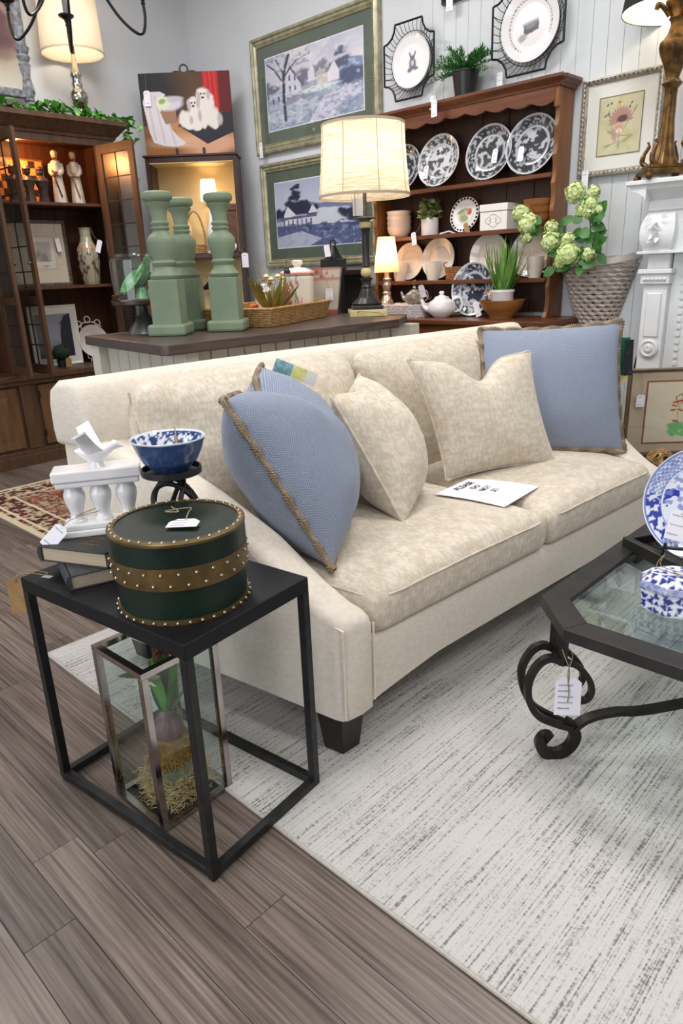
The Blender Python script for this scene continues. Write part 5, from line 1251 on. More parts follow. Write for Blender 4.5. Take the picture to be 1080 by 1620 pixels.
def cone_shade_mat(nm, c, tw=.6):
    if nm in MATS: return MATS[nm]
    m, nt, b = new_mat(nm); L = nt.links.new; b.inputs['Base Color'].default_value = c4(c); b.inputs['Roughness'].default_value = .9
    tr_ = nt.nodes.new('ShaderNodeBsdfTranslucent'); tr_.inputs[0].default_value = c4(c); mx = nt.nodes.new('ShaderNodeMixShader'); mx.inputs[0].default_value = tw
    L(b.outputs[0], mx.inputs[1]); L(tr_.outputs[0], mx.inputs[2]); L(mx.outputs[0], nt.nodes['Material Output'].inputs[0]); return m
M_CONE = cone_shade_mat('cone_shade', S(236, 214, 184))
shade(sl, [(.080, .195), (.066, .30), (.052, .402)], M_CONE, 48)
MB().tube([(0, 0, .19), (0, 0, .27)], .006, 6).build('socket', M_BRASS, sl); m = MB(); m.ball((0, 0, .29), .022, 12, 8); m.build('bulb', emis('bulb_glow', (1, .84, .6), 12), sl, True)
point_light('small_lamp_light', (-2.985, 3.545, ZL + .30), 4.2, (1.0, .66, .38), .03)
def teapot(name, label, loc, s, mt, rz, lidknob=True):
    t = thing(name, label, 'teapot', loc, rz)
    MB().lathe([(.001, 0), (.045 * s, 0), (.050 * s, .004 * s), (.078 * s, .030 * s), (.086 * s, .058 * s), (.076 * s, .088 * s), (.048 * s, .106 * s), (.044 * s, .110 * s)], 36).build('body', mt, t, True)
    l = MB().lathe([(.046 * s, .110 * s), (.042 * s, .118 * s), (.018 * s, .126 * s), (.010 * s, .130 * s), (.016 * s, .140 * s), (.012 * s, .150 * s), (.001, .152 * s)], 24).build('lid', mt, t, True)
    MB().tube(spline([(.070 * s, 0, .045 * s), (.098 * s, 0, .058 * s), (.112 * s, 0, .085 * s), (.122 * s, 0, .108 * s)], 5), [.020 * s - .011 * s * i / 15 for i in range(16)], 10).build('spout', mt, t, True)
    MB().tube(spline([(-.062 * s, 0, .098 * s), (-.105 * s, 0, .112 * s), (-.122 * s, 0, .075 * s), (-.108 * s, 0, .040 * s), (-.074 * s, 0, .030 * s)], 5), .0065 * s, 8).build('handle', mt, t, True)
    return t
tp = teapot('white_teapot', 'white glazed teapot on the dresser counter', (-2.572, 3.56, Z4), 1.0, M_WHITE, PI + .55)
price_tag(tp, (-.06, -.10, .006), (1, 0, 0), (0, 1, .12), .045, .03, 0, [(-.06, -.04, .02), (-.02, .0, .10)], None, 85); price_tag(tp, (.11, .055, .155), (-.9, .2, .2), (.1, .3, 1), .036, .075, 1, [(.08, .03, .11), (.06, .01, .12)], None, 86)
tp2 = teapot('silver_teapot', 'small silver-grey patterned teapot in the wicker basket', (-2.765, 3.545, ZL), .72, mat('silver_lustre', S(176, 168, 158), S(120, 112, 104), rough=.2, metal=.3, scale=40), PI + .3)
MB().tube(spline([(0, 0, .11), (.01, .01, .135), (-.01, .0, .145), (.005, -.01, .12)], 5), .0016, 5).build('twine', M_TWINE, tp2, True)
upright_plate('transfer_platter', 'large dark blue transfer platter leaning behind the white teapot', 'platter', -2.435, 3.665, Z4 + .002, .155, transfer(33, S(46, 52, 70), S(184, 188, 198), .44), face=(.15, -1), tilt=.20, rx=.86)
wb_ = thing('wooden_bowl', 'wide turned wooden bowl holding the potted grass', 'bowl', (-2.185, 3.60, Z4))
MB().lathe([(.001, .008), (.055, .008), (.058, 0), (.066, 0), (.072, .018), (.105, .050), (.126, .092), (.128, .098), (.122, .098), (.10, .056), (.065, .028), (.001, .022)], 44, cap=False).build('bowl', mat('golden_wood', S(142, 92, 42), S(172, 118, 62), rough=.35, scale=4, stretch=(1, 1, 8)), wb_, True)
gs = thing('potted_spider_plant', 'grassy spider plant in a white pot with a tag', 'plant', (-2.185, 3.60, Z4 + .030))
MB().lathe([(.001, 0), (.058, 0), (.060, .004), (.064, .105), (.069, .112), (.069, .124), (.062, .124), (.058, .110), (.001, .108)], 36).build('pot', M_WHITE, gs, True)
rg = random.Random(33); M_GRASS = mat('grass_blade', S(62, 112, 34), S(128, 170, 82), rough=.5, scale=9, rand=.25)
for k in range(85):
    a = rg.uniform(0, 2 * PI); sp_ = rg.uniform(.1, 1.25); L_ = rg.uniform(.18, .29); MB().leaf((.035 * math.cos(a) * rg.random(), .035 * math.sin(a) * rg.random(), .108), (sp_ * math.cos(a), sp_ * math.sin(a) * .6, 1), (math.cos(a), math.sin(a), -.2), L_, rg.uniform(.008, .013), rg.uniform(.1, .75) * sp_, 6).build('blade', M_GRASS, gs, True, auto=180)
price_tag(gs, (-.115, -.075, .022), (.9, .1, .35), (.35, .1, 1), .036, .085, 2, [(-.085, -.05, .08), (-.06, -.03, .115)], None, 87)
# fern on top
fr_ = thing('potted_fern', 'bushy green fern in a black pot on top of the dresser', 'plant', (-2.55, 3.735, 2.068))
MB().lathe([(.001, 0), (.056, 0), (.074, .130), (.077, .132), (.077, .140), (.070, .140), (.066, .125), (.001, .122)], 36).build('pot', mat('black_pot', S(26, 26, 28), rough=.35), fr_, True)
m = MB()
M_FERN = mat('fern_green', S(40, 104, 44), S(78, 144, 70), rough=.55, scale=14, rand=.25); rg = random.Random(14)
for k in range(60):
    a = rg.uniform(0, 2 * PI); ln = rg.uniform(.12, .23); lf = rg.uniform(.2, 1.3); dirv = Vector((math.cos(a), math.sin(a) * .28 - .22, lf)).normalized(); P_ = [Vector((0, 0, .12)) + dirv * (ln * t) + Vector((0, 0, -.35 * ln * t * t)) for t in np.linspace(0, 1, 9)]
    m = MB(); m.tube(P_, .0013, 3)
    for i in range(2, 9):
        for s in (-1, 1):
            for j in range(2):
                sd_ = Vector((-dirv.y, dirv.x * .5, .2)) * s + Vector((rg.uniform(-.4, .4), rg.uniform(-.4, .1), rg.uniform(-.2, .6))); m.leaf(P_[i], sd_ + dirv * .5, (0, 0, 1), .030, .007, .2, 2)
    m.build('frond', M_FERN, fr_)
price_tag(fr_, (-.105, -.150, -.042), (.99, .0, .05), (.05, .05, 1), .040, .085, 2, [(-.10, -.15, .02), (-.07, -.12, .08)], None, 88); price_tag(fr_, (-.150, -.105, .0), (.99, .0, -.05), (0, .05, 1), .036, .070, 2, [(-.145, -.10, .05), (-.09, -.08, .10)], None, 89)
price_tag(fr_, (.20, .03, .065), (.99, .0, .05), (0, .05, 1), .036, .080, 3, [(.19, .03, .12), (.12, .0, .14)], None, 90)
# ------------------------------------------------------------------ framed pictures
def frame_parts(t, w, h, fw, dep, mt, inner=None, bead=0, ornate=0):
    """mitred frame in local XZ (bottom edge at z=0), front face at y=-dep; four rails"""
    o = [(-w / 2, 0), (w / 2, 0), (w / 2, h), (-w / 2, h)]; i = [(-w / 2 + fw, fw), (w / 2 - fw, fw), (w / 2 - fw, h - fw), (-w / 2 + fw, h - fw)]
    for k in range(4):
        a, b_, c, d = Vector(o[k]), Vector(o[(k + 1) % 4]), Vector(i[(k + 1) % 4]), Vector(i[k]); rings = []
        for P, Q in ((a, d), (b_, c)):
            prof = [(0, 0), (0, -dep * .6), (.12, -dep * .95), (.35, -dep), (.5, -dep * .7), (.7, -dep * .8), (.88, -dep * .55), (1, -dep * .45), (1, 0)]
            rings.append([(P.x + (Q.x - P.x) * s, y, P.y + (Q.y - P.y) * s) for s, y in prof])
        r = MB().loft(rings).build('frame_rail', mt, t, True, auto=25)
        if bead:
            m = MB(); e0 = Vector(i[k]); e1 = Vector(i[(k + 1) % 4]); n = int((e1 - e0).length / bead)
            for j in range(n):
                p = e0 + (e1 - e0) * ((j + .5) / n); m.ball((p.x * (1 - .0) , -dep * .55, p.y), bead * .32, 6, 4)
            q = m.build('beading', inner or mt, r, True); q['kind'] = 'stuff'
        if ornate:
            m = MB(); m0 = (Vector(o[k]) + Vector(i[k])) / 2; m1 = (Vector(o[(k + 1) % 4]) + Vector(i[(k + 1) % 4])) / 2; n = int((m1 - m0).length / ornate)
            for j in range(n):
                p = m0 + (m1 - m0) * ((j + .5) / n); m.ball((p.x, -dep * .85, p.y), ornate * .42, 8, 4, 1 if k % 2 == 0 else .6, .6, .6 if k % 2 == 0 else 1)
            q = m.build('carving', inner or mt, r, True); q['kind'] = 'stuff'
M_GILT = mat('green_gold_frame', S(140, 138, 112), S(176, 172, 146), rough=.32, metal=.3, scale=20)
M_GILTB = mat('gilt_bead', S(176, 168, 128), rough=.3, metal=.5)
M_MATGRN = mat('mat_board_green', S(84, 96, 84), S(92, 103, 91), rough=.7, scale=10)
M_PRINT = vcol('paper_print', .55, .3)
def trees(A, x, y, s, col, n=5, seed=1):
    r = random.Random(seed)
    for k in range(n): A.ell(x + r.uniform(-s, s), y + r.uniform(-s * .8, s), s * r.uniform(.4, .9), s * r.uniform(.4, .9), col, 0, .7, .9, 26)
def village(A):
    A.c[:] = S(196, 198, 214); A.grad(.55, 1, S(206, 204, 212), S(188, 192, 212)); n = fbm(A.u * 4, A.v * 3); A.put((A.v > .55) * np.clip((n - .5) * 3, 0, 1), S(224, 220, 226))
    A.poly([(.6, .62), (.8, .72), (1, .66), (1, .4), (.6, .45)], S(136, 152, 188)); A.poly([(0, .5), (1, .56), (1, 0), (0, 0)], S(150, 164, 188))
    trees(A, .42, .60, .09, S(112, 116, 138), 7, 2); trees(A, .60, .66, .07, S(122, 124, 146), 6, 3); trees(A, .80, .66, .05, S(92, 98, 124), 9, 4); trees(A, .79, .80, .04, S(98, 104, 130), 6, 5); trees(A, .92, .45, .09, S(84, 96, 128), 9, 6); trees(A, .05, .55, .08, S(104, 112, 136), 9, 8)
    A.poly([(.02, .28), (.02, .46), (.14, .52), (.24, .44), (.24, .28)], S(176, 182, 202)); A.poly([(.20, .36), (.20, .66), (.27, .80), (.38, .60), (.38, .34)], S(202, 204, 222)); A.poly([(.19, .65), (.27, .82), (.42, .52), (.40, .50), (.27, .77)], S(96, 98, 120))
    A.poly([(.22, .28), (.22, .40), (.42, .44), (.42, .28)], S(142, 144, 172))
    for x, y in ((.25, .62), (.25, .48), (.31, .60), (.31, .48), (.06, .36), (.12, .38)): A.poly([(x, y), (x + .02, y), (x + .02, y + .07), (x, y + .07)], S(92, 96, 126))
    A.poly([(.46, .54), (.46, .66), (.5, .76), (.53, .66), (.53, .54)], S(212, 212, 224)); A.poly([(.55, .46), (.55, .60), (.62, .68), (.68, .58), (.68, .46)], S(196, 188, 190)); A.poly([(.66, .46), (.66, .6), (.73, .70), (.77, .58), (.77, .46)], S(222, 220, 230)); A.poly([(.54, .59), (.62, .69), (.73, .71), (.66, .58)], S(128, 126, 142))
    A.poly([(0, .24), (.4, .34), (.6, .22), (.35, .05), (0, .1)], S(176, 188, 204)); A.poly([(.45, .0), (.62, .30), (.98, .36), (.98, .24), (.75, .12), (.7, 0)], S(198, 200, 222)); A.ell(.56, .42, .22, .035, S(206, 220, 222), 0, .4)
    A.line([(.20, .08), (.19, .4), (.20, .75), (.26, .96)], .016, S(60, 66, 82)); A.line([(.195, .6), (.10, .82), (.02, .92)], .009, S(66, 72, 90)); A.line([(.20, .7), (.34, .86), (.48, .90)], .008, S(70, 76, 92)); A.line([(.2, .72), (.12, .95)], .007, S(66, 72, 90))
    A.speck(S(104, 108, 130), 26, .56, .1, mask=(A.v > .78) * (A.u < .5), amt=.55); A.speck(S(104, 120, 152), 30, .56, .06, mask=(A.v < .45) * 1.0, amt=.5); A.speck(S(228, 230, 238), 24, .60, .06, amt=.4)
def cottage(A):
    A.c[:] = S(176, 184, 206); A.grad(.55, 1, S(198, 204, 220), S(170, 178, 204)); A.poly([(0, .5), (.25, .72), (.55, .62), (.8, .70), (1, .62), (1, .4), (0, .4)], S(120, 130, 162)); A.poly([(.3, .36), (.5, .56), (1, .52), (1, .3), (.4, .28)], S(204, 210, 224))
    for x, y, s, k in ((.22, .62, .07, 1), (.23, .78, .05, 2), (.25, .90, .035, 3), (.35, .58, .07, 4), (.45, .54, .06, 5), (.06, .5, .07, 6), (.85, .42, .08, 7), (.95, .46, .06, 8)): trees(A, x, y, s, S(48, 54, 80), 8, k + 20)
    A.poly([(0, 0), (0, .34), (.5, .32), (1, .3), (1, 0)], S(86, 98, 138)); A.poly([(0, .0), (0, .16), (.3, .24), (.55, .10), (.4, 0)], S(178, 186, 206)); A.speck(S(150, 162, 190), 24, .55, .1, mask=(A.v < .3) * 1.0, amt=.6)
    A.poly([(.10, .34), (.10, .50), (.16, .66), (.24, .50), (.24, .34)], S(220, 222, 234)); A.poly([(.24, .34), (.24, .48), (.50, .48), (.50, .34)], S(206, 210, 226)); A.poly([(.14, .64), (.18, .68), (.40, .66), (.46, .50), (.24, .50)], S(52, 54, 76)); A.poly([(.40, .5), (.45, .62), (.52, .5)], S(214, 216, 230)); A.poly([(.06, .42), (.06, .46), (.5, .48), (.5, .44)], S(98, 100, 126))
    for k in range(7): A.poly([(.09 + k * .055, .30), (.09 + k * .055, .42), (.105 + k * .055, .42), (.105 + k * .055, .30)], S(92, 98, 130))
    A.speck(S(60, 70, 108), 22, .56, .05, mask=((A.v < .36) & (A.v > .22)) * 1.0, amt=.8)
def wall_picture(label, xc, z0, w, h, fw, mw, fn, y=3.833, name='framed_print', tagp=None, mt=None, mm=None, dep=.035, bead=.016, ornate=0, nx=230, lip=True):
    t = thing(name, label, 'picture', (xc, y, z0)); frame_parts(t, w, h, fw, dep, mt or M_GILT, M_GILTB if not ornate else mt, bead, ornate)
    MB().box(-w / 2 + fw * .7, w / 2 - fw * .7, -.012, -.002, fw * .7, h - fw * .7).build('mat_board', mm or M_MATGRN, t)
    pw_, ph = w - 2 * fw - 2 * mw, h - 2 * fw - 2 * mw
    if lip:
        m = MB(); m.box(-pw_ / 2 - .006, pw_ / 2 + .006, -.0132, -.0122, fw + mw - .006, h - fw - mw + .006); m.build('inner_lip', M_PAPER, t)
    m = print_panel(pw_, ph, nx, fn); m.xform(lambda x, y_, z: (x, -.0140, z + fw + mw)); m.build('print', M_PRINT, t)
    MB().box(-w / 2 + fw, w / 2 - fw, -.0175, -.016, fw, h - fw).build('glass', M_GLASSP, t)
    if tagp: price_tag(t, tagp, (1, 0, 0), (0, 0, 1), .036, .105, 2, [(tagp[0], tagp[1], tagp[2] + .09), (tagp[0] - .015, tagp[1], tagp[2] + .12)], None, 95)
    return t
wall_picture('large green-framed village street print, the upper of the two landscapes', -3.850, 2.020, 1.225, .750, .062, .085, village, tagp=(-.52, -.06, .03))
wall_picture('green-framed lakeside cottage print hanging below the village picture', -3.860, 1.225, 1.16, .735, .058, .085, cottage)
# botanical print, ornate silver frame
def protea(A):
    A.c[:] = S(206, 200, 168); A.speck(S(196, 190, 150), 6, .5, .2)
    for k in range(13):
        a = PI * (k / 12) + .1; A.ell(.52 + .17 * math.cos(a), .56 + .15 * math.sin(a), .11, .03, S(184, 142, 132), a, .4)
    A.ell(.55, .60, .12, .06, S(96, 72, 72), .1, .5); A.ell(.48, .42, .13, .10, S(206, 160, 140), .2, .5); A.ell(.38, .34, .05, .12, S(186, 152, 140), .4, .5); A.ell(.5, .40, .07, .04, S(226, 220, 204), 0, .5)
    for x, y, dx, dy in ((.50, .42, .0, -.25), (.5, .3, -.22, .1), (.5, .32, .25, -.02), (.45, .22, -.2, -.05), (.5, .2, .2, .06), (.35, .4, -.1, .3), (.62, .45, .2, .28)): A.line([(x, y), (x + dx, y + dy)], .008, S(150, 156, 120)); A.ell(x + dx, y + dy, .07, .022, S(154, 162, 126), math.atan2(dy, dx), .5)
    A.ell(.47, .86, .06, .03, S(204, 186, 110), .3, .5); A.ell(.46, .88, .02, .02, S(120, 90, 60), 0, .5)
    for x, y in ((.2, .86), (.28, .88), (.70, .78), (.74, .84), (.16, .68), (.22, .70)): A.ell(x, y, .03, .018, S(112, 104, 128), .6, .5)
    A.ell(.65, .23, .06, .03, S(178, 164, 100), .4, .5); A.put(((A.u < .025) | (A.u > .975) | (A.v < .02) | (A.v > .98)) * 1.0, S(128, 122, 98))
wall_picture('botanical protea print in an ornate silver frame beside the dresser', -1.680, 1.598, .408, .452, .030, .062, protea, y=3.826, mt=mat('silver_leaf', S(150, 142, 130), S(190, 184, 174), rough=.35, metal=.6, scale=60), mm=mat('mat_board_white', S(226, 226, 220), rough=.8), bead=0, ornate=.022, nx=150, lip=False, tagp=(-.148, -.045, -.018))
# corner of a dark frame hanging above
t = thing('hanging_picture', 'black framed picture cut off by the top of the photo', 'picture', (-2.535, 3.826, 2.583)); frame_parts(t, .47, .40, .03, .03, M_BLK); MB().box(-.22, .22, -.012, -.002, .02, .38).build('picture_board', MATS['mat_board_white'], t)
price_tag(t, (-.16, -.05, -.012), (1, 0, 0), (0, 0, 1), .045, .07, 2, None, None, 97)

# ------------------------------------------------------------------ plates in wire wall baskets
def wire_plate(label, xc, zc, hw, hh, R, fn, ang=0):
    t = thing('wall_plate', label, 'plate', (xc, 3.824, zc)); ca, sa = math.cos(ang), math.sin(ang)
    def r2(x, z): return (x * ca - z * sa, x * sa + z * ca)
    c = .30; pts = []
    for sx, sz in ((1, 1), (-1, 1), (-1, -1), (1, -1)):
        A_ = [(sx * hw * (1 - .46 * math.cos(q_)), sz * hh * (1 - .46 * math.sin(q_))) for q_ in (PI / 2, 1.2, .785, .37, 0)]
        pts += A_ if (sx * sz > 0) else A_[::-1]
    def at(p, y): x, z = r2(*p); return (x, y, z)
    P3 = [at(p, -.075) for p in pts]; ring = []
    for k in range(20):
        a, b_ = Vector(P3[k]), Vector(P3[(k + 1) % 20])
        for j in range(6): ring.append(a + (b_ - a) * j / 6)
    wr_ = mat('black_wire', S(30, 31, 33), rough=.4, metal=.5)
    MB().tube(ring, .0058, 8, True).build('rim', wr_, t, True)
    inn = [at((R * .93 * math.cos(a), R * .93 * math.sin(a)), -.02) for a in np.linspace(0, 2 * PI, 49)[:-1]]; MB().tube(inn, .0028, 6, True).build('wire_ring', wr_, t, True)
    mid_ = [at((R * 1.10 * math.cos(a), R * 1.10 * math.sin(a)), -.042) for a in np.linspace(0, 2 * PI, 49)[:-1]]; MB().tube(mid_, .0022, 6, True).build('wire_ring', wr_, t, True)
    n = 44
    for k in range(n):     # looped wires between the ring and the outline
        a = 2 * PI * k / n; i0 = Vector(at((R * .93 * math.cos(a), R * .93 * math.sin(a)), -.02)); best = min(ring, key=lambda p: abs(math.atan2(math.sin(math.atan2(p.z, p.x) - a - ang * 0), math.cos(math.atan2(p.z, p.x) - a))) if True else 0)
        md = (i0 + best) / 2 + Vector((-math.sin(a), 0, math.cos(a))) * .012; MB().tube(spline([i0, md, best], 4), .0018, 4).build('wire', wr_, t)
    m = plate_mesh(R, .016, fn, 26, 96); m.v = [(x, -.040 - z, y) for x, y, z in m.v]; m.build('plate', M_PORC, t, True)
    return t
def hare(V):
    V = np.array(V); R = np.hypot(V[:, 0], V[:, 1]).max(); r = np.hypot(V[:, 0], V[:, 1]) / R; A = Art(V[:, 0] / R, V[:, 1] / R, S(238, 238, 240)); g = S(112, 110, 124)
    A.put(((np.abs(r - .64) < .010)) * .6, S(176, 176, 182)); A.put((np.abs(r - .97) < .01) * .5, S(170, 170, 176)); A.ell(.02, -.10, .18, .22, g, .2, .5, .5, 12); A.ell(.02, .10, .12, .12, g, 0, .5, .4, 14); A.ell(-.10, .24, .04, .14, g, .3, .4); A.ell(.14, .24, .04, .14, g, -.4, .4); A.ell(-.12, -.30, .14, .08, g, .2, .5, .5, 12); A.ell(.2, -.28, .12, .06, g, 0, .5, .5, 12); A.ell(.02, -.06, .07, .1, S(206, 206, 212), 0, .5); return A.c
def tub(V):
    V = np.array(V); R = np.hypot(V[:, 0], V[:, 1]).max(); r = np.hypot(V[:, 0], V[:, 1]) / R; th = np.arctan2(V[:, 1], V[:, 0]); A = Art(V[:, 0] / R, V[:, 1] / R, S(228, 225, 228)); g = S(74, 74, 84)
    A.put(((np.abs(r - .73) < .018) & (np.sin(th * 52) > -.2)) * 1.0, S(70, 70, 78)); A.poly([(-.28, .08), (.26, .18), (.28, -.14), (-.22, -.26)], g); A.poly([(-.28, .08), (.26, .18), (.24, .10), (-.26, 0)], S(140, 140, 150)); A.ell(-.28, -.3, .16, .10, S(164, 162, 168), .2, .5, .6, 12); A.ell(.0, -.02, .16, .06, S(110, 110, 120), .2, .6); return A.c
wire_plate('white plate with a small animal drawing in a wire wall basket', -2.965, 2.345, .185, .198, .140, hare)
wire_plate('white plate with a dark tub drawing in a wire wall basket, the larger', -2.185, 2.355, .208, .222, .166, tub)

# ------------------------------------------------------------------ grey wall basket with viburnum
wbk = thing('wall_basket', 'grey half-round woven wall basket hanging by the mantel', 'basket', (-1.725, 3.825, .80))
H_ = .36
for k in range(17):
    t_ = k / 16; rx_ = .085 + .112 * t_; ry_ = .060 + .100 * t_; z = .012 + H_ * t_ * .97
    P_ = [(rx_ * math.cos(a), -ry_ * math.sin(a) + .0035 * math.sin(18 * a + k * PI), z + .010 * t_ * math.sin(a) * 0 + .004 * math.cos(18 * a + k * PI)) for a in np.linspace(0, PI, 48)]
    MB().tube(P_, .0105, 6).build('strand', M_WICKGREY, wbk, True)
rx_, ry_ = .212, .176; MB().tube([(rx_ * math.cos(a), -ry_ * math.sin(a), H_ + .015 + .035 * (abs(math.cos(a)) ** 2)) for a in np.linspace(0, PI, 30)], .0, flat=(.016, .030), up=(0, 0, 1)).build('rim', mat('basket_rim', S(196, 189, 184), rough=.7), wbk, True)
MB().prism([(-.085, 0), (.085, 0), (.20, H_ + .05), (-.20, H_ + .05)], .002, .012, Matrix.Rotation(PI / 2, 4, 'X')).build('back_panel', M_WICKGREY, wbk)
MB().lathe([(.001, .0), (.08, .0), (.08, .012), (.001, .012)], 20, (0, -.06, 0), 1, .55).build('base', M_WICKGREY, wbk)
vb = thing('viburnum_spray', 'lime green snowball viburnum branches in the wall basket', 'flowers', (-1.725, 3.745, 1.00))
M_VIB = mat('viburnum_petal', S(196, 216, 132), S(228, 240, 184), rough=.6, scale=30, rand=.12); M_VLEAF = mat('viburnum_leaf', S(40, 92, 38), S(66, 122, 54), rough=.45, scale=16, rand=.2)
HEADS = [(-2.045, 3.53, 1.435, .048), (-2.005, 3.53, 1.385, .054), (-2.015, 3.54, 1.315, .030), (-1.885, 3.56, 1.36, .034), (-1.885, 3.56, 1.29, .054), (-1.80, 3.58, 1.295, .036), (-1.79, 3.57, 1.225, .064), (-1.835, 3.58, 1.185, .034), (-1.695, 3.60, 1.22, .034), (-1.785, 3.60, 1.515, .052), (-1.70, 3.62, 1.51, .032), (-1.71, 3.62, 1.46, .044), (-1.755, 3.62, 1.435, .032), (-1.715, 3.62, 1.42, .034), (-1.665, 3.63, 1.43, .026)]
rg = random.Random(8); fl = None
for (x, y, z, R) in HEADS:
    m = MB()
    for j in range(int(95 * (R / .05))):
        d = Vector((rg.gauss(0, 1), rg.gauss(0, 1), rg.gauss(0, 1))).normalized(); c = Vector((x + 1.725, y - 3.745, z - 1.0)) + d * R * rg.uniform(.82, 1.05); s1 = d.orthogonal().normalized(); s2 = d.cross(s1)
        for q_ in range(4):
            a = q_ * PI / 2 + rg.random(); m.leaf(c, (s1 * math.cos(a) + s2 * math.sin(a)) + d * .35, d, .0125, .011, .2, 2)
    m.ball((x + 1.725, y - 3.745, z - 1.0), R * .80, 12, 8); m.build('flower_head', M_VIB, vb)
for P_ in ([(0, .02, -.10), (-.02, -.01, .12), (-.05, -.06, .20), (-.10, -.14, .26), (-.18, -.19, .32), (-.32, -.215, .43)], [(0, .02, -.10), (.01, -.01, .15), (.02, -.11, .32), (.0, -.13, .46), (-.06, -.145, .515)], [(.01, .02, -.10), (-.02, -.02, .12), (-.07, -.15, .21)]): MB().tube(spline([Vector(p) for p in P_], 5), .0035, 6).build('branch', mat('branch_green', S(72, 92, 44), rough=.6), vb, True)
lf = [(-.27, -.20, .40), (-.22, -.20, .37), (-.25, -.2, .33), (-.15, -.18, .28), (-.10, -.17, .24), (.0, -.13, .40), (.03, -.13, .36), (-.02, -.13, .34), (.04, -.12, .30), (.0, -.13, .28), (.05, -.12, .26), (.07, -.12, .42), (.06, -.12, .38), (-.03, -.13, .25), (.03, -.13, .20), (.0, -.15, .17), (-.06, -.15, .18), (.06, -.13, .18), (-.07, -.13, .40), (.04, -.12, .46), (.07, -.12, .22), (-.14, -.17, .16)]
for p in lf:
    for j in range(2): MB().leaf(p, (rg.uniform(-1, 1), rg.uniform(-.7, .1), rg.uniform(-.6, .6)), (0, -1, .3), rg.uniform(.06, .09), rg.uniform(.045, .06), .25, 5).build('leaf', M_VLEAF, vb, True, auto=180)

# ------------------------------------------------------------------ white mantelpiece
mt_ = thing('fireplace_mantel', 'white carved wooden fireplace mantelpiece', 'fireplace', (-.70, 3.70, 0))
def mbox(nm, x0, x1, y0, y1, z0, z1, par=None, bev=.003): return MB().box(x0 + .70, x1 + .70, y0 - 3.70, y1 - 3.70, z0, z1).build(nm, M_MANTEL, par or mt_, bevel=bev, bseg=1)
MX0, MX1 = -1.41, .02
mbox('mantel_shelf', MX0 - .095, MX1 + .095, 3.53, 3.82, 1.512, 1.532)
cv = MB(); prof = [(.0, 1.44), (.004, 1.455), (.03, 1.475), (.07, 1.492), (.08, 1.512), (0, 1.512)]
cv.loft([[(x + s * o + .70, 3.625 - o - 3.70, z) for o, z in prof] for x, s in ((MX0, -1), (MX1, 1))]); cv.build('cove_moulding', M_MANTEL, mt_, True, auto=40)
MB().loft([[(MX0 + .70 - o, y - 3.70, z) for o, z in prof] for y in (3.545, 3.82)]).build('cove_return', M_MANTEL, mt_, True, auto=40)
mbox('frieze', MX0, MX1, 3.625, 3.82, 1.22, 1.445); mbox('upper_band', MX0 - .01, MX1 + .01, 3.615, 3.82, 1.400, 1.445)
# bulging carved block at the end of the frieze
for xb in (MX0 + .055, MX1 - .055):
    rings = []
    for k in range(11):
        z = 1.222 + .175 * k / 10; b_ = .050 * math.sin(PI * (.15 + .85 * k / 10)) ** .7; rings.append([(xb + .70 + sx * .062 + (-.018 if sx < 0 else .018) * math.sin(PI * k / 10), -.075 - (b_ if sy < 0 else -.03), z) for sx, sy in ((-1, -1), (1, -1), (1, 1), (-1, 1))])
    blk = MB().loft(rings).build('carved_block', M_MANTEL, mt_, True, auto=60); m = MB()
    for k in range(16):
        a = rg.uniform(-.9, .9); zz = 1.25 + .13 * rg.random(); m.leaf((xb + .70 + rg.uniform(-.03, .03), -.128, zz), (rg.uniform(-1, 1), -.2, rg.uniform(-.6, 1)), (0, -1, 0), .036, .020, -.15, 3)
    m.build('leaf_carving', M_MANTEL, blk)
mbox('lower_ledge', MX0 - .035, MX1 + .035, 3.585, 3.82, 1.208, 1.222)
for s, xa in ((0, MX0), (1, MX1 - .115)):
    mbox('pilaster_neck', xa + .005, xa + .110, 3.635, 3.82, 1.14, 1.208)
    cp_ = mbox('capital', xa - .025, xa + .135, 3.60, 3.82, 1.118, 1.140); mbox('capital_band', xa - .014, xa + .124, 3.612, 3.82, 1.070, 1.118, cp_)
    for k in range(6): MB().ball((xa + .008 + .019 * k + .70, -.090, 1.093), .009, 8, 6).build('rosette', M_MANTEL, cp_, True)
    sh = mbox('pilaster', xa, xa + .115, 3.628, 3.82, .20, 1.070); mbox('fielded_panel', xa + .022, xa + .093, 3.620, 3.629, .82, 1.03, sh, .006)
    b_ = MB(); b_.lathe([(.046, 0), (.046, .010), (.036, .016), (.030, .010), (.022, .010), (.018, .018), (.010, .020), (.001, .016)], 32, M=Matrix.Translation((xa + .0575 + .70, -.072, .765)) @ Matrix.Rotation(PI / 2, 4, 'X')); b_.build('bullseye', M_MANTEL, sh, True)
    mbox('pilaster_base', xa - .015, xa + .130, 3.610, 3.82, 0, .20)
mbox('inner_jamb', MX0 + .115, MX0 + .28, 3.665, 3.82, 0, 1.208); mbox('inner_jamb', MX1 - .28, MX1 - .115, 3.665, 3.82, 0, 1.208); mbox('lintel', MX0 + .28, MX1 - .28, 3.665, 3.82, .95, 1.208)
for k in range(24): MB().box(MX0 + .165 + .70, MX0 + .185 + .70, -.044, -.034, .30 + .035 * k, .318 + .035 * k).build('dentil', M_MANTEL, mt_)
MB().box(MX0 + .28 + .70, MX1 - .28 + .70, .085, .11, 0, .95).build('firebox_back', mat('firebox', S(150, 150, 150), rough=.8), mt_)
tag(MB().tube(spline([(-1.425, 3.80, 1.10), (-1.44, 3.79, .95), (-1.445, 3.78, .80), (-1.47, 3.77, .65), (-1.46, 3.76, .45), (-1.45, 3.76, .2), (-1.43, 3.74, .006)], 6), .005, 8).build('power_cord', mat('cord_black', S(20, 20, 22), rough=.5), None, True), 'black power cord running down the wall beside the mantel', 'cord')

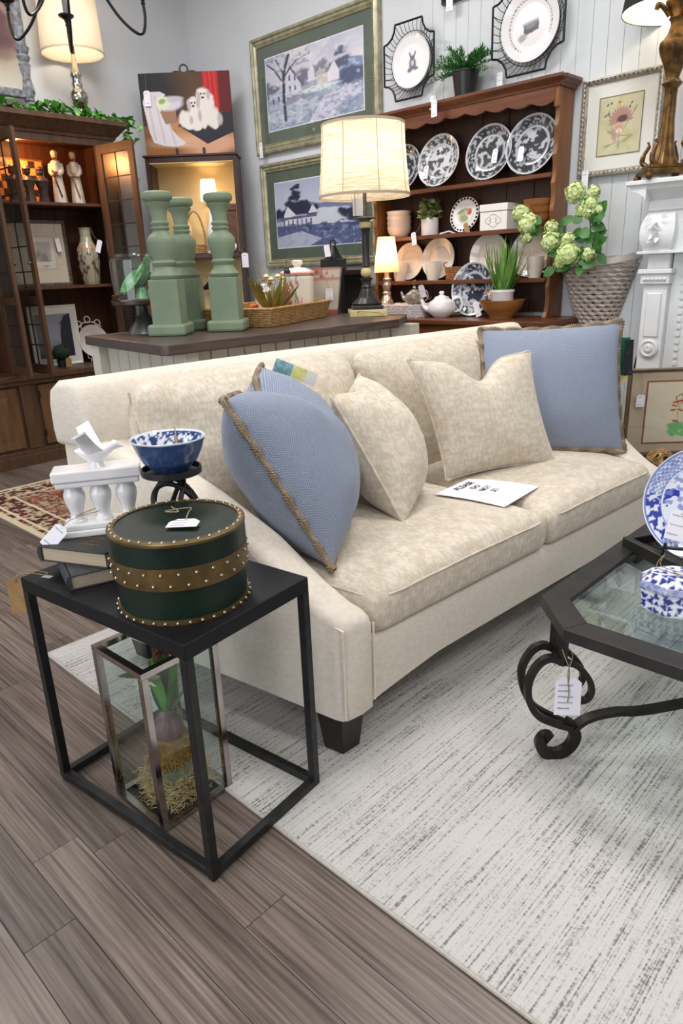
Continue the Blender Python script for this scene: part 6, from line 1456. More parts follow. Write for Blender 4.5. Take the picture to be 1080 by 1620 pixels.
# ------------------------------------------------------------------ antique gold lamp with black shade
gl_ = thing('gold_lamp', 'antique gold column lamp with a black shade on the mantel', 'lamp', (-1.378, 3.640, 1.532), .72)
M_AGOLD = mat('antique_gold', S(70, 48, 24), S(122, 90, 46), rough=.38, metal=.6, scale=24, bump=.25)
for sx in (-1, 1):
    for sy in (-1, 1): MB().ball((sx * .088, sy * .075, .016), .018, 10, 8).build('foot', M_AGOLD, gl_, True)
MB().box(-.098, .098, -.082, .082, .022, .046).build('base', M_AGOLD, gl_, bevel=.006); MB().box(-.080, .080, -.066, .066, .046, .064).build('base_step', M_AGOLD, gl_, bevel=.006)
MB().lathe([(.064, .064), (.046, .10), (.034, .16), (.027, .24), (.025, .34), (.027, .375), (.036, .385), (.044, .395), (.036, .402), (.026, .415), (.032, .435), (.046, .475), (.064, .515), (.070, .540), (.066, .556), (.052, .568), (.040, .585), (.030, .62), (.032, .636), (.040, .644), (.034, .652), (.045, .68), (.058, .70), (.060, .712), (.03, .72), (.02, .76)], 32, mod=lambda a, z: 1 + (.10 * math.cos(6 * a) if z < .38 else .04 * math.cos(12 * a))).build('column', M_AGOLD, gl_, True, auto=60)
for sx in (-1, 1):
    for sy in (-1, 1): MB().tube(spline([(sx * .062, sy * .05, .066), (sx * .078, sy * .062, .085), (sx * .074, sy * .058, .115), (sx * .058, sy * .045, .15), (sx * .064, sy * .05, .168)], 5), [.012] * 10 + [.009] * 6 + [.005] * 5, 8).build('scroll_foot', M_AGOLD, gl_, True)
for k in range(4): a = k * PI / 2; MB().tube(spline([(.040 * math.cos(a), .04 * math.sin(a), .655), (.072 * math.cos(a), .072 * math.sin(a), .690), (.092 * math.cos(a), .092 * math.sin(a), .700), (.098 * math.cos(a), .098 * math.sin(a), .682)], 5), .011, 8).build('scroll_leaf', M_AGOLD, gl_, True)
M_BSH = mat('black_shade', S(20, 20, 24), rough=.85); M_BSI = mat('shade_lining', S(240, 232, 214), rough=.8)
s_ = shade(gl_, [(.238, .680), (.195, .95)], M_BSH, 56); MB().lathe([(.235, .682), (.192, .948)], 56, cap=False).build('lining', M_BSI, s_, True, auto=180)
MB().tube([(0, 0, .76), (0, 0, .80)], .016, 10).build('socket', M_BRASS, gl_); m = MB(); m.ball((0, 0, .84), .032, 12, 8); m.build('bulb', emis('bulb_glow', (1, .84, .6), 12), gl_, True)
point_light('gold_lamp_light', (-1.378, 3.640, 1.532 + .84), 9, (1.0, .86, .66), .04)

# ------------------------------------------------------------------ low dark table, framed print and woven ball beyond the sofa
lt = thing('low_table', 'low dark table beyond the far end of the sofa', 'side table', (-.985, 3.16, 0), .76)
MB().box(-.21, .21, -.21, .21, .302, .325).build('tabletop', M_BLK, lt, bevel=.003, bseg=1)
for sx in (-1, 1):
    for sy in (-1, 1): MB().box(sx * .185 - .018, sx * .185 + .018, sy * .185 - .018, sy * .185 + .018, .009, .302).build('leg', M_BLK, lt)
def redleaf(A):
    A.c[:] = S(222, 212, 186)
    r = random.Random(2)
    for x in (.40, .52, .62): A.line([(x, .15), (x - .02, .5), (x + .02, .72)], .006, S(168, 186, 110))
    for k in range(26): x = r.choice((.38, .44, .54, .62, .66)); y = r.uniform(.32, .70); A.ell(x + r.uniform(-.06, .06), y, .042, .014, S(190, 62, 56), r.uniform(-.6, .6), .4)
    for k in range(24): A.ell(.48 + r.uniform(-.16, .16), .20 + r.uniform(-.08, .10), .06, .03, S(118, 186, 116), r.uniform(-1, 1), .5)
    A.line([(.38, .62), (.34, .74), (.40, .80), (.44, .72)], .006, S(120, 84, 66)); A.line([(.54, .68), (.56, .82), (.60, .84), (.60, .74)], .006, S(120, 84, 66))
fp = thing('framed_print', 'brown framed print of red leaves standing on the low table', 'picture', (-1.052, 3.352, .3255), .74)
frame_parts(fp, .56, .400, .018, .024, mat('brown_frame', S(96, 74, 54), S(120, 96, 74), rough=.4, scale=20)); MB().box(-.265, .265, -.010, -.002, .01, .390).build('mat_board', mat('mat_board_tan', S(196, 180, 152), rough=.8), fp)
MB().box(-.195, .195, -.0112, -.0102, .055, .345).build('red_line', mat('red_line', S(150, 84, 70), rough=.7), fp); m = print_panel(.375, .276, 130, redleaf); m.xform(lambda x, y, z: (x, -.0122, z + .062)); m.build('print', M_PRINT, fp); MB().box(-.26, .26, -.0155, -.0145, .018, .382).build('glass', M_GLASSP, fp)
price_tag(fp, (-.225, -.03, .26), (1, 0, 0), (0, 0, 1), .038, .055, 2, [(-.22, -.03, .32), (-.225, -.025, .36), (-.23, -.02, .39)], None, 99)
wbq = thing('woven_ball', 'brown woven vine ball beside the far sofa arm', 'ball', (-1.0, 2.935, .3255))
for k in range(16):
    nrm = Vector((rg.gauss(0, 1), rg.gauss(0, 1), rg.gauss(0, 1))).normalized(); s1 = nrm.orthogonal().normalized(); s2 = nrm.cross(s1); R = .052 - .0006 * (k % 4)
    MB().tube([Vector((0, 0, .060)) + (s1 * math.cos(a) + s2 * math.sin(a)) * R for a in np.linspace(0, 2 * PI, 37)[:-1]], .0, closed=True, flat=(.013, .005)).build('vine', mat('vine_brown', S(120, 86, 50), S(176, 136, 88), rough=.6, scale=40, rand=.25), wbq, True)
MB().ball((0, 0, .060), .044, 16, 10).build('core', mat('vine_dark', S(50, 32, 18), rough=.8), wbq, True)
price_tag(wbq, (.075, -.03, .058), (.72, .69, 0), (.1, 0, 1), .034, .055, 3, [(.05, -.02, .08), (.02, .0, .11)], None, 100)
# ------------------------------------------------------------------ china cabinet on the left wall
CX, CB = -4.825, -5.205
cb = thing('china_cabinet', 'large brown wooden china cabinet with open leaded glass doors', 'cabinet', (-5.0, 2.0, 0))
def cbox(nm, x0, x1, y0, y1, z0, z1, mt=None, par=None, bev=.002): return MB().box(x0 + 5.0, x1 + 5.0, y0 - 2.0, y1 - 2.0, z0, z1).build(nm, mt or M_CABWOOD, par or cb, bevel=bev, bseg=1)
Y0, Y1, YM = 1.10, 2.83, 1.92
# base section
cbox('base_case', CB, -4.80, Y0, Y1, .06, .575); cbox('plinth', CB, -4.772, Y0 - .01, Y1 + .01, 0, .075); cbox('plinth_moulding', CB, -4.778, Y0 - .006, Y1 + .006, .075, .105)
cbox('counter', CB, -4.745, Y0 - .03, Y1 + .03, .575, .610); cbox('counter_moulding', CB, -4.765, Y0 - .015, Y1 + .015, .545, .575)
for y0, y1 in ((1.16, 1.50), (1.51, 1.85), (2.00, 2.335), (2.345, 2.68)):
    d = cbox('base_door', -4.80, -4.780, y0, y1, .125, .530, M_CABLIGHT)
    m = MB(); a, b_ = y0 + .06 - 2, y1 - .06 - 2; m.loft([[(.2205, a, .185), (.2205, b_, .185), (.2205, b_, .470), (.2205, a, .470)], [(.224, a + .022, .207), (.224, b_ - .022, .207), (.224, b_ - .022, .448), (.224, a + .022, .448)]]); m.build('raised_panel', M_CABLIGHT, d)
    for z in (.18, .44): cbox('hinge', -4.781, -4.776, y0 - .004, y0 + .004, z, z + .05, M_IRON, d, 0)
for y in (1.925, 2.755): cbox('pilaster', -4.80, -4.778, y - .05, y + .05, .11, .545)
# upper section
cbox('side_panel', CB, CX, Y0, Y0 + .03, .61, 2.10); cbox('side_panel', CB, CX, Y1 - .03, Y1, .61, 2.10); cbox('divider', CB, CX - .01, YM - .012, YM + .012, .61, 2.08, M_CABIN)
cbox('stile', CX - .03, CX, YM - .05, YM + .05, .61, 2.06); cbox('stile', CX - .03, CX, 2.69, Y1, .61, 2.06); cbox('stile', CX - .03, CX, Y0, 1.16, .61, 2.06)
cbox('top_rail', CX - .03, CX + .004, Y0, Y1, 2.045, 2.10); cbox('top_panel', CB, CX, Y0, Y1, 2.08, 2.10, M_CABIN); cbox('back_panel', CB, CB + .012, Y0, Y1, .61, 2.08, M_CABIN)
cr = MB(); prof = [(.0, 2.085), (.012, 2.09), (.016, 2.105), (.028, 2.115), (.05, 2.14), (.075, 2.165), (.085, 2.17), (.085, 2.195), (0, 2.20)]
cr.loft([[(CX + o + 5.0, y + s * o - 2.0, z) for o, z in prof] for y, s in ((Y0, -1), (Y1, 1))]); cr.build('crown', M_CABWOOD, cb)
MB().loft([[(x + 5.0 + (o if k else 0), Y1 + o - 2.0, z) for o, z in prof] for k, x in ((0, CB), (1, CX))]).build('crown_return', M_CABWOOD, cb)
cbox('crown_top', CB, CX + .08, Y0 - .08, Y1 + .08, 2.19, 2.20)
S1, S2, S3 = 1.690, 1.160, .610
for z in (S1, S2):
    for y0, y1 in ((Y0 + .03, YM - .012), (YM + .012, Y1 - .03)): cbox('shelf', CB + .012, CX - .045, y0, y1, z - .020, z, M_CABIN)
# leaded doors
DW, DZ0, DZ1 = .352, .625, 2.045
pane_data = {}
def cab_door(hy, ang, w=DW, flip=1):
    """door hinged at (CX,hy), swung out; local x runs from the hinge"""
    m = MB(); th = .020
    m.box(0, .045, -th / 2, th / 2, DZ0, DZ1); m.box(w - .045, w, -th / 2, th / 2, DZ0, DZ1); m.box(.045, w - .045, -th / 2, th / 2, DZ0, DZ0 + .055); m.box(.045, w - .045, -th / 2, th / 2, DZ1 - .055, DZ1); m.box(.045, w - .045, -th / 2, th / 2, 1.060, 1.105)
    d = m.build('door', M_CABWOOD, cb, loc=(CX + .014 + 5.0, hy - 2.0, 0), rot=(0, 0, ang))
    gx0, gx1 = .045, w - .045
    for z0, z1, n in ((DZ0 + .055, 1.060, 3), (1.105, DZ1 - .055, 6)):
        ph = (z1 - z0) / n; pw_ = (gx1 - gx0) / 2; key = (round(ph, 4))
        for i in range(n):
            for j in range(2):
                if key not in pane_data: pane_data[key] = None
                if pane_data[key] is None:
                    o = MB().box(-pw_ / 2 + .001, pw_ / 2 - .001, -.0015, .0015, -ph / 2 + .001, ph / 2 - .001).build('pane', glass_thin('leaded_glass', (.70, .70, .68), 1.6, .28, .05), d); pane_data[key] = o.data
                else: o = bpy.data.objects.new('pane', pane_data[key]); link(o, d)
                o.location = (gx0 + pw_ * (j + .5), 0, z0 + ph * (i + .5))
        lead = MB()
        for i in range(n + 1): lead.box(gx0, gx1, -.0035, .0035, z0 + ph * i - .0035, z0 + ph * i + .0035)
        for j in range(3): lead.box(gx0 + pw_ * j - .0035, gx0 + pw_ * j + .0035, -.0035, .0035, z0, z1)
        lead.build('lead_came', mat('lead', S(60, 58, 56), rough=.5, metal=.5), d)
    k = MB(); k.ball((w - .022, -.022 * flip, 1.30), .012, 10, 6); k.tube([(w - .022, -.01 * flip, 1.30), (w - .022, -.022 * flip, 1.30)], .005, 6); k.build('knob', M_BRASS, d, True)
cab_door(1.965, .045); cab_door(2.690, .20, DW, -1); cab_door(1.875, -.10, DW, -1)
point_light('cabinet_light', (-4.98, 2.20, 2.0), 9, (1.0, .40, .12), .03)
MB().lathe([(.03, 2.06), (.034, 2.065), (.034, 2.079), (.001, 2.08)], 16, (.0, .20, 0)).build('puck_light', emis('puck_glow', (1.0, .55, .25), 2), cb, True)

# things in the cabinet
def robed(label, y, H, seed, mt, trim):
    t = thing('robed_figurine', label, 'figurine', (-5.0, y, S1), -.6, 'robed figurines in the lit cabinet')
    k = H / .335; f = lambda a, z: 1 + .07 * math.sin(7 * a + seed) * max(0, 1 - z / (.24 * k))
    MB().lathe([(.001, 0), (.052 * k, 0), (.054 * k, .01 * k), (.047 * k, .08 * k), (.040 * k, .16 * k), (.042 * k, .21 * k), (.045 * k, .245 * k), (.036 * k, .268 * k), (.016 * k, .276 * k), (.014 * k, .285 * k)], 28, mod=f, sy=.8).build('robe', mt, t, True, auto=180)
    MB().ball((0, 0, .302 * k), .022 * k, 14, 10, .9, .9, 1.2).build('head', mat('painted_skin', S(214, 186, 156), rough=.5), t, True)
    MB().lathe([(.022 * k, .308 * k), (.024 * k, .316 * k), (.020 * k, .330 * k), (.012 * k, .336 * k), (.001, .335 * k)], 16).build('headdress', mt, t, True)
    MB().loft([[(.014 * k, -s * .012 * k, .296 * k), (.014 * k, s * .012 * k, .296 * k), (.030 * k, s * .010 * k, .275 * k), (.034 * k, 0, .250 * k), (.030 * k, -s * .010 * k, .275 * k)] for s in (1, .6)]).build('beard', mat('brown_beard', S(96, 70, 48), rough=.8), t, True)
    for s in (-1, 1): MB().tube(spline([(.0, s * .030 * k, .250 * k), (.012 * k, s * .034 * k, .210 * k), (.036 * k, s * .024 * k, .185 * k), (.050 * k, s * .006 * k, .186 * k)], 5), [.017 * k] * 8 + [.014 * k] * 8, 10).build('sleeve', mt, t, True)
    MB().tube(spline([(.040 * k, -.022 * k, .21 * k), (.050 * k, .0, .13 * k), (.054 * k, .022 * k, .04 * k)], 5), .005 * k, 6).build('sash', trim, t, True)
    MB().box(.046 * k, .060 * k, -.018 * k, .018 * k, .175 * k, .200 * k).build('gift', trim, t, bevel=.003)
M_ROBE = mat('ivory_robe', S(230, 220, 206), S(206, 192, 174), rough=.5, scale=16); M_DTRIM = mat('dark_trim', S(70, 52, 40), rough=.5)
robed('ivory robed figurine with a dark sash, the nearer of the pair', 2.475, .335, 1, M_ROBE, M_DTRIM); robed('ivory robed figurine holding a tag-like scroll, next to the dark cabinet side', 2.605, .335, 3, M_ROBE, mat('tan_trim', S(150, 112, 72), rough=.5))
def checks(A): A.c[:] = S(214, 150, 84); A.put(((np.floor(A.u * 8) + np.floor(A.v * 6)) % 2) * 1.0, S(44, 28, 20))
t = thing('chess_board', 'orange and black checkered board propped in the lit cabinet', 'board', (-5.10, 2.235, S1), -PI / 2 + PI)
t.rotation_euler = (0, 0, PI / 2); MB().box(-.20, .20, .0, .014, .0, .285).build('board', M_CABLIGHT, t, bevel=.002, bseg=1); m = print_panel(.38, .265, 96, checks); m.xform(lambda x, y, z: (x, -.0012, z + .01)); m.build('checkered_face', vcol('board_print', .4), t); MB().box(-.20, .20, -.014, .0, .0, .006).build('ledge', M_CABLIGHT, t)
M_DKF = mat('dark_figure', S(40, 34, 32), S(70, 58, 50), rough=.5, scale=30)
for k, (y, lab) in enumerate(((2.155, 'dark carved figurine with a white tag in front of the chess board'), (2.255, 'dark carved figurine between two others before the chess board'), (2.345, 'dark carved figurine next to the ivory robed pair'))):
    t = thing('dark_figurine', lab, 'figurine', (-4.97, y, S1), .3 * k, 'dark figurines before the chess board')
    MB().lathe([(.001, 0), (.034, 0), (.036, .01), (.026, .05), (.030, .09), (.040, .115), (.044, .135), (.030, .155), (.013, .163), (.012, .170)], 20, mod=lambda a, z: 1 + .06 * math.sin(5 * a)).build('body', M_DKF, t, True); MB().ball((0, 0, .190), .022, 12, 8, 1, 1, 1.15).build('head', M_DKF, t, True); MB().lathe([(.023, .198), (.026, .205), (.012, .222), (.001, .226)], 14).build('cap', M_DKF, t, True)
    if k == 0: price_tag(t, (.055, .02, .105), (-.2, .95, 0), (0, .1, 1), .038, .078, 0, None, None, 5)
def etching(A):
    A.c[:] = S(206, 194, 176); A.put(((A.u > .18) & (A.u < .82) & (A.v > .22) & (A.v < .80)) * 1.0, S(188, 174, 156)); A.put(((A.u > .20) & (A.u < .80) & (A.v > .24) & (A.v < .78)) * 1.0, S(210, 202, 190)); A.put(((A.u > .27) & (A.u < .73) & (A.v > .30) & (A.v < .70)) * 1.0, S(176, 172, 166)); trees(A, .5, .42, .10, S(140, 136, 132), 8, 40); A.put(((A.u > .27) & (A.u < .73) & (A.v > .30) & (A.v < .36)) * 1.0, S(216, 210, 202))
t = thing('framed_etching', 'pale etching in a dark silver frame on the cabinet shelf', 'picture', (-5.06, 2.285, S2), PI / 2); frame_parts(t, .42, .43, .022, .02, mat('tarnished_frame', S(84, 78, 70), S(130, 122, 110), rough=.4, metal=.4, scale=50)); m = print_panel(.376, .386, 90, etching); m.xform(lambda x, y, z: (x, -.006, z + .022)); m.build('print', M_PRINT, t); MB().box(-.19, .19, -.0135, -.0125, .02, .41).build('glass', M_GLASSP, t)
price_tag(t, (.135, -.03, .27), (1, 0, .1), (0, 0, 1), .032, .09, 0, [(.13, -.03, .33), (.12, -.028, .41)], None, 6)
def vasecol(V):
    V = np.array(V); th = np.arctan2(V[:, 1], V[:, 0]); z = V[:, 2]; A = Art(th, z, S(168, 160, 138)); n = fbm(th * 5, z * 34, 3); A.put(((z > .05) & (z < .26) & (n > .58)) * 1.0, S(84, 74, 66)); A.put(((z > .22) & (z < .275)) * .7, S(186, 146, 118)); A.put((np.abs(np.sin(th * 3)) < .06) * (z < .27) * .8, S(90, 76, 66)); return A.c
t = thing('tall_vase', 'tall grey-green painted vase with a tag on the cabinet shelf', 'vase', (-4.98, 2.605, S2)); m = MB().lathe(dense([(.001, 0), (.052, 0), (.058, .02), (.074, .12), (.078, .19), (.070, .245), (.046, .285), (.038, .32), (.040, .365), (.046, .38), (.040, .38), (.034, .33), (.001, .32)], 8), 72, cap=False); m.c = vasecol(m.v); m.build('vase', M_PORC, t, True)
price_tag(t, (.07, .055, .255), (.3, .9, -.35), (-.1, .35, .95), .034, .09, 0, [(.05, .04, .32), (.03, .03, .375), (-.02, .0, .385)], None, 7)
def dusk(A): A.c[:] = S(150, 156, 170); A.grad(0, .4, S(120, 124, 130), S(140, 146, 158)); A.poly([(.62, 0), (.66, .6), (.8, .95), (1, 1), (1, 0)], S(46, 50, 64)); trees(A, .8, .7, .1, S(44, 48, 62), 9, 50); A.poly([(0, .1), (.62, .2), (.62, .0), (0, 0)], S(96, 100, 100))
t = thing('framed_landscape', 'white-matted dusk landscape picture at the cabinet floor', 'picture', (-5.06, 2.30, S3), PI / 2); frame_parts(t, .36, .42, .016, .018, M_WHITEM); MB().box(-.17, .17, -.008, -.002, .01, .41).build('mat_board', MATS['mat_board_white'], t); m = print_panel(.26, .30, 70, dusk); m.xform(lambda x, y, z: (x, -.0085, z + .06)); m.build('print', M_PRINT, t); MB().box(-.165, .165, -.0135, -.0125, .015, .405).build('glass', M_GLASSP, t)
def deer(V):
    V = np.array(V); R = np.hypot(V[:, 0], V[:, 1]).max(); A = Art(V[:, 0] / R, V[:, 1] / R, S(228, 222, 220)); A.ell(.1, .2, .5, .5, S(214, 196, 190), 0, .9); A.ell(.05, -.1, .28, .12, S(166, 104, 78), -.4, .5); A.ell(-.1, .05, .12, .08, S(150, 96, 74), 0, .5); return A.c
t, q, xx, yy = upright_plate('decorative_plate', 'white plate with a brown animal on a scrolled white wire stand', 'plate', -5.04, 2.585, S3 + .03, .118, deer, face=(1, 0), tilt=.2)
ws_ = MB()
for c in (-.075, .0, .075):
    r_ = .022; ws_.tube([q(c + r_ * math.cos(a), .118 + (.045 if c == 0 else .015) + r_ * math.sin(a), -.012) for a in np.linspace(0, 2 * PI, 17)[:-1]], .004, 6, True)
ws_.tube([q(-.10, .10, -.012), q(-.04, .14, -.012), q(0, .14, -.012), q(.04, .14, -.012), q(.10, .10, -.012)], .004, 6)
for s in (-1, 1): ws_.tube([q(s * .06, .11, -.012), q(s * .06, -.12, -.012), q(s * .06, -.125, .03), q(s * .06, -.145, .02)], .004, 6)
o = ws_.build('wire_stand', M_WHITEM, t, True)
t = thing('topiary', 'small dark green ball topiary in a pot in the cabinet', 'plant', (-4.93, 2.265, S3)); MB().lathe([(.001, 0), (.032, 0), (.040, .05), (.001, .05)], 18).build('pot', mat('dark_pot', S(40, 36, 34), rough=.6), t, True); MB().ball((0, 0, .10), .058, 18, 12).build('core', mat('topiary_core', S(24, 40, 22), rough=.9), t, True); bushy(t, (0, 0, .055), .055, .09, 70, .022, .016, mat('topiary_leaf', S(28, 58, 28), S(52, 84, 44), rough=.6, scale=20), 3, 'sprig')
price_tag(t, (.055, .02, .035), (-.2, .95, 0), (0, .1, 1), .05, .065, 0, None, M_KRAFT, 5, 'kraft_tag')

# on top of the cabinet
iv = thing('ivy_garland', 'green ivy garland lying along the top of the china cabinet', 'garland', (-4.83, 2.4, 2.20)); rg = random.Random(17)
MB().tube(spline([(.0, y, .025 + .012 * math.sin(y * 9)) for y in np.linspace(-1.0, .46, 14)] + [(.02, .51, .03), (.03, .545, -.05), (.03, .55, -.2)], 4), .004, 6).build('vine', mat('branch_green'  if 'branch_green' in MATS else 'vine_stem', S(72, 92, 44), rough=.6), iv, True)
ivd = None
def ivy_leaf(p, sc):
    global ivd
    if ivd is None:
        m = MB()
        for a in (0, .75, -.75, 1.6, -1.6): m.leaf((0, 0, 0), (math.cos(a), math.sin(a), .1), (0, 0, 1), .045 if a == 0 else .036, .026, .2, 3)
        o = m.build('ivy_leaf', M_IVY, iv, True, auto=180); ivd = o.data
    else: o = bpy.data.objects.new('ivy_leaf', ivd); link(o, iv)
    o.location = p; o.rotation_euler = (rg.uniform(-1.2, 1.2), rg.uniform(-1.0, .6), rg.uniform(0, 6.3)); o.scale = [sc] * 3
for k in range(238):
    y = rg.uniform(-.85, .50); ivy_leaf((rg.uniform(-.07, .075), y, max(.006, rg.gauss(.022, .022) + .018 * math.sin(y * 11))), rg.uniform(.6, 1.1))
for k in range(46): ivy_leaf((.04 + rg.gauss(0, .03), .53 + rg.gauss(0, .03), .04 - .22 * rg.random()), rg.uniform(.5, 1.0))
for k in range(12): ivy_leaf((.04 + rg.gauss(0, .015), .545 + rg.gauss(0, .015), -.15 - .22 * rg.random()), rg.uniform(.35, .6))
sv = thing('silver_lamp', 'silver mercury glass lamp with a cream drum shade on the cabinet', 'lamp', (-5.00, 2.718, 2.20))
MB().lathe([(.055, 0), (.056, .02), (.050, .03), (.030, .05), (.028, .065), (.036, .075), (.036, .085), (.028, .095), (.040, .11), (.056, .14), (.060, .165), (.052, .195), (.034, .215), (.030, .225), (.036, .235), (.036, .25), (.028, .262), (.030, .285), (.038, .295), (.034, .31), (.018, .36), (.014, .42)], 36).build('base', M_SILVER, sv, True, auto=60)
M_CRSH = cone_shade_mat('cream_shade', S(230, 214, 190), .25); shade(sv, [(.200, .425), (.184, .790)], M_CRSH, 56, trim=mat('shade_trim_cream', S(206, 188, 160), rough=.9)); MB().tube([(0, 0, .40), (0, 0, .52)], .014, 8).build('socket', M_BRASS, sv)
m = MB(); m.ball((0, 0, .57), .032, 12, 8); m.build('bulb', emis('bulb_glow', (1, .84, .6), 12), sv, True); point_light('silver_lamp_light', (-5.00, 2.718, 2.77), 6, (1.0, .92, .80), .04)
# big painting with carved grey corner post
cpn = thing('carved_painting', 'large dim painting in a grey carved post frame leaning at the left', 'picture', (-5.09, 1.95, 2.20), PI / 2)
for x in (-.46, .46): MB().lathe([(.030, 0), (.032, .02), (.026, .03), (.036, .05), (.045, .075), (.040, .10), (.026, .115), (.034, .125), (.030, .14), (.040, .17), (.036, .20), (.026, .26), (.036, .30), (.036, .31), (.042, .33), (.030, .345), (.040, .36), (.046, .375), (.034, .39), (.042, .41), (.048, .43), (.036, .44), (.034, .46), (.034, .90), (.045, .92), (.03, .96), (.001, .98)], 24, (x, 0, 0), mod=lambda a, z: 1 + (.10 * abs(math.cos(6 * a)) if .14 < z < .30 else 0)).build('carved_post', M_GREYCARVE, cpn, True, auto=50)
MB().box(-.44, .44, -.02, .02, .135, .185).build('lower_rail', M_GREYCARVE, cpn, bevel=.008); MB().box(-.44, .44, -.02, .02, .86, .90).build('upper_rail', M_GREYCARVE, cpn, bevel=.008)
def dim(A): A.c[:] = S(150, 132, 112); A.grad(0, .35, S(196, 192, 178), S(158, 142, 118)); A.ell(.6, .6, .5, .35, S(120, 86, 84), .3, .8, .9, 6); A.ell(.8, .5, .2, .2, S(96, 66, 70), 0, .7, .9, 8); A.speck(S(186, 160, 140), 7, .6, .15, amt=.6)
m = print_panel(.88, .68, 80, dim); m.xform(lambda x, y, z: (x, -.006, z + .185)); m.build('canvas', M_PRINT, cpn); MB().box(-.44, .44, -.004, .006, .18, .87).build('backing', M_CABIN, cpn)

# ------------------------------------------------------------------ corner bookcase with a lit lamp
BA = .774; bk = thing('corner_bookcase', 'dark mahogany open bookcase standing across the room corner', 'bookcase', (-4.700, 3.371, 0), BA)
BW, BT, BD = .335, 2.020, .24; M_BEIGE = mat('beige_back', S(222, 196, 144), S(214, 186, 132), rough=.6, scale=3)
for s in (-1, 1): MB().box(s * BW - (.028 if s > 0 else 0), s * BW + (.028 if s < 0 else 0), 0, BD, 0, BT).build('side', M_MAHOG, bk, bevel=.002, bseg=1)
MB().box(-BW + .028, BW - .028, 0, BD, BT - .035, BT).build('top', M_MAHOG, bk, bevel=.002, bseg=1); MB().box(-BW - .012, BW + .012, -.012, BD, BT, BT + .014).build('cap', M_MAHOG, bk, bevel=.002, bseg=1)
ZS = 1.350
for z in (ZS, .85, .40): MB().box(-BW + .028, BW - .028, .004, BD - .01, z - .035, z).build('shelf', M_MAHOG, bk, bevel=.002, bseg=1)
MB().box(-BW + .028, BW - .028, BD - .01, BD, .1, BT - .035).build('back', M_BEIGE, bk); MB().box(-BW + .028, BW - .028, .004, BD - .012, BT - .042, BT - .035).build('soffit', M_BEIGE, bk)
for s in (-1, 1): MB().box(s * (BW - .028) - (.004 if s > 0 else 0), s * (BW - .028) + (.004 if s < 0 else 0), .02, BD - .012, .9, BT - .042).build('side_lining', M_BEIGE if s > 0 else M_MAHOG, bk)
rb = rotz(BA); BO = Vector((-4.700, 3.371, 0))
def BKP(x, y, z): return BO + rb @ Vector((x, y, z))
t = thing('accent_lamp', 'small glowing white lamp on the bookcase shelf', 'lamp', BKP(.090, .125, ZS), BA); MB().lathe([(.05, 0), (.05, .012), (.018, .03), (.03, .10), (.036, .16), (.016, .24), (.010, .30), (.010, .40)], 24).build('base', M_WHITE, t, True); shade(t, [(.066, .375), (.052, .525)], cone_shade_mat('white_shade', S(244, 236, 224), .65), 36)
m = MB(); m.ball((0, 0, .45), .02, 10, 6); m.build('bulb', emis('bulb_glow', (1, .84, .6), 12), t, True); point_light('accent_lamp_light', BKP(.090, .125, ZS + .45), 4.0, (1.0, .80, .52), .025)
t = thing('carved_chest', 'dark carved wooden chest on the bookcase shelf', 'box', BKP(.238, .125, ZS), BA); MB().box(-.066, .066, -.09, .09, 0, .29).build('body', mat('carved_brown', S(74, 40, 26), S(104, 62, 42), rough=.5, scale=30, bump=.3), t, bevel=.006); MB().box(-.069, .069, -.093, .093, .29, .345).build('lid', MATS['carved_brown'], t, bevel=.010)
t = thing('white_duck', 'white ceramic duck in front of the carved chest', 'figurine', BKP(.225, .018, ZS), BA); rings = []
for x, r, z in ((-.075, .004, .06), (-.06, .018, .05), (-.03, .030, .042), (.0, .036, .040), (.03, .034, .040), (.05, .026, .042), (.062, .010, .044)): rings.append([(x, r * .42 * math.cos(2 * PI * k / 12), z + r * math.sin(2 * PI * k / 12)) for k in range(12)])
MB().loft(rings).build('body', M_WHITE, t, True); MB().tube(spline([(-.055, 0, .055), (-.075, 0, .085), (-.068, 0, .108)], 5), .011, 8).build('neck', M_WHITE, t, True)
t = thing('cane_basket', 'cane basket with a tall hooped handle between the green balusters', 'basket', BKP(-.03, .09, ZS), BA)
MB().tube(spline([(-.075, 0, .03), (-.07, 0, .20), (-.02, 0, .30), (.03, 0, .28), (.065, 0, .16), (.07, 0, .03)], 6), .008, 8).build('handle', M_RATTAN, t, True)
for k in range(6): MB().tube([(.07 * math.cos(a), .05 * math.sin(a), .008 + .011 * k) for a in np.linspace(0, 2 * PI, 33)[:-1]], .006, 6, True).build('strand', M_RATTAN, t, True)
t = thing('cream_urn', 'pale round urn at the left of the bookcase shelf', 'vase', BKP(-.13, .12, ZS)); MB().lathe([(.001, 0), (.05, 0), (.04, .02), (.06, .07), (.075, .14), (.065, .20), (.035, .25), (.04, .28), (.03, .28), (.001, .26)], 28, cap=False).build('urn', mat('warm_ceramic', S(226, 206, 160), rough=.3), t, True)
t = thing('iron_crane', 'black iron crane figure on the lower bookcase shelf', 'figurine', BKP(.06, .10, .85), BA); rings = []
for x, r, z in ((-.09, .004, .24), (-.06, .02, .25), (-.02, .035, .27), (.02, .034, .30), (.05, .02, .33), (.06, .012, .37), (.055, .010, .42), (.06, .013, .45), (.075, .006, .45), (.11, .002, .445)): rings.append([(x, r * math.cos(2 * PI * k / 10), z + r * math.sin(2 * PI * k / 10)) for k in range(10)])
MB().loft(rings).build('body', M_IRON, t, True)
for s in (-1, 1): MB().tube([(0, s * .012, .26), (.01, s * .014, .13), (-.005, s * .014, .005)], .005, 6).build('leg', M_IRON, t)
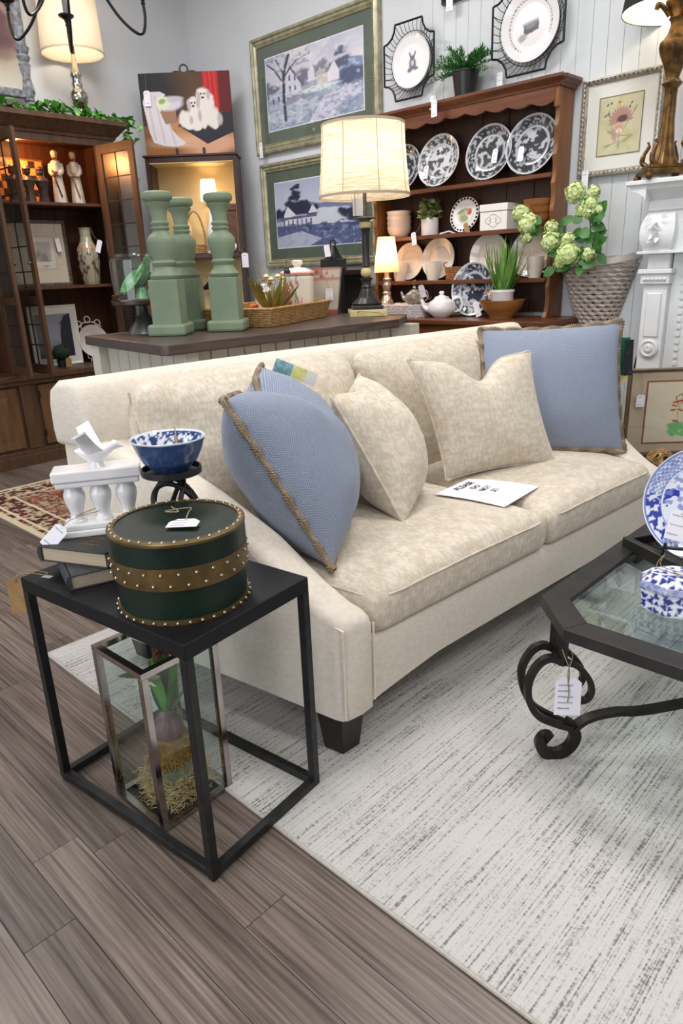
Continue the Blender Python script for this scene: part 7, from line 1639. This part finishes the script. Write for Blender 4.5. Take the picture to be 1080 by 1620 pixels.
MB().lathe([(.001, 0), (.07, 0), (.065, .012), (.001, .014)], 20).build('base', M_IRON, t); MB().tube([(.10, -.05, .30), (.16, -.05, .22), (.20, -.05, .14)], .008, 6).build('branch', M_IRON, t); MB().tube([(.16, -.05, .22), (.20, -.05, .24)], .006, 6).build('twig', M_IRON, t)
price_tag(bk, (BW + .012, -.03, 1.29), (1, 0, 0), (0, 0, 1), .05, .105, 2, [(BW - .01, -.02, 1.36), (BW - .03, -.01, 1.38)], None, 12)
# puppy painting on an easel stand on top
def puppies(A):
    A.c[:] = S(70, 44, 30); A.ell(.5, .78, .35, .3, S(84, 58, 34), 0, .9); A.ell(.10, .80, .34, .34, S(34, 30, 34), 0, .8); A.poly([(0, 0), (0, .36), (.35, .42), (.62, .30), (1, .35), (1, 0)], S(116, 80, 50)); A.ell(.42, .30, .22, .12, S(176, 126, 84), -.5, .9); A.ell(.55, .14, .42, .11, S(206, 162, 126), 0, .9); A.ell(.75, .10, .3, .12, S(206, 156, 128), .2, .8); A.ell(.2, .04, .3, .06, S(140, 92, 48), 0, .9)
    A.poly([(.705, .52), (.70, 1), (.87, 1), (.88, .53)], S(176, 28, 28)); A.poly([(.87, .52), (.87, 1), (1, 1), (1, .50)], S(96, 16, 22))
    for x in (.73, .78, .83): A.line([(x, 1), (x + .01, .54)], .008, S(206, 48, 44), .8)
    A.poly([(.38, .36), (.62, .50), (1, .50), (1, .26), (.70, .12), (.52, .26)], S(36, 38, 48))
    A.poly([(.02, .66), (.05, .74), (.12, .78), (.22, .78), (.28, .74), (.22, .68), (.21, .58), (.25, .44), (.31, .32), (.38, .22), (.46, .15), (.42, .11), (.30, .10), (.20, .12), (.10, .16), (.06, .30), (.04, .48)], S(208, 202, 208))
    for a in ((.08, .7, .12, .2), (.16, .72, .22, .16), (.22, .7, .34, .14)): A.line([(a[0], a[1]), (a[2], a[3])], .012, S(190, 183, 192), 1.2)
    A.poly([(.20, .54), (.38, .56), (.37, .40), (.25, .38)], S(150, 112, 88)); A.ell(.32, .63, .14, .085, S(206, 200, 212), .1, .4); A.ell(.24, .64, .075, .085, S(216, 218, 196), .2, .4); A.ell(.235, .66, .04, .03, S(140, 166, 92), .4, .5); A.ell(.38, .68, .09, .035, S(190, 180, 190), .1, .5)
    wh, sh = S(224, 218, 214), S(186, 174, 172)
    for cx_, cy_, rx, ry in ((.47, .44, .065, .10), (.52, .36, .05, .06), (.59, .44, .09, .13), (.575, .62, .062, .08), (.50, .35, .04, .04), (.60, .33, .05, .04), (.70, .52, .10, .15), (.78, .45, .085, .12), (.69, .72, .075, .09), (.74, .64, .07, .10), (.68, .38, .035, .07), (.805, .36, .035, .06)): A.ell(cx_, cy_, rx, ry, wh, 0, .35, .35, 30)
    for cx_, cy_, rx, ry in ((.53, .60, .022, .06), (.63, .62, .02, .06), (.645, .70, .02, .055), (.75, .72, .02, .06), (.64, .47, .02, .07), (.54, .42, .02, .05), (.86, .42, .03, .07)): A.ell(cx_, cy_, rx, ry, sh, 0, .6)
    for cx_, cy_ in ((.56, .63), (.595, .63), (.672, .735), (.71, .735)): A.ell(cx_, cy_, .011, .011, S(40, 34, 36), 0, .4)
    A.ell(.575, .59, .015, .014, S(48, 36, 36), 0, .4); A.ell(.688, .69, .016, .014, S(48, 36, 36), 0, .4)
pp = thing('puppy_painting', 'canvas painting of two white puppies with a basket and red curtain', 'painting', BKP(-.005, .075, BT + .014), BA)
PW, PH = .655, .53
MB().box(-PW / 2, PW / 2, 0, .020, .010, .010 + PH).build('canvas', mat('canvas_edge', S(60, 40, 32), rough=.8), pp); m = print_panel(PW, PH, 210, puppies); m.xform(lambda x, y, z: (x, -.0012, z + .010)); m.build('painted_face', M_PRINT, pp)
es = MB()
es.tube([(.028 * math.cos(a), .028, PH + .035 + .028 * math.sin(a)) for a in np.linspace(0, 2 * PI, 21)[:-1]], .006, 6, True)
e_ = es.build('easel', M_IRON, pp, True)
for s in (-1, 1):
    MB().tube(spline([(0, .028, PH + .01), (s * .05, .028, PH + .02), (s * .085, .028, PH + .012), (s * .10, .028, PH - .02)], 5), .007, 6).build('scroll', M_IRON, e_, True); MB().box(s * .10 - .008, s * .10 + .008, -.016, .03, .0, .012).build('support', M_IRON, e_); MB().box(s * .10 - .008, s * .10 + .008, -.018, -.008, .0, .05).build('hook', M_IRON, e_)
MB().tube([(0, .03, PH), (0, .12, .005)], .006, 6).build('back_leg', M_IRON, e_)
price_tag(pp, (-.275, -.012, .38), (1, 0, 0), (0, 0, 1), .048, .10, 2, [(-.275, -.012, .47), (-.27, -.008, .53)], None, 13)

# ------------------------------------------------------------------ chandelier
ch = thing('chandelier', 'black iron chandelier with curved arms hanging at the upper left', 'chandelier', (-3.266, 1.804, 2.365))
M_CHN = mat('chandelier_black', S(16, 15, 16), rough=.35, metal=.3)
MB().lathe([(.001, 0), (.006, .004), (.010, .012), (.006, .020), (.030, .032), (.052, .050), (.058, .064), (.030, .075), (.016, .09), (.014, .20), (.034, .22), (.036, .26), (.014, .29), (.012, .60)], 28).build('stem', M_CHN, ch, True)
MB().tube([(0, 0, .6), (0, 0, CEIL - 2.34)], .006, 6).build('chain', M_CHN, ch); MB().lathe([(.001, 0), (.05, .012), (.06, .03), (.06, .036)], 24, (0, 0, CEIL - 2.33 - .04)).build('canopy', M_CHN, ch, True)
for ph in (8, 114, 172, 250):
    a = math.radians(ph) + .7605; ca, sa = math.cos(a), math.sin(a); pr = [(.03, .24), (.055, .16), (.11, .04), (.185, -.085), (.25, -.148), (.287, -.153), (.302, -.10), (.300, -.045)]
    r_ = MB().tube(spline([(r * ca, r * sa, z) for r, z in pr], 6), .0065, 8).build('arm', M_CHN, ch, True)
    c_ = MB(); c_.lathe([(.006, -.05), (.010, -.045), (.007, -.036), (.010, -.030), (.012, -.022), (.034, -.010), (.036, -.004), (.030, .0), (.012, .0)], 20, (.300 * ca, .300 * sa, 0)); c_.build('candle_cup', M_CHN, r_, True)
    MB().lathe([(.011, 0), (.011, .09), (.001, .092)], 12, (.300 * ca, .300 * sa, 0)).build('candle_sleeve', mat('candle_grey', S(120, 116, 118), rough=.5), r_, True)
